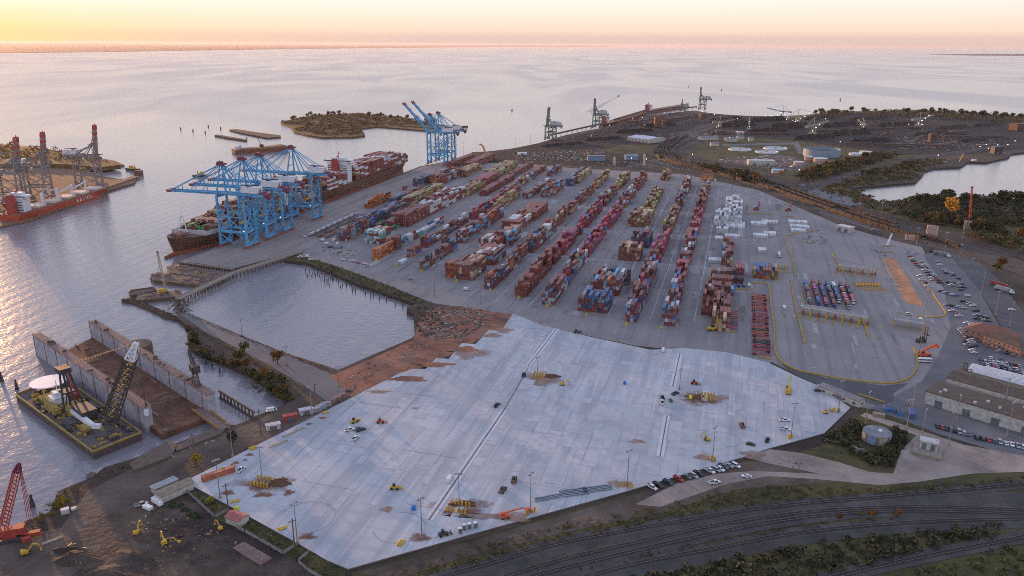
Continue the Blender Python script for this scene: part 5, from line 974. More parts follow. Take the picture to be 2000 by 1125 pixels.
# round tanks
def tank(label, p, r_, h, wm, rm, open_=True, name='round_tank'):
    t = thing(name, label, 'tank', p, 0); n_ = 28; b = MB(); b.cyl((0, 0, 0), (0, 0, h), r_, n_, cap=False); b.build('tank_wall', wm, t); c_ = MB()
    if open_:
        w2 = MB(); V = [(rr * math.cos(2 * math.pi * i / n_), rr * math.sin(2 * math.pi * i / n_), z) for rr, z in ((r_ - .6, h), (r_, h), (r_ - .6, h * .5)) for i in range(n_)]
        w2.add(V, [(i, i + n_, (i + 1) % n_ + n_, (i + 1) % n_) for i in range(n_)] + [(i, (i + 1) % n_, (i + 1) % n_ + 2 * n_, i + 2 * n_) for i in range(n_)]); w2.build('rim', wm, t); c_.cyl((0, 0, h * .5 - .2), (0, 0, h * .5), r_ - .62, n_); c_.build('content', rm, t)
    else: c_.cyl((0, 0, h), (0, 0, h + .5), r_ + .25, n_); c_.build('roof', rm, t)
    return t
tank('large open round tank with pale blue wall, lit orange on one side', BP(1604, 304), 33, 13, flat('tank_blue', (.20, .27, .33), .6), M_DARKS)
for x, y, r_, lb in [(1445, 293, 22, 'white round clarifier nearest the rail curve'), (1497, 298, 22, 'white round clarifier in front of the other two'), (1514, 291, 23, 'white round clarifier behind the other two')]:
    t = tank(lb, BP(x, y), r_, 2.6, M_WHITE, flat('clarifier_white', (.42, .45, .44), .7), True, 'clarifier'); MB().cyl((0, 0, 0), (0, 0, 4), 2, 8).box(0, 0, 3.6, r_ * 1.9, .8, .5).build('rotating_bridge', M_GREY, t)
for x, y, r_, h, lb in [(1579, 313, 7.5, 7, 'small pinkish tank left of its twin below the large tank'), (1602, 316, 12, 6, 'wider pinkish tank below the large blue tank'), (1560, 322, 9, 5, 'low pinkish tank beside the plant building'), (1672, 303, 13, 3, 'white small clarifier right of the large blue tank'), (1690, 299, 11, 3, 'white small clarifier beyond its neighbour by the trees')]: tank(lb, BP(x, y), r_, h, flat('pink_wall', (.40, .28, .23), .8) if x < 1650 else M_WHITE, M_ROOFL, False)
t = tank('round concrete tank house with tan panels in the dark bushes', BP(1711, 860), 6.7, 4.8, M_TRE, M_ROOFG, False)
for k in range(8):
    a_ = k * math.pi / 4; MB().box(6.7 * math.cos(a_), 6.7 * math.sin(a_), .3, .3, 4.2, 4.6, a_).build('wall_panel', [M_TAN, M_BLUEW][k % 2], t)
MB().cyl((1.5, 0, 5.2), (1.5, 0, 6), 1.0, 10).build('vent_dome', M_WHITE, t)
px_beams('retaining_wall', 'low curved concrete wall below the round tank house', 'wall', [(1664, 868), (1666, 876), (1678, 882), (1692, 883)], .8, 1.6, M_TRE)
t = box_building('pump_house', 'small white pump house on a raised concrete platform', BP(1816, 884) + Vector((0, 2, 1.6)), -.55, 8, 5, 4, M_WALLW, M_WALLW, 'flat', 0, (0, 0), 2)
b = MB(); b.box(0, -2.5, -1.6, 13, 13, 1.6)
for k in range(6): b.box(-6 + k * 2.4, -9, 0, .2, .2, 1.1)
b.build('platform', M_TRE, t)
for x, y, w_, lb in [(1716, 813, 7, 'concrete slab stack on the dirt above the round tank')]: tag(MB().box(0, 0, 0, 6.5, 3.4, 1.2).box(0, 0, 1.3, 6, 3, .5).build('concrete_slabs', M_TRE, None, BP(x, y), -.5), lb, 'concrete slabs')
# tall pale tyre or pipe columns beyond the rail yard
T_SILO = ('standing_cylinder', 'column', [('standing_cylinder', MB().cyl((0, 0, 0), (0, 0, 11), 1.5, 10).cyl((0, 0, 11), (0, 0, 11.4), 1.1, 10).mesh('standing_cylinder', flat('peach_pipe', (.46, .32, .26), .7)), [])])
for k in range(5): inst(T_SILO, f'tall pale upright cylinder by the rail yard, {ORD[k]} of five from the terminal', at(1811 + k * 4.2, 459.5 + k * .6, 3.05), 0, 'upright cylinders beyond the rail yard')
for k in range(5): inst(T_SILO, f'short upright cylinder on the terminal side of the rail yard, {ORD[k]} from its fence', at(1769 + k * 3.6, 468 + k * .5, 3.05), 0, 'upright cylinders inside the terminal', (.6, .6, .5))
for k in range(4): inst(T_SILO, 'short grey upright cylinder beside the rusty boom in the woods', at(1882 + k * 4, 447 + k * .5, 3.05), 0, 'upright cylinders in the woods', (.5, .5, .9))
for x, y, lb in [(1200, 322, 'shorter pale silo behind the northern rows'), (1258, 322, 'taller pale silo behind the northern rows')]: tag(MB().cyl((0, 0, 0), (0, 0, 12 if x < 1220 else 17), 2.0, 10).cyl((0, 0, 12 if x < 1220 else 17), (0, 0, 14 if x < 1220 else 19), 2.0, 10, .5).build('silo', M_WALLW, None, BP(x, y)), lb, 'silo')

# fences south of the slab
M_FEN = flat('fence_mesh', (.23, .23, .23), .7)
for lb, pts in [('wire fence round the nursery pens at the slab corner', [(365, 962), (420, 1012), (447, 998)]), ('wire fence of the second grassy pen', [(462, 1032), (478, 1040), (553, 1083), (577, 1068)]), ('wire fence of the lowest grassy pen', [(603, 1082), (582, 1098), (600, 1115), (660, 1150)])]:
    t = thing('wire_fence', lb, 'fence', (0, 0, 0)); P = [at(x, y, 3.05) for x, y in pts]; b = MB()
    for i in range(len(P) - 1):
        a, c_ = P[i], P[i + 1]; d = (c_ - a); b.add([(a.x, a.y, 3.05), (c_.x, c_.y, 3.05), (c_.x, c_.y, 4.9), (a.x, a.y, 4.9)], [(0, 1, 2, 3)])
        n_ = max(1, int(d.length / 5))
        for k in range(n_ + 1): q = a.lerp(c_, k / n_); MB().box(q.x, q.y, 3.05, .18, .18, 2.1).build('fence_post', M_FEN, t)
    b.build('mesh_panels', M_FEN, t)

# ------------------------------------------------------------ trees and scrub
def leafmat(name, c):
    m, n, l, b = newmat(name); b.inputs['Roughness'].default_value = .8; b.inputs['Specular IOR Level'].default_value = .2
    oi = n.new('ShaderNodeAttribute'); oi.attribute_name = 'tint'; ob = n.new('ShaderNodeObjectInfo'); v = n.new('ShaderNodeVectorMath'); v.operation = 'MULTIPLY'; l.new(oi.outputs['Color'], v.inputs[0]); l.new(ob.outputs['Color'], v.inputs[1]); l.new(v.outputs[0], b.inputs['Base Color']); return m
M_LEAF = leafmat('foliage', None); M_BARK = flat('bark', (.06, .045, .035), .9)
def crown_mesh(seed, n=420, r=4.0, h=7.0, z0=2.0, flatn=.8):
    rr = random.Random(seed); b = MB(); lobes = [(rr.uniform(-.5, .5) * r, rr.uniform(-.5, .5) * r, z0 + h * rr.uniform(.3, .8), rr.uniform(.35, .62) * r) for _ in range(9)]
    for k in range(n):
        lx, ly, lz, lr = rr.choice(lobes); u_, t_ = rr.uniform(-1, 1), rr.uniform(0, 6.283); s_ = math.sqrt(1 - u_ * u_); q = rr.uniform(.6, 1.08) * lr
        c_ = Vector((lx + q * s_ * math.cos(t_), ly + q * s_ * math.sin(t_), lz + q * u_ * flatn)); sz = rr.uniform(.28, .75)
        nrm = Vector((rr.gauss(0, 1), rr.gauss(0, 1), rr.gauss(.5, 1))).normalized(); a = nrm.cross(Vector((0, 0, 1)) if abs(nrm.z) < .9 else Vector((1, 0, 0))).normalized(); d = nrm.cross(a); g = rr.uniform(.55, 1.35); b.col = (g * rr.uniform(.9, 1.25), g, g * .9)
        b.add([c_ + a * sz, c_ + d * sz * .8 + a * .2 * sz, c_ - a * sz, c_ - d * sz * .9], [(0, 1, 2, 3)])
    return b.mesh('crown', M_LEAF)
def trunk_mesh(h=4): b = MB(); b.cyl((0, 0, 0), (0, 0, h), .35, 6, .22).cyl((0, 0, h * .7), (1.4, .6, h * 1.4), .16, 5, .08).cyl((0, 0, h * .7), (-1.2, -.7, h * 1.5), .16, 5, .08).cyl((0, 0, h), (.2, -.3, h * 1.7), .15, 5, .06); return b.mesh('trunk', M_BARK)
_tm = trunk_mesh(); T_TREE = [('broadleaf_tree', 'tree', [('crown', crown_mesh(s), []), ('trunk', _tm, [])]) for s in range(5)]
T_BUSH = [('bush', 'bush', [('bush', crown_mesh(20 + s, 200, 3.0, 2.6, -.2, .7), [])]) for s in range(4)]
GRN, DGR, AUT, GLD, OLV = (.055, .065, .02), (.028, .038, .016), (.15, .075, .02), (.42, .20, .03), (.085, .08, .025)
def tree(x, y, s, col, label, group=None, bush=False, z=3.05, r=None):
    f = R_.uniform(.85, 1.15); T = R_.choice(T_BUSH if bush else T_TREE); o = inst(T, label, at(x, y, z) if r is None else r, R_.random() * 6, group, (s * R_.uniform(.9, 1.1), s * R_.uniform(.9, 1.1), s * R_.uniform(.85, 1.15)))
    for c_ in [o] + list(o.children):
        if 'trunk' not in c_.name: c_.color = (col[0] * f, col[1] * f, col[2] * f, 1)
    return o
for x, y, s, c_, lb in [(478, 690, 1.0, OLV, 'round autumn tree on the pier road closest to the channel'), (543, 712, 1.1, AUT, 'reddish autumn tree on the pier road nearest the square basin'), (372, 655, .9, OLV, 'slim tree at the channel tip of the wooded bank'), (380, 668, .8, GRN, 'leafy tree behind the slim one at the wooded tip'), (468, 712, 1.1, GRN, 'large green tree overhanging the inlet mid bank'), (482, 722, .9, AUT, 'autumn tree right of the large overhanging one'), (520, 745, 1.0, AUT, 'autumn tree on the inner bank of the inlet'), (533, 752, 1.1, OLV, 'olive tree in the middle of the inlet bank clump'), (548, 762, 1.1, GRN, 'green tree at the landward end of the inlet bank'), (556, 772, .9, OLV, 'last olive tree before the dirt road'), (455, 873, .9, DGR, 'round dark tree beside the light pole at the slab edge'), (383, 912, .75, (.24, .18, .02), 'round yellow green bush tree by the slab corner'), (413, 985, .5, (.2, .2, .02), 'small yellow green tree in the nursery pen'), (1855, 432, 3.0, (.50, .25, .03), 'big golden tree glowing in front of the dark woods'), (1527, 345, 1.3, (.36, .14, .02), 'orange tree beside the blue roofed shed'), (1955, 527, 1.2, AUT, 'autumn tree alone beyond the terminal road'), (1945, 533, 1.0, OLV, 'olive tree in the roadside clump beyond the terminal road')]: tree(x, y, s, c_, lb)
def belt(pts, n_, w_, s, cols, label, group, bush=False, seed=1):
    rr = random.Random(seed); P = [at(x, y, 3.05) for x, y in pts]
    for k in range(n_):
        i = rr.randrange(len(P) - 1); q = P[i].lerp(P[i + 1], rr.random()) + Vector((rr.uniform(-w_, w_), rr.uniform(-w_, w_), 0)); tree(0, 0, s * rr.uniform(.7, 1.3), rr.choice(cols), label, group, bush, r=q)
belt([(372, 660), (378, 680), (400, 690), (430, 704), (470, 718), (500, 738), (540, 765), (565, 778)], 46, 3, .9, [OLV, GRN, AUT, DGR], 'scrubby bush along the wooded bank of the dry dock inlet', 'bushes on the inlet bank', True)
belt([(1790, 400), (1850, 398), (1900, 400), (1980, 402), (2050, 405)], 34, 20, 1.7, [DGR, DGR, GRN], 'dark evergreen tree on the lagoon shore woods', 'trees of the lagoon shore', seed=2)
belt([(1780, 425), (1830, 440), (1900, 445), (1980, 470)], 26, 14, 1.2, [DGR, GRN, AUT, OLV], 'mixed autumn tree in the woods beyond the rail yard', 'trees beyond the rail yard', seed=3)
belt([(1380, 335), (1440, 348), (1475, 358)], 16, 7, 1.3, [AUT, OLV, DGR, (.14, .06, .025)], 'rusty autumn tree in the belt between rail yard and plant', 'tree belt beside the rail yard', seed=4)
belt([(1550, 352), (1620, 335), (1680, 318), (1730, 308)], 30, 12, 1.4, [DGR, GRN, OLV, AUT], 'dark green tree in the belt behind the round tanks', 'tree belt behind the tanks', seed=5)
belt([(1690, 345), (1740, 338), (1790, 325)], 22, 16, 1.0, [DGR, OLV, (.09, .05, .02)], 'low marsh tree beside the lagoon inlet', 'marsh trees', seed=6)
belt([(1620, 372), (1680, 372), (1700, 392), (1660, 395)], 16, 9, .9, [OLV, AUT, GRN], 'marsh shrub between the upper car park and the lagoon', 'marsh shrubs', True, seed=7)
belt([(555, 240), (600, 229), (650, 226), (720, 227), (790, 234), (840, 241), (870, 246)], 30, 12, 1.5, [AUT, (.12, .08, .02), OLV], 'low autumn tree on the island in the bay', 'trees of the island', seed=8)
belt([(1580, 228), (1640, 222), (1750, 221), (1850, 223), (1930, 229), (2010, 233)], 80, 24, 1.7, [(.10, .06, .03), OLV, DGR], 'distant tree on the coal terminal shoreline', 'trees on the far coal shore', seed=10)
belt([(1660, 835), (1665, 850), (1655, 865)], 16, 2.5, .8, [DGR, OLV, GRN], 'dark bush left of the round tank house', 'bushes left of the tank house', True, seed=11)
belt([(1690, 893), (1715, 900), (1735, 890), (1748, 870), (1745, 850)], 30, 3, .95, [DGR, DGR, GRN], 'dark bush below the round tank house', 'bushes below the tank house', True, seed=12)
belt([(1545, 1014), (1600, 1012), (1660, 1008), (1725, 1004), (1760, 1003)], 8, 1.2, .42, [AUT, (.22, .10, .02), OLV], 'orange autumn shrub between the curved tracks', 'autumn shrubs between the tracks', True, seed=13)
belt([(330, 985), (345, 990), (365, 1000), (392, 1012)], 24, 1.6, .35, [(.04, .08, .04), (.05, .09, .045)], 'blue green nursery shrub in the rows below the tan shed', 'nursery shrubs', True, seed=18)
belt([(115, 985), (128, 975), (100, 1000), (70, 1018)], 18, 2.2, .5, [(.25, .16, .02), (.16, .13, .02)], 'golden shore shrub at the water edge near the red crane', 'shore shrubs', True, seed=19)
belt([(1800, 455), (1815, 490), (1845, 500)], 8, 2, .5, [DGR, GRN], 'dark clipped shrub on the lawn north of the car park', 'lawn shrubs', True, seed=20)
sheet('pen_grass', [(372, 955), (600, 1072), (680, 1115), (660, 1150), (580, 1098), (553, 1083), (478, 1040), (420, 1012), (365, 962)], 3.08, M_GRASS)

def inside(p, poly):
    r = False; j = len(poly) - 1
    for i in range(len(poly)):
        a, c_ = poly[i], poly[j]
        if (a.y > p[1]) != (c_.y > p[1]) and p[0] < (c_.x - a.x) * (p[1] - a.y) / (c_.y - a.y) + a.x: r = not r
        j = i
    return r
M_SCRUB = tinted('scrub_leaf', True, rough=.9, dirt=.3, sc=.05)
def scrub(name, polys, dens, r0, r1, cols, q=14, seed=1, hf=.8, leaf=.5):
    """loose growth scattered over outlines: clusters of leaf-sized faces"""
    rr = random.Random(seed); b = MB()
    for pts in polys:
        P = [at(x, y, 3.05) for x, y in pts]; xs = [p.x for p in P]; ys = [p.y for p in P]; ar = 0
        for i in range(len(P)): j = (i + 1) % len(P); ar += P[i].x * P[j].y - P[j].x * P[i].y
        n = int(abs(ar) / 2 * dens); k = 0; tries = 0
        while k < n and tries < n * 40:
            tries += 1; x, y = rr.uniform(min(xs), max(xs)), rr.uniform(min(ys), max(ys))
            if not inside((x, y), P): continue
            k += 1; r = rr.uniform(r0, r1); c_ = rr.choice(cols); cx, cy, cz = x, y, 3.0 + r * hf * .5
            for _ in range(q):
                u_, t_ = rr.uniform(-.4, 1), rr.uniform(0, 6.283); s_ = math.sqrt(max(0, 1 - u_ * u_)) * rr.uniform(.6, 1); v = Vector((cx + r * s_ * math.cos(t_), cy + r * s_ * math.sin(t_), cz + r * hf * u_ * rr.uniform(.7, 1.1)))
                sz = r * leaf * rr.uniform(.4, 1); nm = Vector((rr.gauss(0, 1), rr.gauss(0, 1), rr.gauss(.6, .8))).normalized(); a = nm.cross(Vector((.3, .2, 1))).normalized(); d = nm.cross(a); g = rr.uniform(.5, 1.5); b.col = (c_[0] * g, c_[1] * g, c_[2] * g)
                b.add([v + a * sz, v + d * sz * .8, v - a * sz * .9, v - d * sz], [(0, 1, 2, 3)])
    return tag(b.build(name, M_SCRUB), kind='stuff')
SOU = [[(900, 1077), (1050, 1037), (1200, 1006), (1310, 985), (1430, 957), (1560, 945), (1680, 958), (1850, 945), (2020, 928), (2020, 940), (1760, 964), (1520, 984), (1360, 1008), (1200, 1036), (1080, 1060), (955, 1097), (880, 1117), (760, 1150), (780, 1120)]]
scrub('verge_grass', SOU, .16, .5, 1.3, [OLV, GRN, (.09, .08, .02), (.07, .055, .02), (.10, .06, .025)], 12, 3)
scrub('lower_scrub', [[(960, 1160), (1250, 1128), (1450, 1090), (1620, 1060), (1800, 1040), (1960, 1022), (1960, 1044), (1790, 1080), (1630, 1118), (1560, 1150), (1300, 1190)]], .13, .7, 2.4, [DGR, DGR, OLV, GRN, (.06, .05, .02)], 22, 4)
scrub('corner_scrub', [[(1700, 1150), (1810, 1102), (2020, 1056), (2100, 1150)]], .1, .6, 1.6, [OLV, GRN, (.10, .12, .02)], 18, 5)
scrub('track_hedge', [[(880, 1147), (1047, 1131), (1200, 1098), (1360, 1062), (1500, 1036), (1560, 1026), (1760, 1008), (1760, 1013), (1560, 1034), (1400, 1062), (1200, 1104), (1060, 1138)]], .15, .4, 1.3, [DGR, (.07, .05, .02), OLV], 12, 6)
scrub('tank_bushes', [[(1655, 825), (1672, 818), (1690, 835), (1688, 850), (1668, 866), (1680, 885), (1735, 885), (1735, 860), (1745, 832), (1772, 850), (1765, 870), (1745, 905), (1735, 914), (1690, 905), (1650, 880), (1610, 862), (1630, 840)]], .14, .8, 2.4, [DGR, DGR, GRN, OLV], 30, 7)
scrub('wedge_weeds', [[(1680, 808), (1700, 803), (1760, 818), (1850, 852), (1960, 887), (2060, 908), (2060, 900), (1900, 868), (1880, 866), (1760, 826)], [(1500, 905), (1600, 925), (1560, 900)], [(1560, 880), (1640, 862), (1680, 900), (1640, 902)]], .14, .25, .7, [OLV, GRN, (.06, .05, .02)], 10, 8)
scrub('bank_weeds', [[(562, 507), (575, 497), (640, 514), (740, 550), (820, 583), (845, 592), (815, 594), (700, 553), (640, 528), (600, 512)], [(810, 600), (850, 600), (870, 640), (830, 662), (812, 650)], [(365, 655), (400, 672), (470, 710), (540, 752), (572, 779), (550, 790), (500, 765), (462, 722), (400, 696), (370, 680)]], .14, .4, 1.1, [OLV, (.08, .07, .025), (.07, .05, .025), DGR], 12, 9)
scrub('pier_verge', [[(371, 613), (472, 656), (560, 691), (640, 720), (655, 724), (650, 727), (556, 695), (470, 660), (366, 617)], [(352, 625), (400, 651), (470, 686), (560, 736), (600, 760), (596, 764), (540, 738), (462, 692), (398, 656)]], .25, .3, .8, [(.16, .10, .03), OLV, (.10, .07, .03)], 10, 10)
scrub('pen_weeds', [[(372, 957), (600, 1074), (680, 1117), (670, 1150), (600, 1112), (553, 1083), (478, 1040), (447, 998), (420, 1010)], [(104, 975), (135, 952), (168, 940), (150, 960), (110, 1000), (60, 1020), (30, 1030), (57, 1015)], [(190, 932), (260, 900), (330, 880), (300, 895), (200, 935)]], .3, .3, .9, [OLV, GRN, (.13, .10, .02)], 12, 11)
scrub('lagoon_woods', [[(1760, 402), (1800, 396), (1860, 394), (1920, 395), (2100, 400), (2100, 450), (1960, 442), (1900, 450), (1840, 440), (1790, 428), (1760, 412)]], .011, 5.5, 9.5, [DGR, DGR, (.035, .045, .018), GRN, (.06, .05, .018)], 130, 12, .8, .17)
scrub('roadside_woods', [[(1870, 462), (1920, 452), (2000, 455), (2100, 470), (2100, 535), (1990, 492), (1900, 470)]], .012, 4, 7, [DGR, OLV, AUT, GRN], 90, 13, .8, .18)
scrub('plant_belt', [[(1360, 330), (1400, 328), (1470, 345), (1500, 352), (1480, 362), (1400, 338)], [(1560, 345), (1620, 325), (1700, 305), (1760, 302), (1700, 322), (1620, 345), (1570, 358)]], .009, 5, 9, [DGR, AUT, OLV, DGR, (.07, .04, .018)], 80, 14, .8, .2)
scrub('marsh_growth', [[(1600, 372), (1700, 333), (1790, 312), (1860, 312), (1805, 330), (1785, 350), (1735, 358), (1660, 363), (1680, 378), (1705, 392), (1760, 396), (1740, 404), (1690, 402)], [(1660, 403), (1790, 405), (1850, 440), (1800, 436), (1720, 412)]], .012, 2.5, 6, [(.15, .10, .045), OLV, (.17, .11, .05), (.06, .06, .03), GRN], 34, 15, .45, .3)
scrub('island_growth', [[(552, 239), (610, 226), (700, 222), (780, 230), (850, 241), (830, 245), (740, 245), (700, 250), (711, 262), (640, 266), (580, 256)]], .0035, 4, 9, [(.17, .10, .035), (.20, .12, .04), (.12, .09, .035), (.14, .08, .03)], 34, 16, .4, .3)
scrub('coal_shore_growth', [[(1590, 227), (1625, 220), (1750, 218), (1850, 220), (1930, 227), (2010, 231), (2100, 240), (2100, 246), (1900, 236), (1700, 226), (1620, 229)]], .0025, 5, 10, [(.15, .10, .055), (.12, .08, .04), OLV, (.10, .09, .04)], 34, 17, .8, .28)
scrub('hill_growth', [[(-40, 285), (60, 291), (130, 301), (195, 313), (232, 322), (190, 326), (100, 318), (-40, 318)]], .003, 5, 10, [(.30, .13, .02), (.22, .11, .03), (.14, .09, .03)], 30, 18, .9, .3)
# ------------------------------------------------------------ vehicles
M_PAINT = tinted('car_paint', rough=.35, dirt=.1); M_TYRE = flat('tyre_rubber', (.02, .02, .02), .8, var=0)
def wheels(xs, y, r=.36, wd=.26): return [('wheel', MB().cyl((x, s * y - wd / 2, r), (x, s * y + wd / 2, r), r, 8).mesh('wheel', M_TYRE), []) for x in xs for s in (-1, 1)]
def car_T(kind):
    b = MB(); g = MB(); L_ = dict(sedan=4.7, suv=4.8, pickup=5.7, van=5.8)[kind]; h = L_ / 2; w_ = .92
    b.side([(-h, .35), (-h, .85), (-h + .15, .95), (h - .9, .98), (h - .1, .8), (h, .6), (h, .35)], -w_, w_)
    def cab(x0, x1, z0, z1, r0, r1):
        V = [(x0, -w_ + .06, z0), (x1, -w_ + .06, z0), (x1, w_ - .06, z0), (x0, w_ - .06, z0), (x0 + r0, -w_ + .2, z1), (x1 - r1, -w_ + .2, z1), (x1 - r1, w_ - .2, z1), (x0 + r0, w_ - .2, z1)]; F = [(0, 1, 5, 4), (1, 2, 6, 5), (2, 3, 7, 6), (3, 0, 4, 7), (4, 5, 6, 7)]
        g.add(V, F); b.box((x0 + r0 + x1 - r1) / 2, 0, z1, x1 - r1 - x0 - r0 + .1, 2 * w_ - .36, .07)
        for s in (-1, 1):
            for xx, rr in ((x0, r0), (x1, -r1)): b.beam((xx, s * (w_ - .07), z0), (xx + rr, s * (w_ - .2), z1 + .03), .1)
    if kind == 'sedan': cab(-1.7, 1.1, .95, 1.42, .6, .7)
    elif kind == 'suv': cab(-2.3, 1.2, .98, 1.72, .25, .6)
    elif kind == 'van': cab(1.1, 2.4, 1.0, 2.05, 0, .8); b.box(-.85, 0, .95, 3.9, 1.84, 1.35)
    else:
        cab(-.7, 1.5, .98, 1.78, .1, .6); b.box(-1.8, -.84, .95, 2.0, .12, .35).box(-1.8, .84, .95, 2.0, .12, .35).box(-2.78, 0, .95, .1, 1.8, .35); g.box(-1.75, 0, .955, 1.9, 1.5, .03)
    return (kind if kind != 'sedan' else 'car', {'sedan': 'car', 'suv': 'car', 'pickup': 'pickup truck', 'van': 'van'}[kind], [('body', b.mesh('body', M_PAINT), []), ('windows', g.mesh('windows', M_GLASS), [])] + wheels((-h + .95, h - .95), w_ - .1))
T_CAR = {k: car_T(k) for k in ('sedan', 'suv', 'pickup', 'van')}
CC = {'white': (.62, .63, .64), 'silver': (.32, .34, .36), 'black': (.02, .02, .022), 'grey': (.10, .105, .11), 'red': (.35, .03, .025), 'blue': (.04, .09, .22), 'dark blue': (.02, .035, .07), 'light blue': (.15, .32, .45)}
CW = ['white'] * 6 + ['silver'] * 4 + ['black'] * 3 + ['grey'] * 3 + ['red', 'blue', 'dark blue']
R5 = random.Random(11)
KN = {'sedan': 'car', 'suv': 'suv', 'pickup': 'pickup truck', 'van': 'van'}
def car(x, y, deg, kind, col, where, z=3.09, group=None):
    c = CC[col]; return inst(T_CAR[kind], f'{col} {KN[kind]} {where}', at(x, y, z), rad(deg), group, None, c)
ORDX = ORD + ['thirteenth', 'fourteenth', 'fifteenth', 'sixteenth']
def carline(p0, p1, n, deg, where, z=3.13, kinds=('sedan', 'suv', 'sedan', 'pickup'), cols=None, skip=0.0, z_=None):
    for k in range(n):
        if R5.random() < skip: continue
        t = k / max(1, n - 1); car(p0[0] + (p1[0] - p0[0]) * t, p0[1] + (p1[1] - p0[1]) * t, deg + R5.uniform(-4, 4) + R5.choice([0, 180]), R5.choice(kinds), R5.choice(cols or CW), f'parked {ORDX[k]} {where}', z)
# pickups below the slab
for i, (x, y, k, c) in enumerate([(1273, 953, 'pickup', 'white'), (1285, 949, 'pickup', 'black'), (1305, 944, 'pickup', 'dark blue'), (1325, 937, 'pickup', 'red'), (1342, 933, 'sedan', 'grey'), (1355, 931, 'suv', 'silver'), (1364, 927, 'pickup', 'black'), (1386, 921, 'pickup', 'white'), (1399, 919, 'suv', 'silver'), (1405, 917, 'pickup', 'white'), (1413, 913, 'pickup', 'grey'), (1424, 911, 'sedan', 'silver'), (1437, 911, 'suv', 'white')]): car(x, y, -52, k, c, f'parked {ORDX[i]} in the row below the slab edge', 3.13)
car(1396, 944, 14, 'pickup', 'white', 'with open dark bed at the gravel roadside', 3.13); car(1458, 932, 175, 'sedan', 'white', 'driving alone on the gravel road bend', 3.13)
for x, y, d, k, c, w_ in [(694, 858, 62, 'pickup', 'white', 'pointing up the slab below two others'), (683, 841, 25, 'pickup', 'white', 'beside a dark pickup on the left slab'), (705, 841, 40, 'pickup', 'dark blue', 'beside the white pickups on the left slab'), (471, 919, 74, 'pickup', 'white', 'beside the orange container on the slab'), (878, 938, 75, 'van', 'white', 'straddling the long brown slab joint'), (971, 793, 65, 'pickup', 'dark blue', 'alone near the long slab joint'), (1293, 787, 85, 'pickup', 'white', 'beside dark trucks near the right trench'), (1294, 778, 85, 'pickup', 'black', 'parked directly behind a white pickup near the trench'), (1319, 770, 40, 'pickup', 'dark blue', 'near the right trench top'), (1310, 783, 85, 'sedan', 'grey', 'with a trailer near the right trench'), (1532, 822, -5, 'pickup', 'white', 'upper of two near the right slab light pole'), (1534, 840, -15, 'pickup', 'white', 'lower of two near the right slab light pole'), (1466, 869, -25, 'sedan', 'black', 'on the slab near the gravel road gap'), (1499, 861, 65, 'pickup', 'black', 'near the gravel road gap on the slab'),
    (1606, 756, -10, 'pickup', 'white', 'outside the long site office'), (1598, 764, -10, 'sedan', 'black', 'outside the long site office'), (1295, 686, 75, 'van', 'white', 'at the top edge of the new slab'), (683, 762 + 3, -20, 'sedan', 'black', 'at the left slab edge by the clay')]: car(x, y, d, k, c, w_, ZS)
for x, y, d, k, c, w_ in [(669, 508, -22, 'suv', 'white', 'first in the line on the quay road'), (688, 510, -22, 'pickup', 'white', 'second in the line on the quay road'), (700, 514, -20, 'sedan', 'red', 'third in the line on the quay road'), (712, 516, -20, 'suv', 'white', 'fourth in the line on the quay road'), (723, 519, -20, 'sedan', 'white', 'last in the line on the quay road'), (803, 546, -15, 'pickup', 'silver', 'driving alone on the quay road'), (912, 567, -22, 'van', 'white', 'driving below the brown container block'), (596, 463, 5, 'suv', 'white', 'at the end of the flatbed row'), (586, 503, 10, 'pickup', 'white', 'first beside the trestle end on the bank'), (602, 502, 10, 'van', 'white', 'second beside the trestle end on the bank'), (607, 508, 10, 'suv', 'white', 'third beside the trestle end on the bank'), (531, 803, 25, 'van', 'white', 'parked by the inlet shore on the dirt road'), (277, 987, 35, 'pickup', 'silver', 'beside a white trailer in the dirt yard'), (1531, 602, 80, 'van', 'white', 'driving down the truck lane'), (1566, 600, 75, 'sedan', 'white', 'next to the waiting trucks'), (1775, 615, -5, 'suv', 'white', 'parked near the yellow kerb corner'), (1797, 626, 80, 'van', 'white', 'behind the inspection canopy'), (1976, 606, -20, 'sedan', 'white', 'driving on the terminal road'), (1746, 416, 80, 'van', 'silver', 'parked on the lane beside the woods'), (1705, 449, 0, 'sedan', 'silver', 'near the service building')]: car(x, y, d, k, c, w_, 3.14)
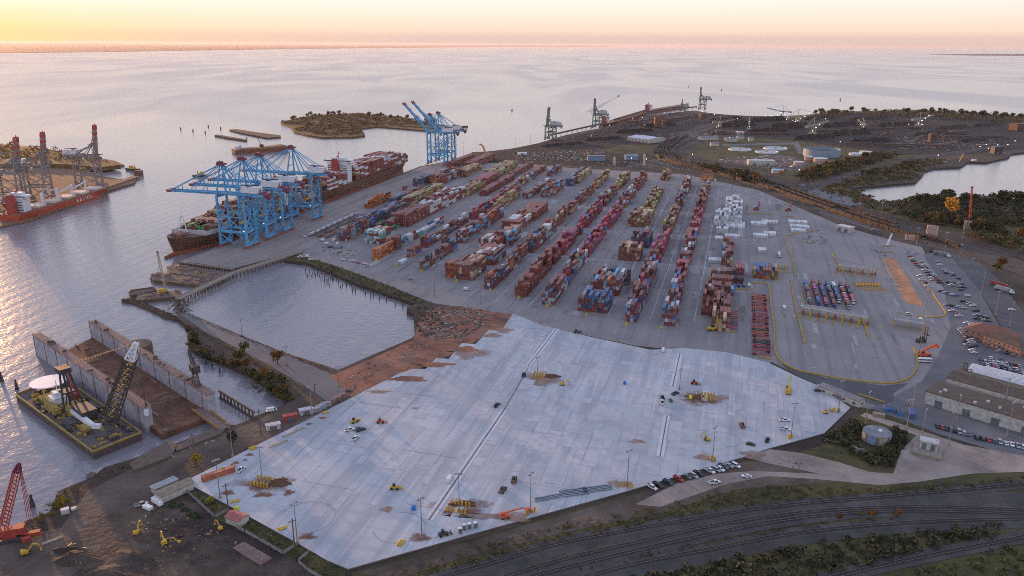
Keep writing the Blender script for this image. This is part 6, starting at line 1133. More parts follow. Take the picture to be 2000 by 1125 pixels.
for p0, p1, n, deg, wh in [((1777, 502), (1792, 520), 5, 0, 'in the short line left of the car park'), ((1785, 516), (1804, 526), 4, 0, 'in the cluster left of the car park'), ((1800, 512), (1822, 542), 6, -5, 'along the inner car park line'), ((1818, 533), (1836, 553), 5, -5, 'in the second car park line'), ((1845, 527), (1872, 545), 6, -5, 'in the dark car park group'), ((1852, 552), (1878, 555), 5, -5, 'in the packed car park group, back row'), ((1857, 558), (1882, 562), 5, -5, 'in the packed car park group, front row'), ((1875, 567), (1890, 578), 4, -5, 'toward the hedge of the car park'), ((1858, 608), (1873, 618), 4, -5, 'in the lower car park group'), ((1905, 608), (1915, 612), 2, -5, 'at the car park edge near the road'), ((1900, 622), (1930, 628), 5, -10, 'in the group above the brick office'), ((1907, 617), (1928, 622), 4, -10, 'in the back group above the brick office'), ((1876, 645), (1904, 676), 10, 10, 'in the line beside the brick office lawn'), ((1965, 690), (2000, 694), 4, 60, 'in front of the brick office'), ((1915, 706), (1990, 716), 10, 70, 'in the lot behind the hangars'), ((1935, 700), (1955, 704), 2, 60, 'alone behind the hangars'), ((1962, 724), (2010, 736), 6, 60, 'beside the large hangar'),
        ((1823, 832), (1890, 849), 9, 75, 'in the line below the workshop front'), ((1907, 856), (1998, 874), 9, 75, 'in the white group below the workshop'), ((1828, 775), (1858, 782), 3, -15, 'outside the workshop corner'), ((1570, 362), (1650, 388), 12, 60, 'in the back line of the upper car park'), ((1590, 376), (1655, 396), 9, 60, 'in the front line of the upper car park'), ((1806, 528), (1822, 548), 5, -5, 'between the inner and second car park lines'), ((1832, 512), (1848, 534), 5, -5, 'in the outer middle car park line'), ((1838, 570), (1866, 578), 5, -5, 'in the middle of the lower car park'), ((1882, 590), (1900, 598), 4, -8, 'in the far lower car park group'), ((1888, 632), (1915, 640), 4, -8, 'in the row above the brick office lawn'), ((1886, 668), (1902, 690), 5, 10, 'in the second line beside the brick office'), ((1920, 712), (1985, 722), 9, 70, 'in the front lot behind the hangars'), ((1858, 760), (1880, 768), 3, 20, 'by the container handlers'), ((1795, 540), (1812, 560), 4, -5, 'beside the kerb corner'), ((1850, 596), (1880, 602), 6, -5, 'in the packed lower car park row'), ((1940, 716), (1995, 726), 8, 70, 'in the rear line by the large hangar'), ((1575, 372), (1590, 380), 3, 60, 'in the corner of the upper car park')]: carline(p0, p1, n, deg, wh, 3.13, skip=.08)
# articulated trucks
def truck_T(box=True):
    P = [('cab', MB().box(5.6, 0, .8, 2.2, 2.4, 2.5, 0, .92).box(7.2, 0, .8, 1.3, 2.2, 1.3, 0, .9).mesh('cab', M_PAINT), [('windscreen', MB().box(6.55, 0, 2.1, .5, 2.2, .9).mesh('windscreen', M_GLASS))]), ('chassis', MB().box(-1, 0, .95, 14.5, 1.1, .35).mesh('chassis', M_DARKS), [])]
    if box: m = MB(); m.box(-2.2, 0, 1.32, 12.2, 2.44, 2.7); P.append(('container', m.mesh('container', M_CONT), []))
    return ('container_truck', 'truck', P + wheels((7, 4.6, -6.6, -5.4), 1.0, .5, .4))
T_TRK = truck_T(); T_BOB = truck_T(False)
def truck(x, y, rz, cab, box, label, T=None, z=3.06, group=None):
    o = inst(T or T_TRK, label, at(x, y, z), rz, group)
    for c in o.children:
        if c.name.startswith('cab'): c.color = (*CC.get(cab, (.4, .4, .4)), 1)
        if c.name.startswith('container'): c.color = (*PAL.get(box, PAL['red']), 1)
    return o
down = TH + math.pi; gn = [(1573, 560, 4), (1585, 557, 4), (1597, 559, 4), (1609, 561, 4), (1619, 563, 3), (1630, 562, 4), (1641, 564, 3)]
k = 0
for li, (x, y, n) in enumerate(gn):
    p = Vector(at(x, y, 3.06))
    for j in range(n):
        q = p - EA * (j * 17.5) + EB * (li * .9); cab = R5.choice(['white', 'white', 'blue', 'silver', 'red', 'black', 'dark blue']); bx = R5.choice(['red', 'navy', 'maroon', 'pink', 'brown', 'white', 'blue', 'red'])
        o = inst(T_TRK, f'{cab} truck with {bx} container, {ORD[j]} from the back of {ORD[li]} gate lane', q, down)
        for c in o.children:
            if c.name.startswith('cab'): c.color = (*CC[cab], 1)
            if c.name.startswith('container'): c.color = (*PAL[bx], 1)
for x, y, rz, cb, bx, lb in [(1952, 560, -1.1, 'red', 'maroon', 'red truck with dark container driving on the terminal road'), (1962, 570, -1.1, 'white', 'pale blue', 'white truck with pale box following on the terminal road'), (1521, 500, TH, 'white', 'white', 'white truck at the old gate lane'), (1840, 500, -.9, 'white', 'grey', 'white truck parked at the car park corner')]: truck(x, y, rz, cb, bx, lb)
# yard tractors and chassis
T_CHS = ('trailer_chassis', 'chassis', [('frame', MB().box(0, -.5, 1.0, 12.4, .25, .4).box(0, .5, 1.0, 12.4, .25, .4).box(-6, 0, 1.0, .3, 2.4, .35).box(6, 0, 1.0, .3, 2.4, .35).box(0, 0, 1.05, .3, 1.6, .25).box(3, 0, 1.05, .3, 1.6, .25).box(-3, 0, 1.05, .3, 1.6, .25).mesh('frame', M_PAINT), [])] + wheels((-5, -3.8), .95, .5, .4))
RCH = TH - math.pi / 2
a0, b0 = ab(1486, 694)
for k in range(24):
    for lv in range(2 if k % 5 else 1):
        c_ = R5.choice([(.34, .05, .06), (.30, .04, .07), (.42, .10, .03), (.03, .03, .03), (.25, .04, .05)]); o = inst(T_CHS, 'empty red chassis stacked in the long row beside the gate apron', AB(a0 + k * 5.7, b0 + .4 + R5.uniform(-.5, .5), 3.06 + lv * 1.25), RCH + math.pi * (k % 2), 'chassis in the long row', None, c_)
a0, b0 = ab(1424, 643)
for k in range(10):
    o = inst(T_CHS, 'empty red chassis in the short block beside the brown containers', AB(a0 + k * 4.4, b0 + R5.uniform(-.4, .4), 3.06 + .0 * k), RCH, 'chassis in the short block', None, R5.choice([(.34, .05, .06), (.30, .04, .07), (.03, .03, .03)]))
a0, b0 = ab(609, 463); a1, b1 = ab(720, 430); n_ = 26
for k in range(n_):
    t = k / (n_ - 1); q = at(614 + (704 - 614) * t, 462 - (462 - 420) * t, 3.06)
    o = truck(0, 0, 0, 'white' if k % 3 else 'silver', 'red', f'yard tractor with empty flatbed in the angled row beside the quay', T_BOB, group='tractors in the angled row'); o.location = q; o.rotation_euler = (0, 0, math.pi * .93)
for k in range(16): t = k / 15; inst(T_CHS, 'empty rusty flatbed in the angled row beside the quay', at(628 + 78 * t, 466 - 38 * t, 3.06), math.pi * .93, 'flatbeds in the angled row', None, (.26, .10, .05))
for k in range(9): p = at(1424 + k * 5, 561 - (k % 2) * 2, 3.06); car(1426 + k * 5.2, 561 - (k % 2) * 2, 80, 'van' if k % 2 else 'pickup', R5.choice(['white', 'blue', 'silver', 'black']), f'service vehicle {ORDX[k]} in the line above the chassis', 3.06)
for k in range(7): car(632 + k * 7, 470 + (k % 3) * 7, 20 * k, 'van', ['white', 'white', 'blue'][k % 3], f'service vehicle {ORDX[k]} in the jumble by the dark block', 3.06)

# ------------------------------------------------------------ building machines on the slab and in the dirt
def excavator(x, y, rz, label, col=None, s=1.0, reach=1, z=3.1):
    m = col or M_YEL; s *= .66; t = thing('excavator', label, 'excavator', at(x, y, z), rz, None, s)
    for sg in (-1, 1): MB().side([(-2, .15), (-1.7, 0), (1.7, 0), (2, .15), (2.1, .6), (1.7, .95), (-1.7, .95), (-2.1, .6)], -.3, .3, 0, 0, sg * 1.2).build('track', M_DARKS, t)
    b = MB(); b.box(-.6, 0, 1.0, 3.4, 2.6, 1.3, 0, .92).box(-1.8, 0, 1.0, 1.2, 2.7, 1.7, 0, .9); b.build('body', m, t); c_ = MB(); c_.box(.8, .75, 1.1, 1.5, 1.1, 1.9, 0, .85); c_.build('cab', M_GLASS, t)
    b = MB(); b.beam((1, -.3, 1.9), (3.2 * reach, -.3, 5.0), .55, .7).beam((3.2 * reach, -.3, 5.0), (5.6 * reach, -.3, 4.2), .5, .6); a_ = b.build('boom', m, t)
    b = MB(); b.beam((5.6 * reach, -.3, 4.3), (6.8 * reach, -.3, 1.4), .4, .45).box(6.6 * reach, -.3, .4, .9, 1.2, 1.0, 0, .7); b.build('arm_and_bucket', m, t); return t
for x, y, rz, lb, s, z in [(1098, 752, .2, 'yellow excavator beside the upper bollard cluster', 1, ZS), (268, 1042, 1.7, 'yellow excavator with upright arm in the dark dirt yard', 1.2, 3.1), (320, 1062, 2.2, 'yellow excavator with raised arm right of its neighbour in the dirt', 1.2, 3.1), (429, 1034, 2.4, 'small yellow excavator near the grassy pens', 1, 3.1), (426, 925, .4, 'small yellow excavator below the orange container', .9, ZS), (1381, 860, 2.2, 'yellow excavator in the middle right of the slab', 1, ZS), (1612, 807, .5, 'orange yellow excavator by the site office corner', .9, ZS), (455, 912, 1.9, 'brown excavator behind the orange container', .8, ZS), (52, 1082, .5, 'yellow excavator in the dirt by the red crane', 1.2, 3.1), (348, 1062, 3.0, 'yellow machine half hidden right of the excavators', .8, 3.1)]: excavator(x, y, rz, lb, None, s, 1, z)
def machine(name, label, cat, x, y, rz, m, z=ZS, s=1.0):
    t = thing(name, label, cat, at(x, y, z), rz, None, s); MB().box(-.4, 0, .7, 3.4, 1.7, .9, 0, .9).box(1.2, 0, .6, 1.6, 1.4, .7).build('body', m, t); MB().box(-.3, 0, 1.6, 1.3, 1.3, 1.3, 0, .88).build('cab', M_GLASS, t)
    for xx in (-1.3, 1.4):
        for sg in (-1, 1): MB().cyl((xx, sg * 1.0 - .22, .6), (xx, sg * 1.0 + .22, .6), .6, 10).build('wheel', M_TYRE, t)
    MB().beam((1.6, 0, 1.3), (3.2, 0, .7), .3).box(3.3, 0, .1, .5, 2.2, .9).build('bucket', m, t)
    return t
M_ORG = flat('machine_orange', (.48, .10, .04), .6); M_BRN = flat('machine_brown', (.16, .09, .06), .8)
for x, y, rz, lb, m in [(1356, 750, -.3, 'red wheeled tractor above the right bollard row', M_CRED), (1450, 834, 1.5, 'small red cart on the right slab', M_BRN), (1004, 941, 1.5, 'brown roller upper of two right of the lower cluster', M_BRN), (981, 961, 1.2, 'brown roller lower of two right of the lower cluster', M_BRN), (743, 826, .1, 'red wheel loader on the left slab', M_ORG), (866, 1046, .4, 'dark tractor near the portable toilets', M_DARKS), (692, 825, .8, 'small yellow loader above the white pickups', M_YEL), (771, 955, 0, 'small yellow compressor cart alone on the lower slab', M_YEL), (1023, 735, 1.5, 'dark machine left of the upper bollards', M_DARKS), (1126, 650, .3, 'dark machine by the top of the slab', M_DARKS)]: machine('loader', lb, 'loader', x, y, rz, m)
for x, y, lb, L_ in [(1540, 766, 'yellow mobile crane with long lowered boom on the right slab', 16)]:
    t = thing('mobile_crane', lb, 'crane', at(x, y, ZS), ang(at(1540, 766), at(1543, 735))); MB().box(0, 0, .8, 9, 2.6, 1.2).box(-3, 0, 2, 3, 2.4, 1.5).build('carrier', M_YEL, t); MB().beam((-3, 0, 3.2), (L_ - 3, 0, 5.8), 1.2, 1.3, .8).build('boom', M_YEL, t); MB().box(1.5, 1, 2, 2, 1.1, 1.5).build('cab', M_GLASS, t)
    for xx in (-3.4, -1.8, 2, 3.6):
        for sg in (-1, 1): MB().cyl((xx, sg * 1.2 - .25, .6), (xx, sg * 1.2 + .25, .6), .6, 9).build('wheel', M_TYRE, t)
t = thing('boom_lift', 'orange boom lift near the lower slab edge', 'boom lift', at(986, 1012, ZS), .25); MB().box(0, 0, .6, 3.6, 2.2, 1.4).box(-1.2, 0, 2, 1.8, 1.6, .8).build('base', M_ORG, t); MB().beam((-1.4, 0, 2.6), (8, 0, 4.0), .5).beam((8, 0, 4.0), (10, 0, 3.0), .35).build('boom', M_ORG, t); MB().box(10.6, 0, 2.4, 1.2, 2, 1.1).build('basket', M_ORG, t)
for xx in (-1.3, 1.3):
    for sg in (-1, 1): MB().cyl((xx, sg * 1.1 - .2, .5), (xx, sg * 1.1 + .2, .5), .5, 8).build('wheel', M_TYRE, t)
t = thing('reach_truck', 'orange reach truck with long arm beside the white bus', 'truck', at(1805, 697, 3.1), .35); MB().box(0, 0, 1, 8, 3, 1.6).build('body', M_ORG, t); MB().box(-1, .8, 2.6, 2, 1.4, 1.6).build('cab', M_GLASS, t); MB().beam((-4, 0, 4.2), (9, 0, 8.0), 1.2).box(9, 0, 5.4, 1.5, 3, 2.2).build('boom', M_ORG, t)
for xx in (-3, 3):
    for sg in (-1, 1): MB().cyl((xx, sg * 1.4 - .3, .9), (xx, sg * 1.4 + .3, .9), .9, 10).build('wheel', M_TYRE, t)
t = thing('minibus', 'white minibus parked below the orange reach truck', 'bus', at(1806, 707, 3.1), -.08); MB().box(0, 0, .5, 8.4, 2.3, 1.0).box(0, 0, 2.3, 8.2, 2.25, .5).build('body', M_WHITE, t); MB().box(0, 0, 1.5, 8.2, 2.2, .8).build('windows', M_GLASS, t)
for xx in (-2.6, 2.8):
    for sg in (-1, 1): MB().cyl((xx, sg * 1.05 - .15, .45), (xx, sg * 1.05 + .15, .45), .45, 8).build('wheel', M_TYRE, t)
def stacker(x, y, rz, label, m=M_DARKS, z=3.12):
    t = thing('container_handler', label, 'container handler', at(x, y, z), rz); MB().box(-1, 0, 1, 6, 3, 1.6).build('body', m, t); MB().box(-.5, 0, 2.6, 1.8, 1.8, 1.7).build('cab', M_GLASS, t)
    b = MB(); b.beam((2.6, -1, .5), (2.6, -1, 11), .4).beam((2.6, 1, .5), (2.6, 1, 11), .4).box(2.6, 0, 10.6, .4, 2.4, .4).box(3.0, 0, 5, .5, 6, .8); b.build('mast', m, t)
    for xx in (-3, 1.6):
        for sg in (-1, 1): MB().cyl((xx, sg * 1.5 - .3, .8), (xx, sg * 1.5 + .3, .8), .8, 9).build('wheel', M_TYRE, t)
for x, y, rz, lb, m in [(1876, 742, .5, 'dark container handler behind the workshop, upper one', M_DARKS), (1870, 752, -.3, 'dark container handler behind the workshop, lower one', M_DARKS), (1889, 757, 1.2, 'maroon boomed container handler beside the hangar corner', M_MAR), (1392, 645, .2, 'yellow container handler at the end of the brown block', M_YEL), (1478, 410, .4, 'red container handler on the northern yellow kerb', M_CRED), (1540, 412, .4, 'red container handler near the parts yard', M_CRED), (1800, 668, .3, 'dark container handler under the canopy edge', M_DARKS)]: stacker(x, y, rz, lb, m)
# steel bundles, boxes and small things on the slab
M_SGR = flat('bundle_steel', (.17, .22, .25), .5, .3)
for x, y, w_, n_, rz, lb in [(1068, 972, 12, 3, .32, 'grey steel beam bundle lying closest to the boom lift'), (1120, 961, 13, 5, .22, 'grey steel beam bundle in the middle of three'), (1165, 954, 14, 4, .25, 'grey steel beam bundle farthest right along the slab edge')]:
    b = MB()
    for k in range(n_): b.box(R_.uniform(-.6, .6), (k - n_ / 2) * 1.15, 0, w_, .55, .6, R_.uniform(-.02, .02))
    tag(b.build('steel_beams', M_SGR, None, at(x, y, ZS), rz), lb, 'steel beams')
o = inst(T_CONT, 'long orange brown container alone at the left slab corner', at(427, 930, ZS), ang(at(405, 940), at(450, 925)), 'containers stacked in the yard', (1.25, 1, 1), (.40, .12, .06))
T_TOI = ('portable_toilet', 'portable toilet', [('cabin', MB().box(0, 0, 0, 1.2, 1.2, 2.1).mesh('cabin', M_DOOR), []), ('roof', MB().box(0, 0, 2.1, 1.3, 1.3, .25, 0, .8).mesh('roof', M_WHITE), [])])
for x, y, lb in [(907, 1034, 'left portable toilet at the slab edge'), (917, 1032, 'middle portable toilet at the slab edge'), (929, 1030, 'right portable toilet at the slab edge'), (899, 1041, 'portable toilet nearest the dark tractor')]: inst(T_TOI, lb, at(x, y, ZS), .3, None, 1.15)
for x, y, n_, rz, lb in [(498, 877, 4, .9, 'near the left light pole'), (458, 981, 2, .4, 'by the wooden pole'), (552, 1034, 2, .55, 'lying at the lower left slab edge'), (787, 1062, 3, 1.3, 'by the muddy gap'), (636, 807, 2, .3, 'beside the upper left light pole')]:
    for k in range(n_): tag(MB().cyl((-2, 0, .35), (2, 0, .35), .35, 7).build('spare_bollard', M_YEL, None, at(x, y, ZS) + Vector((math.sin(rz) * k * -.9, math.cos(rz) * k * .9, 0)), rz), f'{ORD[k]} yellow bollard tube lying {lb}', 'bollard', 'bollard tubes ' + lb)
for x, y, c_, lb in [(462, 996, (.5, .6, .02), 'bright yellow green round tank at the lower left slab edge'), (808, 995, (.03, .13, .4), 'blue round bin on the lower slab'), (1220, 750, (.03, .13, .4), 'blue bin on the upper middle slab'), (1349, 778, (.5, .6, .02), 'bright yellow green tank beside the right clay pit'), (320, 503 + 0, (.5, .6, .02), '')]:
    if lb: tag(MB().cyl((0, 0, 0), (0, 0, 1.6), 1.1, 10, .9).cyl((0, 0, 1.6), (0, 0, 1.9), .4, 8).build('round_bin', flat('bin_%d' % x, c_, .6), None, at(x, y, ZS)), lb, 'bin')
for x, y, lb in [(1731, 800, 'first blue skip on the lot above the round tank'), (1742, 801, 'second blue skip, brighter than its neighbour'), (1757, 807, 'third blue skip, darker inside')]:
    t = thing('skip', lb, 'skip', at(x, y, 3.1), 1.2); MB().box(0, 0, 0, 6, 2.6, 2.0, 0, 1.05).build('tub', flat('skip_blue_%d' % x, (.04, .16, .36), .6), t); MB().box(0, 0, 2.003, 5.4, 2.2, .1).build('load', M_DARKS, t)
tag(MB().box(0, 0, 0, 8.5, 2.6, 2.8).box(0, 0, 2.8, 8.2, 2.3, .15).build('blue_container', flat('cont_blue', (.05, .10, .24), .7), None, at(1780, 812, 3.1), 1.2), 'blue open top container right of the blue skips', 'container')
for x, y, lb, c_ in [(567, 820, 'small red cabin at the dirt road fence', M_CRED), (598, 808, 'pale green box cabin by the dirt road fence', M_LGREY), (534, 838, 'pale round top tank on the dirt verge', M_LGREY)]: box_building('site_cabin', lb, at(x, y, 3.1), .45, 7, 2.8, 2.8, c_, c_, 'flat', 0, (0, 0), 1)
for k in range(6): tag(MB().box(0, 0, 0, 5.6, 2.6, 2.4).box(0, 0, 2.4, 5.2, 2.2, .1).build('drainage_box', M_GREY if k < 3 else M_DTOP, None, at(617 + k * 10, 804 - k * 5.4, 3.1), .52), f'grey drainage box {ORD[k]} along the slab corner beside the basin road', 'concrete box')
for x, y, rz, L_, lb in [(480 + 3, 1088, -.62, 18, 'dark stack of beams in the dirt below the pens'), (103, 1057, .75, 8, 'pale planks lying on the dirt near the red crane'), (575, 845, .9, 14, 'thin pipe lying on the left slab'), (545, 868, .8, 10, 'thin second pipe on the left slab'), (428 + 200, 900, .95, 1, '')]:
    if lb:
        b = MB()
        for k in range(6 if L_ == 18 else 2): b.box(0, k * .9, 0, L_, .5 if L_ != 18 else .7, .4 if L_ != 18 else .8)
        tag(b.build('beam_stack', M_DTOP if L_ == 18 else M_TAN, None, at(x, y, ZS if 'slab' in lb else 3.08), rz), lb, 'beams')
t = thing('utility_trailer', 'white trailer beside the silver pickup in the dirt yard', 'trailer', at(289, 995, 3.08), -.5); MB().box(0, 0, .5, 4.6, 2.2, 1.4).build('box', M_WHITE, t); MB().beam((2.3, 0, .6), (3.8, 0, .5), .15).build('drawbar', M_DARKS, t)
t = thing('flatbed_truck', 'white truck below the long tan shed', 'truck', at(306, 984, 3.08), -.6); MB().box(0, 0, .8, 4.2, 2.3, 2.2).build('box', M_WHITE, t); MB().box(3, 0, .5, 1.7, 2.1, 1.8, 0, .85).build('cab', M_WHITE, t)
# red crawler crane at the lower left shore
t = thing('crawler_crane', 'large red crawler crane with lattice boom at the bottom left shore', 'crane', at(22, 1052, 3.1), .35)
for sg in (-1, 1): MB().side([(-5, .4), (-4.4, 0), (4.4, 0), (5, .4), (5, 1.2), (4.4, 1.6), (-4.4, 1.6), (-5, 1.2)], -.7, .7, 0, 0, sg * 3).build('crawler_track', M_DARKS, t)
MB().box(0, 0, 1.5, 5, 5, .8).box(0, 0, 2.3, 11, 3.6, 2.8).box(-5.5, 0, 2.3, 3, 4.6, 3.2).box(3.6, 2.6, 2.3, 2.4, 1.6, 2.6).build('machinery_house', M_CRED, t); MB().box(9, -1, .6, 4, 2.4, 1.6).box(6.4, -4.2, 0, 3, 2, 1.8).beam((4, -1, 2), (12, -2, 1.2), .8).build('counterweight', M_CRED, t)
inv = Matrix.Rotation(-.35, 4, 'Z'); tl = inv @ (at(37, 905, 36) - at(22, 1052, 3.1)); fl = inv @ (at(6, 1030, 6) - at(22, 1052, 3.1))
MB().truss(fl, fl.lerp(tl, .88), 2.7, 2.3, 15, .28, .16).build('boom', M_CRED, t); MB().truss(fl.lerp(tl, .88), tl, 2.3, .7, 3, .5, .4).build('boom_tip', M_MAR, t); el = inv @ (at(60, 1018, 6) - at(22, 1052, 3.1)); b = MB()
for k in (-.9, -.3, .3, .9): b.beam(el + Vector((k, k, 0)), tl + Vector((k * .3, 0, 0)), .18)
b.build('pendant_lines', M_CRED, t); tag(MB().box(0, 0, 0, 3.2, 2.4, 2.2).box(3.4, 1, 0, 2.2, 1.8, 1.0).build('scrap_machine', M_LGREY, None, at(128, 1002, 3.1), .6), 'pale wrecked machine with yellow timbers on the shore', 'machine')

# ------------------------------------------------------------ clay, mud and rubble on the ground
def dusty(m):
    """ragged dusty rim: the patch thins out toward its edge"""
    n, l = m.node_tree.nodes, m.node_tree.links; b = n['Principled BSDF']; a = n.new('ShaderNodeAttribute'); a.attribute_name = 'fade'; g = n.new('ShaderNodeNewGeometry'); z = n.new('ShaderNodeTexNoise'); z.inputs['Scale'].default_value = .45; z.inputs['Detail'].default_value = 9; z.inputs['Roughness'].default_value = .7; l.new(g.outputs['Position'], z.inputs['Vector'])
    k = n.new('ShaderNodeMath'); k.operation = 'MULTIPLY_ADD'; l.new(z.outputs['Fac'], k.inputs[0]); k.inputs[1].default_value = 1.5; k.inputs[2].default_value = -1.05; d = n.new('ShaderNodeMath'); d.operation = 'ADD'; l.new(a.outputs['Fac'], d.inputs[0]); l.new(k.outputs[0], d.inputs[1]); q = n.new('ShaderNodeMapRange'); l.new(d.outputs[0], q.inputs[0]); q.inputs[1].default_value = 0; q.inputs[2].default_value = .55; q.inputs[4].default_value = .85; l.new(q.outputs[0], b.inputs['Alpha']); return m
def blob(name, cx, cy, rx, ry, z, m, seed, h=0.0, kind='structure', lb=None, cat=None):
    """irregular patch (h = 0) or low mound of soil"""
    rr = random.Random(seed); c_ = at(cx, cy, z); n_ = 26; ph = [rr.uniform(0, 6.28) for _ in range(4)]; b = MB(); V = [(c_.x, c_.y, z + h)]; F = []
    for ring, f in enumerate((.45, .8, 1.0)):
        for i in range(n_):
            t = 6.2832 * i / n_; q = (1 + .16 * math.sin(3 * t + ph[0]) + .12 * math.sin(5 * t + ph[1]) + .07 * math.sin(11 * t + ph[2])) * f; hh = h * (.75, .3, 0)[ring] * rr.uniform(.8, 1.15); V.append((c_.x + rx * q * math.cos(t), c_.y + ry * q * math.sin(t), z + hh))
    for i in range(n_):
        j = (i + 1) % n_; F.append((0, 1 + i, 1 + j))
        for r in (0, 1): a = 1 + r * n_; F.append((a + i, a + n_ + i, a + n_ + j, a + j))
    b.add(V, F); o = b.build(name, m)
    if h == 0: fa = o.data.attributes.new('fade', 'FLOAT', 'POINT'); fa.data.foreach_set('value', [1.0] + [.75] * n_ + [.38] * n_ + [0.0] * n_)
    return tag(o, lb, cat, None, kind if not lb else None)
M_STAIN = dusty(ground('clay_stain', [(.3, (.20, .11, .075)), (.5, (.28, .18, .135)), (.7, (.34, .27, .23))], .15)); M_CLAYD = dusty(ground('dusty_clay', [(.3, (.10, .05, .03)), (.5, (.20, .085, .05)), (.7, (.26, .13, .085))], .3)); M_MUD = ground('wet_mud', [(.3, (.07, .035, .022)), (.6, (.13, .065, .04))], .3, bump=.3)
for i, (x, y, rx, ry, m) in enumerate([(520, 945, 16, 9, M_STAIN), (513, 948, 9, 5, M_CLAYD), (900, 990, 17, 9, M_STAIN), (1060, 742, 15, 13, M_STAIN), (1375, 778, 17, 12, M_STAIN), (1366, 780, 12, 6, M_CLAYD), (900, 1001, 11, 4, M_CLAYD), (515, 966, 6, 3, M_CLAYD), (565, 962, 3.2, 3, M_CLAYD), (600, 1048, 5, 3, M_CLAYD), (445, 962, 4, 3, M_CLAYD), (487, 888, 2.4, 2, M_CLAYD), (478, 898, 2, 1.5, M_CLAYD), (461, 904, 2.4, 2, M_CLAYD), (604, 828, 2.6, 2, M_CLAYD), (630, 816, 3, 2, M_CLAYD), (820, 1050, 6, 4, M_CLAYD), (1245, 862, 6, 3, M_STAIN), (1210, 945, 8, 4, M_STAIN), (1372, 893, 6, 4, M_STAIN), (940, 1008, 14, 3, M_STAIN), (920, 690, 16, 12, M_STAIN), (1470, 888, 8, 6, M_STAIN), (810, 797, 3, 2, M_STAIN), (1005, 1010, 9, 5, M_STAIN), (700, 835, 3, 2, M_CLAYD), (755, 995, 4, 3, M_STAIN), (795, 740, 12, 4, M_CLAY), (850, 712, 11, 4, M_CLAY), (905, 682, 10, 5, M_CLAY), (960, 655, 9, 6, M_STAIN), (740, 765, 9, 3, M_STAIN), (985, 645, 8, 8, M_STAIN)]):
    blob('clay_stain', x, y, rx, ry, ZS + .004 + .0025 * i, m, i)
for i, (x, y, rx, ry, h, lb) in enumerate([(545, 943, 5.5, 4, 1.6, 'brown soil mound right of the left bollard cluster'), (1078, 735, 5, 3, 1.4, 'brown soil mound right of the upper bollards'), (1358, 775, 5.5, 3.5, 1.4, 'brown soil mound left of the right bollard row'), (905, 984, 6, 2.5, 1.2, 'brown soil mound behind the lower bollards')]): blob('soil_mound', x, y, rx, ry, ZS + .08, M_MUD, 50 + i, h, None, lb, 'soil mound')
# long open joints in the slab with brown bottoms and pale margins
M_PALE = ground('pale_margin', [(.35, (.42, .43, .435)), (.65, (.52, .53, .53))], .5); M_TRENCH = flat('trench_soil', (.17, .11, .09), .95)
for i, (p, q) in enumerate([((838, 1015), (985, 800)), ((985, 800), (1031, 720)), ((1031, 715), (1088, 642)), ((1289, 892), (1303, 812)), ((1314, 755), (1328, 690))]):
    a, c_ = at(*p, ZS), at(*q, ZS); d = (c_ - a).normalized(); n_ = Vector((-d.y, d.x, 0))
    for w_, m, z in ((1.9, M_PALE, ZS + .07), (.3 if i else .42, M_TRENCH, ZS + .075)):
        z += i * .001
        if m is M_PALE and i == 1: continue
        tag(MB().add([(*(a - n_ * w_)[:2], z), (*(c_ - n_ * w_)[:2], z), (*(c_ + n_ * w_)[:2], z), (*(a + n_ * w_)[:2], z)], [(3, 2, 1, 0)]).build('slab_joint', m), kind='structure')
b = MB(); rr = random.Random(3); SP = [at(x, y, ZS) for x, y in SLAB]
for k in range(150):
    a_, b_ = rr.uniform(270, 560), rr.uniform(-240, 90); l_ = rr.uniform(6, 70); w_ = rr.choice([.10, .14, .2]); cr = rr.random() < .2
    p = AB(a_, b_, 0); q = AB(a_ + (0 if cr else l_), b_ + (l_ * .5 if cr else rr.uniform(-.4, .4)), 0)
    if inside(p, SP) and inside(q, SP): d = (q - p).normalized(); n_ = Vector((-d.y, d.x, 0)) * w_; z = ZS + .09 + k * .0003; b.mat(rr.choice([0, 1, 1])); b.add([(p.x - n_.x, p.y - n_.y, z), (q.x - n_.x, q.y - n_.y, z), (q.x + n_.x, q.y + n_.y, z), (p.x + n_.x, p.y + n_.y, z)], [(0, 1, 2, 3)])
for cx, cy, r_ in [(600, 1010, 12), (780, 1030, 11), (1085, 752, 10), (1415, 858, 8), (1045, 650, 9)]:
    c_ = at(cx, cy, ZS); t0 = rr.uniform(0, 6); P = [(c_.x + r_ * math.cos(t0 + i * .14), c_.y + r_ * math.sin(t0 + i * .14), 0) for i in range(34)]; b.mat(1)
    z = ZS + .14 + r_ * .0005; V = []
    for p in P: u_ = Vector((p[0] - c_.x, p[1] - c_.y, 0)).normalized() * .13; V += [(p[0] - u_.x, p[1] - u_.y, z), (p[0] + u_.x, p[1] + u_.y, z)]
    b.add(V, [(2 * i, 2 * i + 1, 2 * i + 3, 2 * i + 2) for i in range(33)])
tag(b.build('tyre_and_saw_marks', [M_PALE, flat('rubber_marks', (.29, .30, .32), .8)]), kind='structure')
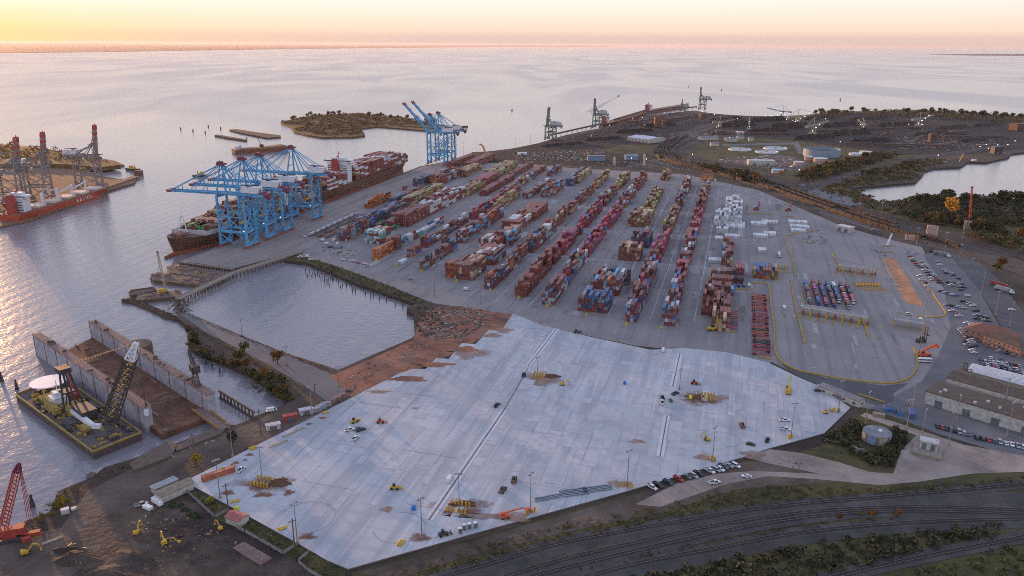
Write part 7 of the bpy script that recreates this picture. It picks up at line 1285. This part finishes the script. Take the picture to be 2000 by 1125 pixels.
# rubble and debris fields
def debris(name, polys, dens, cols, smin, smax, seed, z=3.05, label=None):
    rr = random.Random(seed); b = MB()
    for pts in polys:
        P = [at(x, y, z) for x, y in pts]; xs = [p.x for p in P]; ys = [p.y for p in P]; ar = sum(P[i].x * P[(i + 1) % len(P)].y - P[(i + 1) % len(P)].x * P[i].y for i in range(len(P))) / 2
        for _ in range(int(abs(ar) * dens * 1.6)):
            x, y = rr.uniform(min(xs), max(xs)), rr.uniform(min(ys), max(ys))
            if inside((x, y), P): c_ = rr.choice(cols); g = rr.uniform(.6, 1.4); b.col = (c_[0] * g, c_[1] * g, c_[2] * g); b.box(x, y, z - .1, rr.uniform(smin, smax), rr.uniform(smin * .5, smax * .4), rr.uniform(.2, .9), rr.random() * 3.1, .8)
    return tag(b.build(name, M_CONTS), kind='stuff')
BR = [(.06, .045, .035), (.10, .07, .05), (.05, .035, .03), (.16, .12, .09), (.28, .25, .22)]
debris('rubble', [[(835, 605), (900, 598), (950, 608), (965, 622), (915, 655), (860, 668), (825, 650)]], .2, BR + [(.3, .12, .07), (.3, .12, .07)], .6, 4, 1)
debris('demolition_debris', [[(115, 1070), (160, 1060), (185, 1075), (185, 1110), (110, 1120)], [(190, 1110), (225, 1105), (225, 1135), (180, 1135)], [(250, 1010), (330, 1000), (400, 1025), (470, 1060), (400, 1100), (280, 1070)]], .10, BR + [(.2, .13, .06)], .4, 2.6, 2, 3.08)
debris('roadside_debris', [[(455, 862), (690, 782), (690, 778), (600, 808), (455, 868)], [(440, 905), (520, 868), (530, 858), (450, 892)], [(250, 905), (345, 880), (350, 895), (270, 918)], [(355, 875), (430, 850), (430, 858), (360, 885)]], .14, BR + [(.36, .34, .32)], .5, 2.4, 3)
debris('terminal_clutter', [[(1150, 318), (1290, 312), (1330, 330), (1200, 325)], [(1000, 300), (1180, 292), (1180, 315), (1010, 312)], [(1560, 455), (1610, 462), (1620, 478), (1570, 476)], [(1690, 470), (1720, 475), (1730, 500), (1700, 495)], [(1760, 485), (1785, 485), (1800, 500), (1785, 505)], [(1520, 395), (1560, 402), (1565, 412), (1530, 410)], [(620, 478), (700, 488), (700, 500), (640, 498)]], .03, BR + [(.3, .3, .3), (.4, .3, .06), (.06, .12, .2)], .8, 5, 4, 3.1)
def plat(name, lb, cat, pts, h, m, z=3.0):
    b = MB(); b.prism([tuple(at(x, y, h))[:2] for x, y in pts], 0, h); return tag(b.build(name, m), lb, cat)
plat('old_dock_platform', 'dark collapsed timber dock platform on the lower shore', 'dock', [(252, 905), (262, 918), (335, 890), (345, 868), (330, 860), (290, 880)], 4.2, M_WPILE)
plat('timber_wharf', 'long timber wharf strip along the shore below the dry dock', 'wharf', [(340, 872), (345, 880), (432, 846), (440, 836), (420, 832)], 4.0, M_WPILE)
plat('sunken_boat', 'small dark boat wreck at the water edge below the dry dock', 'boat', [(168, 927), (178, 921), (187, 923), (184, 930), (172, 934)], 1.4, M_WPILE)

debris('clay_rubble', [[(815, 640), (860, 665), (800, 700), (720, 745), (680, 770), (650, 760), (735, 697), (806, 664)]], .05, BR + [(.24, .10, .06), (.3, .28, .26)], .5, 2.6, 12, 3.08)
# paving panels poured and patched at different times
M_PANEL = tinted('paving_panel', True, rough=.8, dirt=.18, sc=.25)
rr = random.Random(21); b = MB(); YP = [at(x, y, 3.05) for x, y in YARD]; GP = [at(x, y, 3.05) for x, y in [(1515, 560), (1540, 480), (1640, 450), (1720, 470), (1800, 520), (1840, 620), (1780, 690), (1760, 735), (1600, 725), (1530, 700)]]
def panel(a_, b_, la, lb2, z, c_):
    b.col = c_; b.add([AB(a_, b_, z), AB(a_ + la, b_, z), AB(a_ + la, b_ + lb2, z), AB(a_, b_ + lb2, z)], [(3, 2, 1, 0)])
k = 0
for _ in range(420):
    ia, ib = rr.randrange(34, 76), rr.randrange(-34, 14); a_, b_ = ia * 7.6, ib * 7.6; la, lb2 = 7.6 * rr.choice([1, 1, 2, 3, 5]), 7.6 * rr.choice([.5, .5, 1, 1])
    if all(inside(AB(u, v), SP) for u in (a_, a_ + la) for v in (b_, b_ + lb2)): g = rr.choice([.365, .375, .40, .415, .385]) * rr.uniform(.99, 1.01); k += 1; panel(a_ + .1, b_ + .1, la - .2, lb2 - .2, ZS + .02 + k * .00012, (g * rr.uniform(.98, 1.03), g, g * 1.02))
for _ in range(500):
    a_, b_ = rr.uniform(540, 1150), rr.uniform(-330, 60); la, lb2 = rr.choice([3, 6, 9, 18, 40]), rr.choice([1.5, 3, 6])
    if all(inside(AB(u, v), YP) for u in (a_, a_ + la) for v in (b_, b_ + lb2)): g = rr.choice([.10, .13, .15, .26, .28, .22]); k += 1; panel(a_, b_, la, lb2, 3.0525 + k * .00001, (g * 1.05, g, g * .98))
for _ in range(160):
    a_, b_ = rr.uniform(430, 800), rr.uniform(30, 230); la, lb2 = rr.choice([2, 4, 8, 20]), rr.choice([1, 2, 3])
    if all(inside(AB(u, v), GP) for u in (a_, a_ + la) for v in (b_, b_ + lb2)): g = rr.choice([.12, .15, .26, .28]); k += 1; panel(a_, b_, la, lb2, 3.0525 + k * .00001, (g * 1.06, g, g * .97))
tag(b.build('paving_panels', M_PANEL), kind='structure')
for i, (x, y, rx, ry, h) in enumerate([(150, 1090, 9, 5, 2.2), (205, 1120, 8, 5, 2.0), (290, 1045, 7, 4, 1.4), (370, 1060, 10, 5, 1.6), (330, 1030, 6, 4, 1.2), (430, 1075, 9, 5, 1.4), (130, 1075, 5, 3, 1.4), (250, 1085, 6, 4, 1)]): blob('rubble_heap', x, y, rx, ry, 3.07, M_DARK, 80 + i, h, None, f'dark rubble heap {["by the yellow excavator near the red crane", "at the bottom edge left of centre dirt", "between the two upright excavators", "below the nursery rows", "beside the raised arm excavator", "left of the dark beam stack", "beside the pale planks", "alone in the open dirt yard"][i]}', 'rubble heap')
for i, (x, y, rx, ry, h) in enumerate([(870, 668, 12, 5, 1.5), (905, 640, 8, 5, 1.3), (800, 700, 9, 4, 1.2), (960, 622, 8, 4, 1.4)]): blob('clay_mound', x, y, rx, ry, 3.07, M_CLAY, 90 + i, h, None, f'low red clay mound {["beside the stepped slab edge", "right of the rubble field", "by the basin corner", "at the top of the clay area"][i]}', 'clay mound')
for i in range(14):
    x0, y0 = rr.uniform(120, 480), rr.uniform(880, 1080); P = spline([at(x0, y0, 0), at(x0 + rr.uniform(30, 80), y0 - rr.uniform(15, 40), 0), at(x0 + rr.uniform(90, 170), y0 - rr.uniform(50, 95), 0)], 4)
# ------------------------------------------------------------ trains in the rail yard
M_HOP = flat('hopper_steel', (.06, .038, .03), .8, var=.5, sc=.08); M_COALM = flat('coal', (.012, .011, .012), .8)
b = MB(); b.side([(-7.2, 1.9), (-5, 1.1), (5, 1.1), (7.2, 1.9), (7.2, 3.9), (-7.2, 3.9)], -1.5, 1.5)
for k in range(7): b.box(-6.6 + k * 2.2, -1.54, 1.5, .2, .1, 2.4).box(-6.6 + k * 2.2, 1.54, 1.5, .2, .1, 2.4)
bg = MB()
for x in (-5.6, 5.6): bg.box(x, 0, .25, 2.6, 2.0, .9)
ldm = MB(); ldm.side([(-6.8, 3.9), (-4, 4.5), (4, 4.4), (6.8, 3.9)], -1.3, 1.3)
T_HOP = ('hopper_wagon', 'wagon', [('body', b.mesh('body', M_HOP), []), ('bogies', bg.mesh('bogies', M_DARKS), []), ('load', ldm.mesh('load', M_COALM), [])])
cum = [0]
for i in range(len(CP) - 1): cum.append(cum[-1] + (CP[i + 1] - CP[i]).length)
tot = cum[-1]
for k, (f0, f1) in enumerate([(.42, .52), (.30, .80), (.24, .52), (.34, .86), (.26, .66), (.30, .84), (.40, .62)]):
    P = CT[k]; cc = [0]
    for i in range(len(P) - 1): cc.append(cc[-1] + (P[i + 1] - P[i]).length)
    s_ = f0 * cc[-1]; i = 0
    while s_ < f1 * cc[-1]:
        while cc[i + 1] < s_: i += 1
        q = P[i].lerp(P[i + 1], (s_ - cc[i]) / (cc[i + 1] - cc[i])); a_ = ang(P[i], P[i + 1]); s_ += 15.6
        if R_.random() < .05: s_ += 25
        inst(T_HOP, f'brown coal wagon in the train on the {ORD[k]} rail yard track from the terminal fence', (q.x, q.y, 3.52), a_, f'coal train on the {ORD[k]} rail yard track')

# ------------------------------------------------------------ coal terminal
M_CG = flat('loader_green', (.15, .21, .19), .7); M_CRG = flat('loader_rust', (.09, .055, .045), .8); M_TL = flat('terminal_lamp', (1, .92, .7), .4, var=0, emit=3.5)
cq = ang(at(1000, 290), at(1180, 250)) + math.pi / 2; rdb = flat('dark_red_band', (.30, .04, .07), .6)
T_SL = sts_kind('ship_loader', 'ship loader', M_CG, M_CG, M_MAR, 96, g=18, H=26, ap=42, bl=38, back=34, lattice=True, lamps=False, house=M_LGREY)
T_SL2 = sts_kind('ship_loader', 'ship loader', M_CG, M_CG, rdb, 90, g=18, H=30, ap=44, bl=36, back=36, stripes=True, lattice=True, lamps=False, house=M_LGREY)
for x, y, T, lb in [(1068, 272, T_SL, 'green grey ship loader with raised dark boom nearest the container quay'), (1160, 249, T_SL2, 'ship loader with raised maroon boom behind the first one'), (1366, 214, T_SL2, 'ship loader with red and white banded boom farthest out on the coal pier')]: inst(T, lb, at(x, y, 3.05), cq)
inst(T_SL, 'low greenish ship loader with folded boom left of the banded one', at(1330, 218, 3.05), cq, None, (.7, .7, .55))
T_SL3 = sts_kind('coal_crane', 'crane', M_CRG, M_CRG, M_CRG, 25, g=12, H=14, ap=24, bl=30, back=24, lattice=True, lamps=False, house=M_LGREY)
def stacker_rec(x, y, rz, lb, m, s=1.0, lamps=3):
    t = thing('coal_stacker', lb, 'coal stacker', at(x, y, 3.05), rz, None, s)
    b = MB(); b.box(-6, 0, 0, 14, 9, 3)
    for a in (-4, 4):
        for c_ in (-3, 3): b.beam((a - 4, c_, 3), (a * .4 - 4, c_ * .5, 15), .9)
    b.box(-4, 0, 14, 7, 5, 3); b.build('undercarriage', m, t); MB().truss((0, 0, 15), (38, 0, 22), 2.6, 1.6, 12, .6, .4).build('boom', m, t); MB().truss((-6, 0, 16), (-24, 0, 14), 2.4, 2.0, 6, .6, .4).box(-24, 0, 12, 4, 5, 4).build('counterweight_arm', m, t)
    b = MB(); b.beam((-4, 0, 17), (-3, 0, 30), 1).beam((-3, 0, 30), (34, 0, 22.5), .5).beam((-3, 0, 30), (-23, 0, 16), .5); b.build('mast', m, t)
    for k in range(lamps): MB().box(-8 + k * 9, -1.8, 6 + k * 5, 1.3, 1.3, .9).build('floodlight', M_TL, t)
M_PG = flat('stacker_pale', (.30, .31, .24), .7)
for a in [(1462, 252, 1.3, 'pale green coal stacker standing upright in the dark coal field', M_PG, 1.0, 3), (1560, 243, .1, 'pale coal stacker with triangular frame near the far shore', M_PG, 1.3, 4), (1590, 262, .6, 'pale coal stacker with long slanted boom above the blue tank', M_PG, 1.3, 3), (1683, 252, 1.5, 'small upright coal stacker right of the slanted one', M_PG, .9, 3), (1797, 246, .4, 'coal stacker with bright lights in the right coal field', M_PG, 1.2, 4), (1525, 229, 2.6, 'dark blue coal stacker on the far shore', M_BLUEW, 1.1, 3), (1408, 249, .1, 'low pale conveyor machine at the left of the coal field', M_PG, .9, 1), (1728, 262, 2.9, 'brown stacker low in the right coal field', M_CRG, .9, 0), (1840, 283, 1.2, 'rusty frame machine above the lagoon', M_CRG, .9, 0)]: stacker_rec(*a)
for i, (x, y, L_, w_, h_) in enumerate([(1420, 236, 130, 34, 11), (1500, 236, 150, 34, 12), (1600, 232, 150, 30, 9), (1700, 233, 170, 34, 9), (1440, 246, 150, 34, 12), (1540, 250, 160, 34, 13), (1640, 246, 150, 36, 11), (1750, 245, 150, 34, 10), (1500, 258, 140, 30, 11), (1590, 270, 130, 30, 10), (1660, 262, 150, 34, 12), (1700, 277, 130, 28, 9), (1860, 250, 150, 34, 8), (1930, 245, 150, 34, 8), (1820, 262, 140, 30, 7), (1240, 258, 120, 20, 8), (1290, 246, 120, 22, 9), (1180, 272, 110, 18, 6), (1100, 283, 120, 16, 5), (1900, 275, 100, 30, 7)]):
    p = at(x, y, 3.06); rr = random.Random(i); b = MB(); n_ = 14; V = []
    for k in range(n_ + 1):
        X = (k / n_ - .5) * L_; e_ = min(1, min(k, n_ - k) / 2.0) * rr.uniform(.8, 1.1); V += [(X, -w_ / 2 * (.4 + .6 * e_), 0), (X, -w_ * .08 * e_, h_ * e_), (X, w_ * .08 * e_, h_ * e_), (X, w_ / 2 * (.4 + .6 * e_), 0)]
    b.add(V, [(k * 4 + j, k * 4 + 4 + j, k * 4 + 5 + j, k * 4 + 1 + j) for k in range(n_) for j in range(3)]); tag(b.build('coal_pile', M_COAL, None, p, cq - math.pi / 2 - .55 + rr.uniform(-.1, .1)), 'long black ridge of stockpiled coal on the peninsula', 'coal pile', 'coal ridges of the peninsula')
def conv(p, q, z0, z1, lb, m=None, w_=5):
    a, c_ = at(*p, 3), at(*q, 3); t = thing('conveyor', lb, 'conveyor', (0, 0, 0)); MB().beam((a.x, a.y, z0), (c_.x, c_.y, z1), w_, 3).build('gallery', m or M_CRG, t); b = MB(); n_ = max(2, int((c_ - a).length / 28))
    for k in range(n_ + 1): q_ = a.lerp(c_, k / n_); z = z0 + (z1 - z0) * k / n_; b.beam((q_.x - 2, q_.y, 0), (q_.x, q_.y, z), .7).beam((q_.x + 2, q_.y, 0), (q_.x, q_.y, z), .7)
    tag(b.build('trestle', M_CRG, t), kind='stuff')
for p, q, z0, z1, lb in [((1075, 268), (1180, 244), 8, 8, 'dark conveyor gallery between the first two ship loaders'), ((1200, 240), (1262, 222), 12, 14, 'dark conveyor gallery beside the moored coal ship'), ((1262, 226), (1360, 214), 10, 12, 'dark conveyor gallery leading to the banded ship loader'), ((1215, 247), (1330, 232), 14, 8, 'dark conveyor gallery crossing the coal pier diagonally'), ((1280, 240), (1390, 226), 9, 9, 'dark conveyor gallery along the middle of the pier'), ((1380, 240), (1530, 234), 8, 6, 'conveyor running left to right through the upper coal field'), ((1390, 262), (1560, 262), 6, 6, 'conveyor along the near side of the coal field'), ((1600, 258), (1800, 250), 6, 6, 'conveyor through the right coal field'), ((1800, 270), (1960, 268), 8, 6, 'conveyor above the lagoon dock'), ((1650, 283), (1850, 288), 7, 7, 'conveyor along the branch tracks')]: conv(p, q, z0, z1, lb)
for x, y, w_, d_, h_, lb, m in [(1283, 248, 14, 12, 24, 'rusty transfer tower glowing orange on the coal pier', flat('tower_orange', (.2, .08, .04), .8)), (1296, 250, 10, 10, 18, 'rusty lower tower beside the glowing one', M_CRG), (1240, 240, 14, 12, 15, 'dark transfer house near the moored coal ship', M_CRG), (1372, 232, 16, 12, 14, 'dark transfer house below the banded loader', M_CRG), (1405, 262, 20, 14, 8, 'brown workshop at the left edge of the coal field', M_CRG), (1820, 277, 14, 10, 18, 'brown screening tower above the lagoon', M_CRG), (1870, 262, 40, 14, 7, 'low brown sheds in the right coal field', M_CRG), (1990, 254, 34, 30, 16, 'large brown hall at the right picture edge', M_CRG), (1945, 300, 16, 12, 13, 'dark lit structure on the lagoon dock', M_DARKS), (1160, 268, 12, 10, 6, 'small hut on the dark coal shore', M_CRG), (1020, 302, 16, 8, 4, 'white low tank hut behind the magenta row', M_WHITE), (1445, 262, 16, 12, 6, 'small lit hut by the coal field', M_LGREY)]: box_building('terminal_building', lb, at(x, y, 3.05), .1, w_, d_, h_, m, m, 'flat', 0, (0, 0), 1)
rr = random.Random(8)
LP = [(1190, 251), (1254, 236), (1297, 226), (1330, 224), (1372, 224), (1395, 230), (1494, 232), (1506, 231), (1518, 232), (1535, 240), (1548, 241), (1557, 241), (1612, 238), (1680, 250), (1774, 249), (1800, 250), (1925, 290), (1929, 298), (1947, 291), (1967, 291), (1948, 300), (1913, 294), (1981, 283), (1831, 312), (1352, 310), (1424, 276), (1560, 342), (1543, 335), (1262, 320), (1233, 318), (1475, 238), (1440, 238), (1640, 285)]
T_LP = ('work_light', 'light', [('post', MB().cyl((0, 0, 0), (0, 0, 8), .25, 5).mesh('post', M_DARKS), []), ('lamp', MB().box(0, 0, 8, 1.2, 1.2, .7).mesh('lamp', M_TL), [])])
for x, y in LP: inst(T_LP, 'small bright work light on a post in the dark industrial peninsula', at(x, y, 3.05), 0, 'work lights of the peninsula')
# coal ships and far cranes
for x0, y0, x1, y1, lb, B_ in [((1178), 252, 1262, 228, 'dark red coal ship with pale bridge moored behind the coal pier', 26), (1262, 226, 1345, 212, 'second coal ship with pale bridge farther along the coal pier', 26)]:
    pa, pb = at(x0, y0 - 4, 0), at(x1, y1 - 4, 0); L_ = (pb - pa).length; t = thing('coal_ship', lb, 'ship', pa, ang(pa, pb)); hull(L_, B_, 9, sheer=2).build('hull', [M_HULLB, M_DECKB, M_HULLBT], t); bridge(t, 16, 24, 9, 19)
t = thing('orange_loader_arm', 'curved orange loading arm standing behind the container rows', 'loader', at(947, 308, 3.05), 2.2); b = MB(); P = [(0, 0, 0), (-1, 0, 10), (4, 0, 18), (12, 0, 23), (16, 0, 22)]
for i in range(4): b.beam(P[i], P[i + 1], 2.6, 2.2)
b.build('arm', flat('arm_orange', (.5, .2, .08), .7), t); MB().box(0, 0, 0, 8, 8, 3).build('base', M_CRG, t)
t = thing('lattice_crane', 'rusty red lattice crane boom rising from the dark woods', 'crane', at(1893, 440, 3.05), 0); MB().truss((0, 0, 3), (-6, -2, 44), 2.2, 1.2, 14, .3, .18).build('boom', M_CRED, t); MB().box(1, 0, 0, 7, 4, 4).build('cab', M_CRED, t); MB().box(-6, -2, 44, 3, 1, 1.4).build('boom_head', M_MAR, t)
t = thing('dredge_crane', 'small floating crane with yellow jib on the lagoon', 'crane', at(1872, 320, 0), 0); MB().box(0, 0, -1, 26, 9, 3).build('pontoon', M_DARKS, t); MB().beam((0, 0, 2), (6, 0, 18), 1.2).build('jib', M_YEL, t)
for x, y, lb in [(1845, 318, 'grey work boat on the lagoon left of the yellow jib'), (1905, 315, 'low dark barge on the lagoon right of the yellow jib')]:
    t = thing('work_boat', lb, 'boat', at(x, y + 2, 0), .1); MB().side([(-12, 1.6), (-11, -1), (9, -1), (13, 2.2), (12, 2.4), (-12, 2.2)], -3.5, 3.5).build('hull', M_DARKS, t); MB().box(-3, 0, 2, 8, 4.5, 3).build('cabin', M_WHITE, t)
# water traffic and wakes
for x, y, lb in [(1409, 177, 'tiny dark beacon far out on the bay left of centre right'), (1641, 196, 'small beacon far out beyond the coal shore'), (1000, 216, 'tiny dark boat in open water above the yard'), (1345, 170, 'tiny dark beacon left of the banded ship loader')]:
    tag(MB().cyl((0, 0, 0), (0, 0, 9), 2, 6, .6).box(0, 0, 0, 5, 5, 2).build('beacon', M_DARKS, None, at(x, y, 0)), lb, 'beacon')
t = thing('motor_boat', 'tiny boat trailing a long white wake beyond the ship loaders', 'boat', at(1208, 188, 0), .9); MB().side([(-6, 1.8), (-6, 0), (4, 0), (8, 2)], -2.4, 2.4).build('hull', M_DARKS, t); MB().box(0, 0, 1.6, 5, 3, 2).build('cabin', M_DARKS, t)
def wake(pts, w0, w1, i):
    P = spline([at(x, y, 0) for x, y in pts], 12); l = offs(P, 0); n = len(P); V = []
    for k, p in enumerate(P): t = (P[min(k + 1, n - 1)] - P[max(k - 1, 0)]); q = Vector((t.y, -t.x, 0)).normalized() * (w0 + (w1 - w0) * k / n) / 2; V += [(p.x - q.x, p.y - q.y, .08 + .01 * i), (p.x + q.x, p.y + q.y, .08 + .01 * i)]
    tag(MB().add(V, [(2 * k, 2 * k + 1, 2 * k + 3, 2 * k + 2) for k in range(n - 1)]).build('wake', M_WK), kind='structure')
M_WK, n, l, b = newmat('wake_water'); b.inputs['Base Color'].default_value = (.34, .33, .33, 1); b.inputs['Roughness'].default_value = .5
wake([(1207, 189), (1190, 197), (1165, 211), (1150, 219)], 3, 26, 0)
wake([(386, 346), (378, 348)], 3, 7, 2)
wake([(551, 545), (490, 549)], .6, .8, 3)

debris('pier_clutter', [[(1060, 282), (1180, 252), (1320, 224), (1400, 226), (1400, 236), (1300, 240), (1190, 262), (1080, 286)], [(1280, 262), (1400, 256), (1420, 272), (1340, 276)], [(1740, 268), (1900, 262), (1960, 280), (1900, 292), (1760, 292)]], .006, [(.10, .06, .045), (.05, .04, .035), (.16, .09, .06), (.25, .22, .2)], 2, 12, 9, 3.3)
debris('plant_clutter', [[(1400, 312), (1450, 306), (1540, 302), (1580, 318), (1560, 336), (1480, 326)], [(1590, 312), (1640, 314), (1620, 330), (1590, 328)]], .012, [(.25, .24, .23), (.4, .4, .38), (.12, .10, .09)], 1.5, 8, 10, 3.15)

tag(MASS.build('stacked_containers', M_CONTS), kind='stuff')
# ------------------------------------------------------------ haze
HZ, hn, hl, hb = newmat('evening_haze'); hn.remove(hb)
pv = hn.new('ShaderNodeVolumePrincipled'); pv.inputs['Color'].default_value = (.93, .86, .86, 1); pv.inputs['Density'].default_value = 1.4e-5; pv.inputs['Anisotropy'].default_value = .3
hl.new(pv.outputs[0], hn['Material Output'].inputs['Volume'])
b = MB(); b.box(0, 38000, -1, 150000, 82000, 231)
tag(b.build('haze', HZ), kind='stuff')
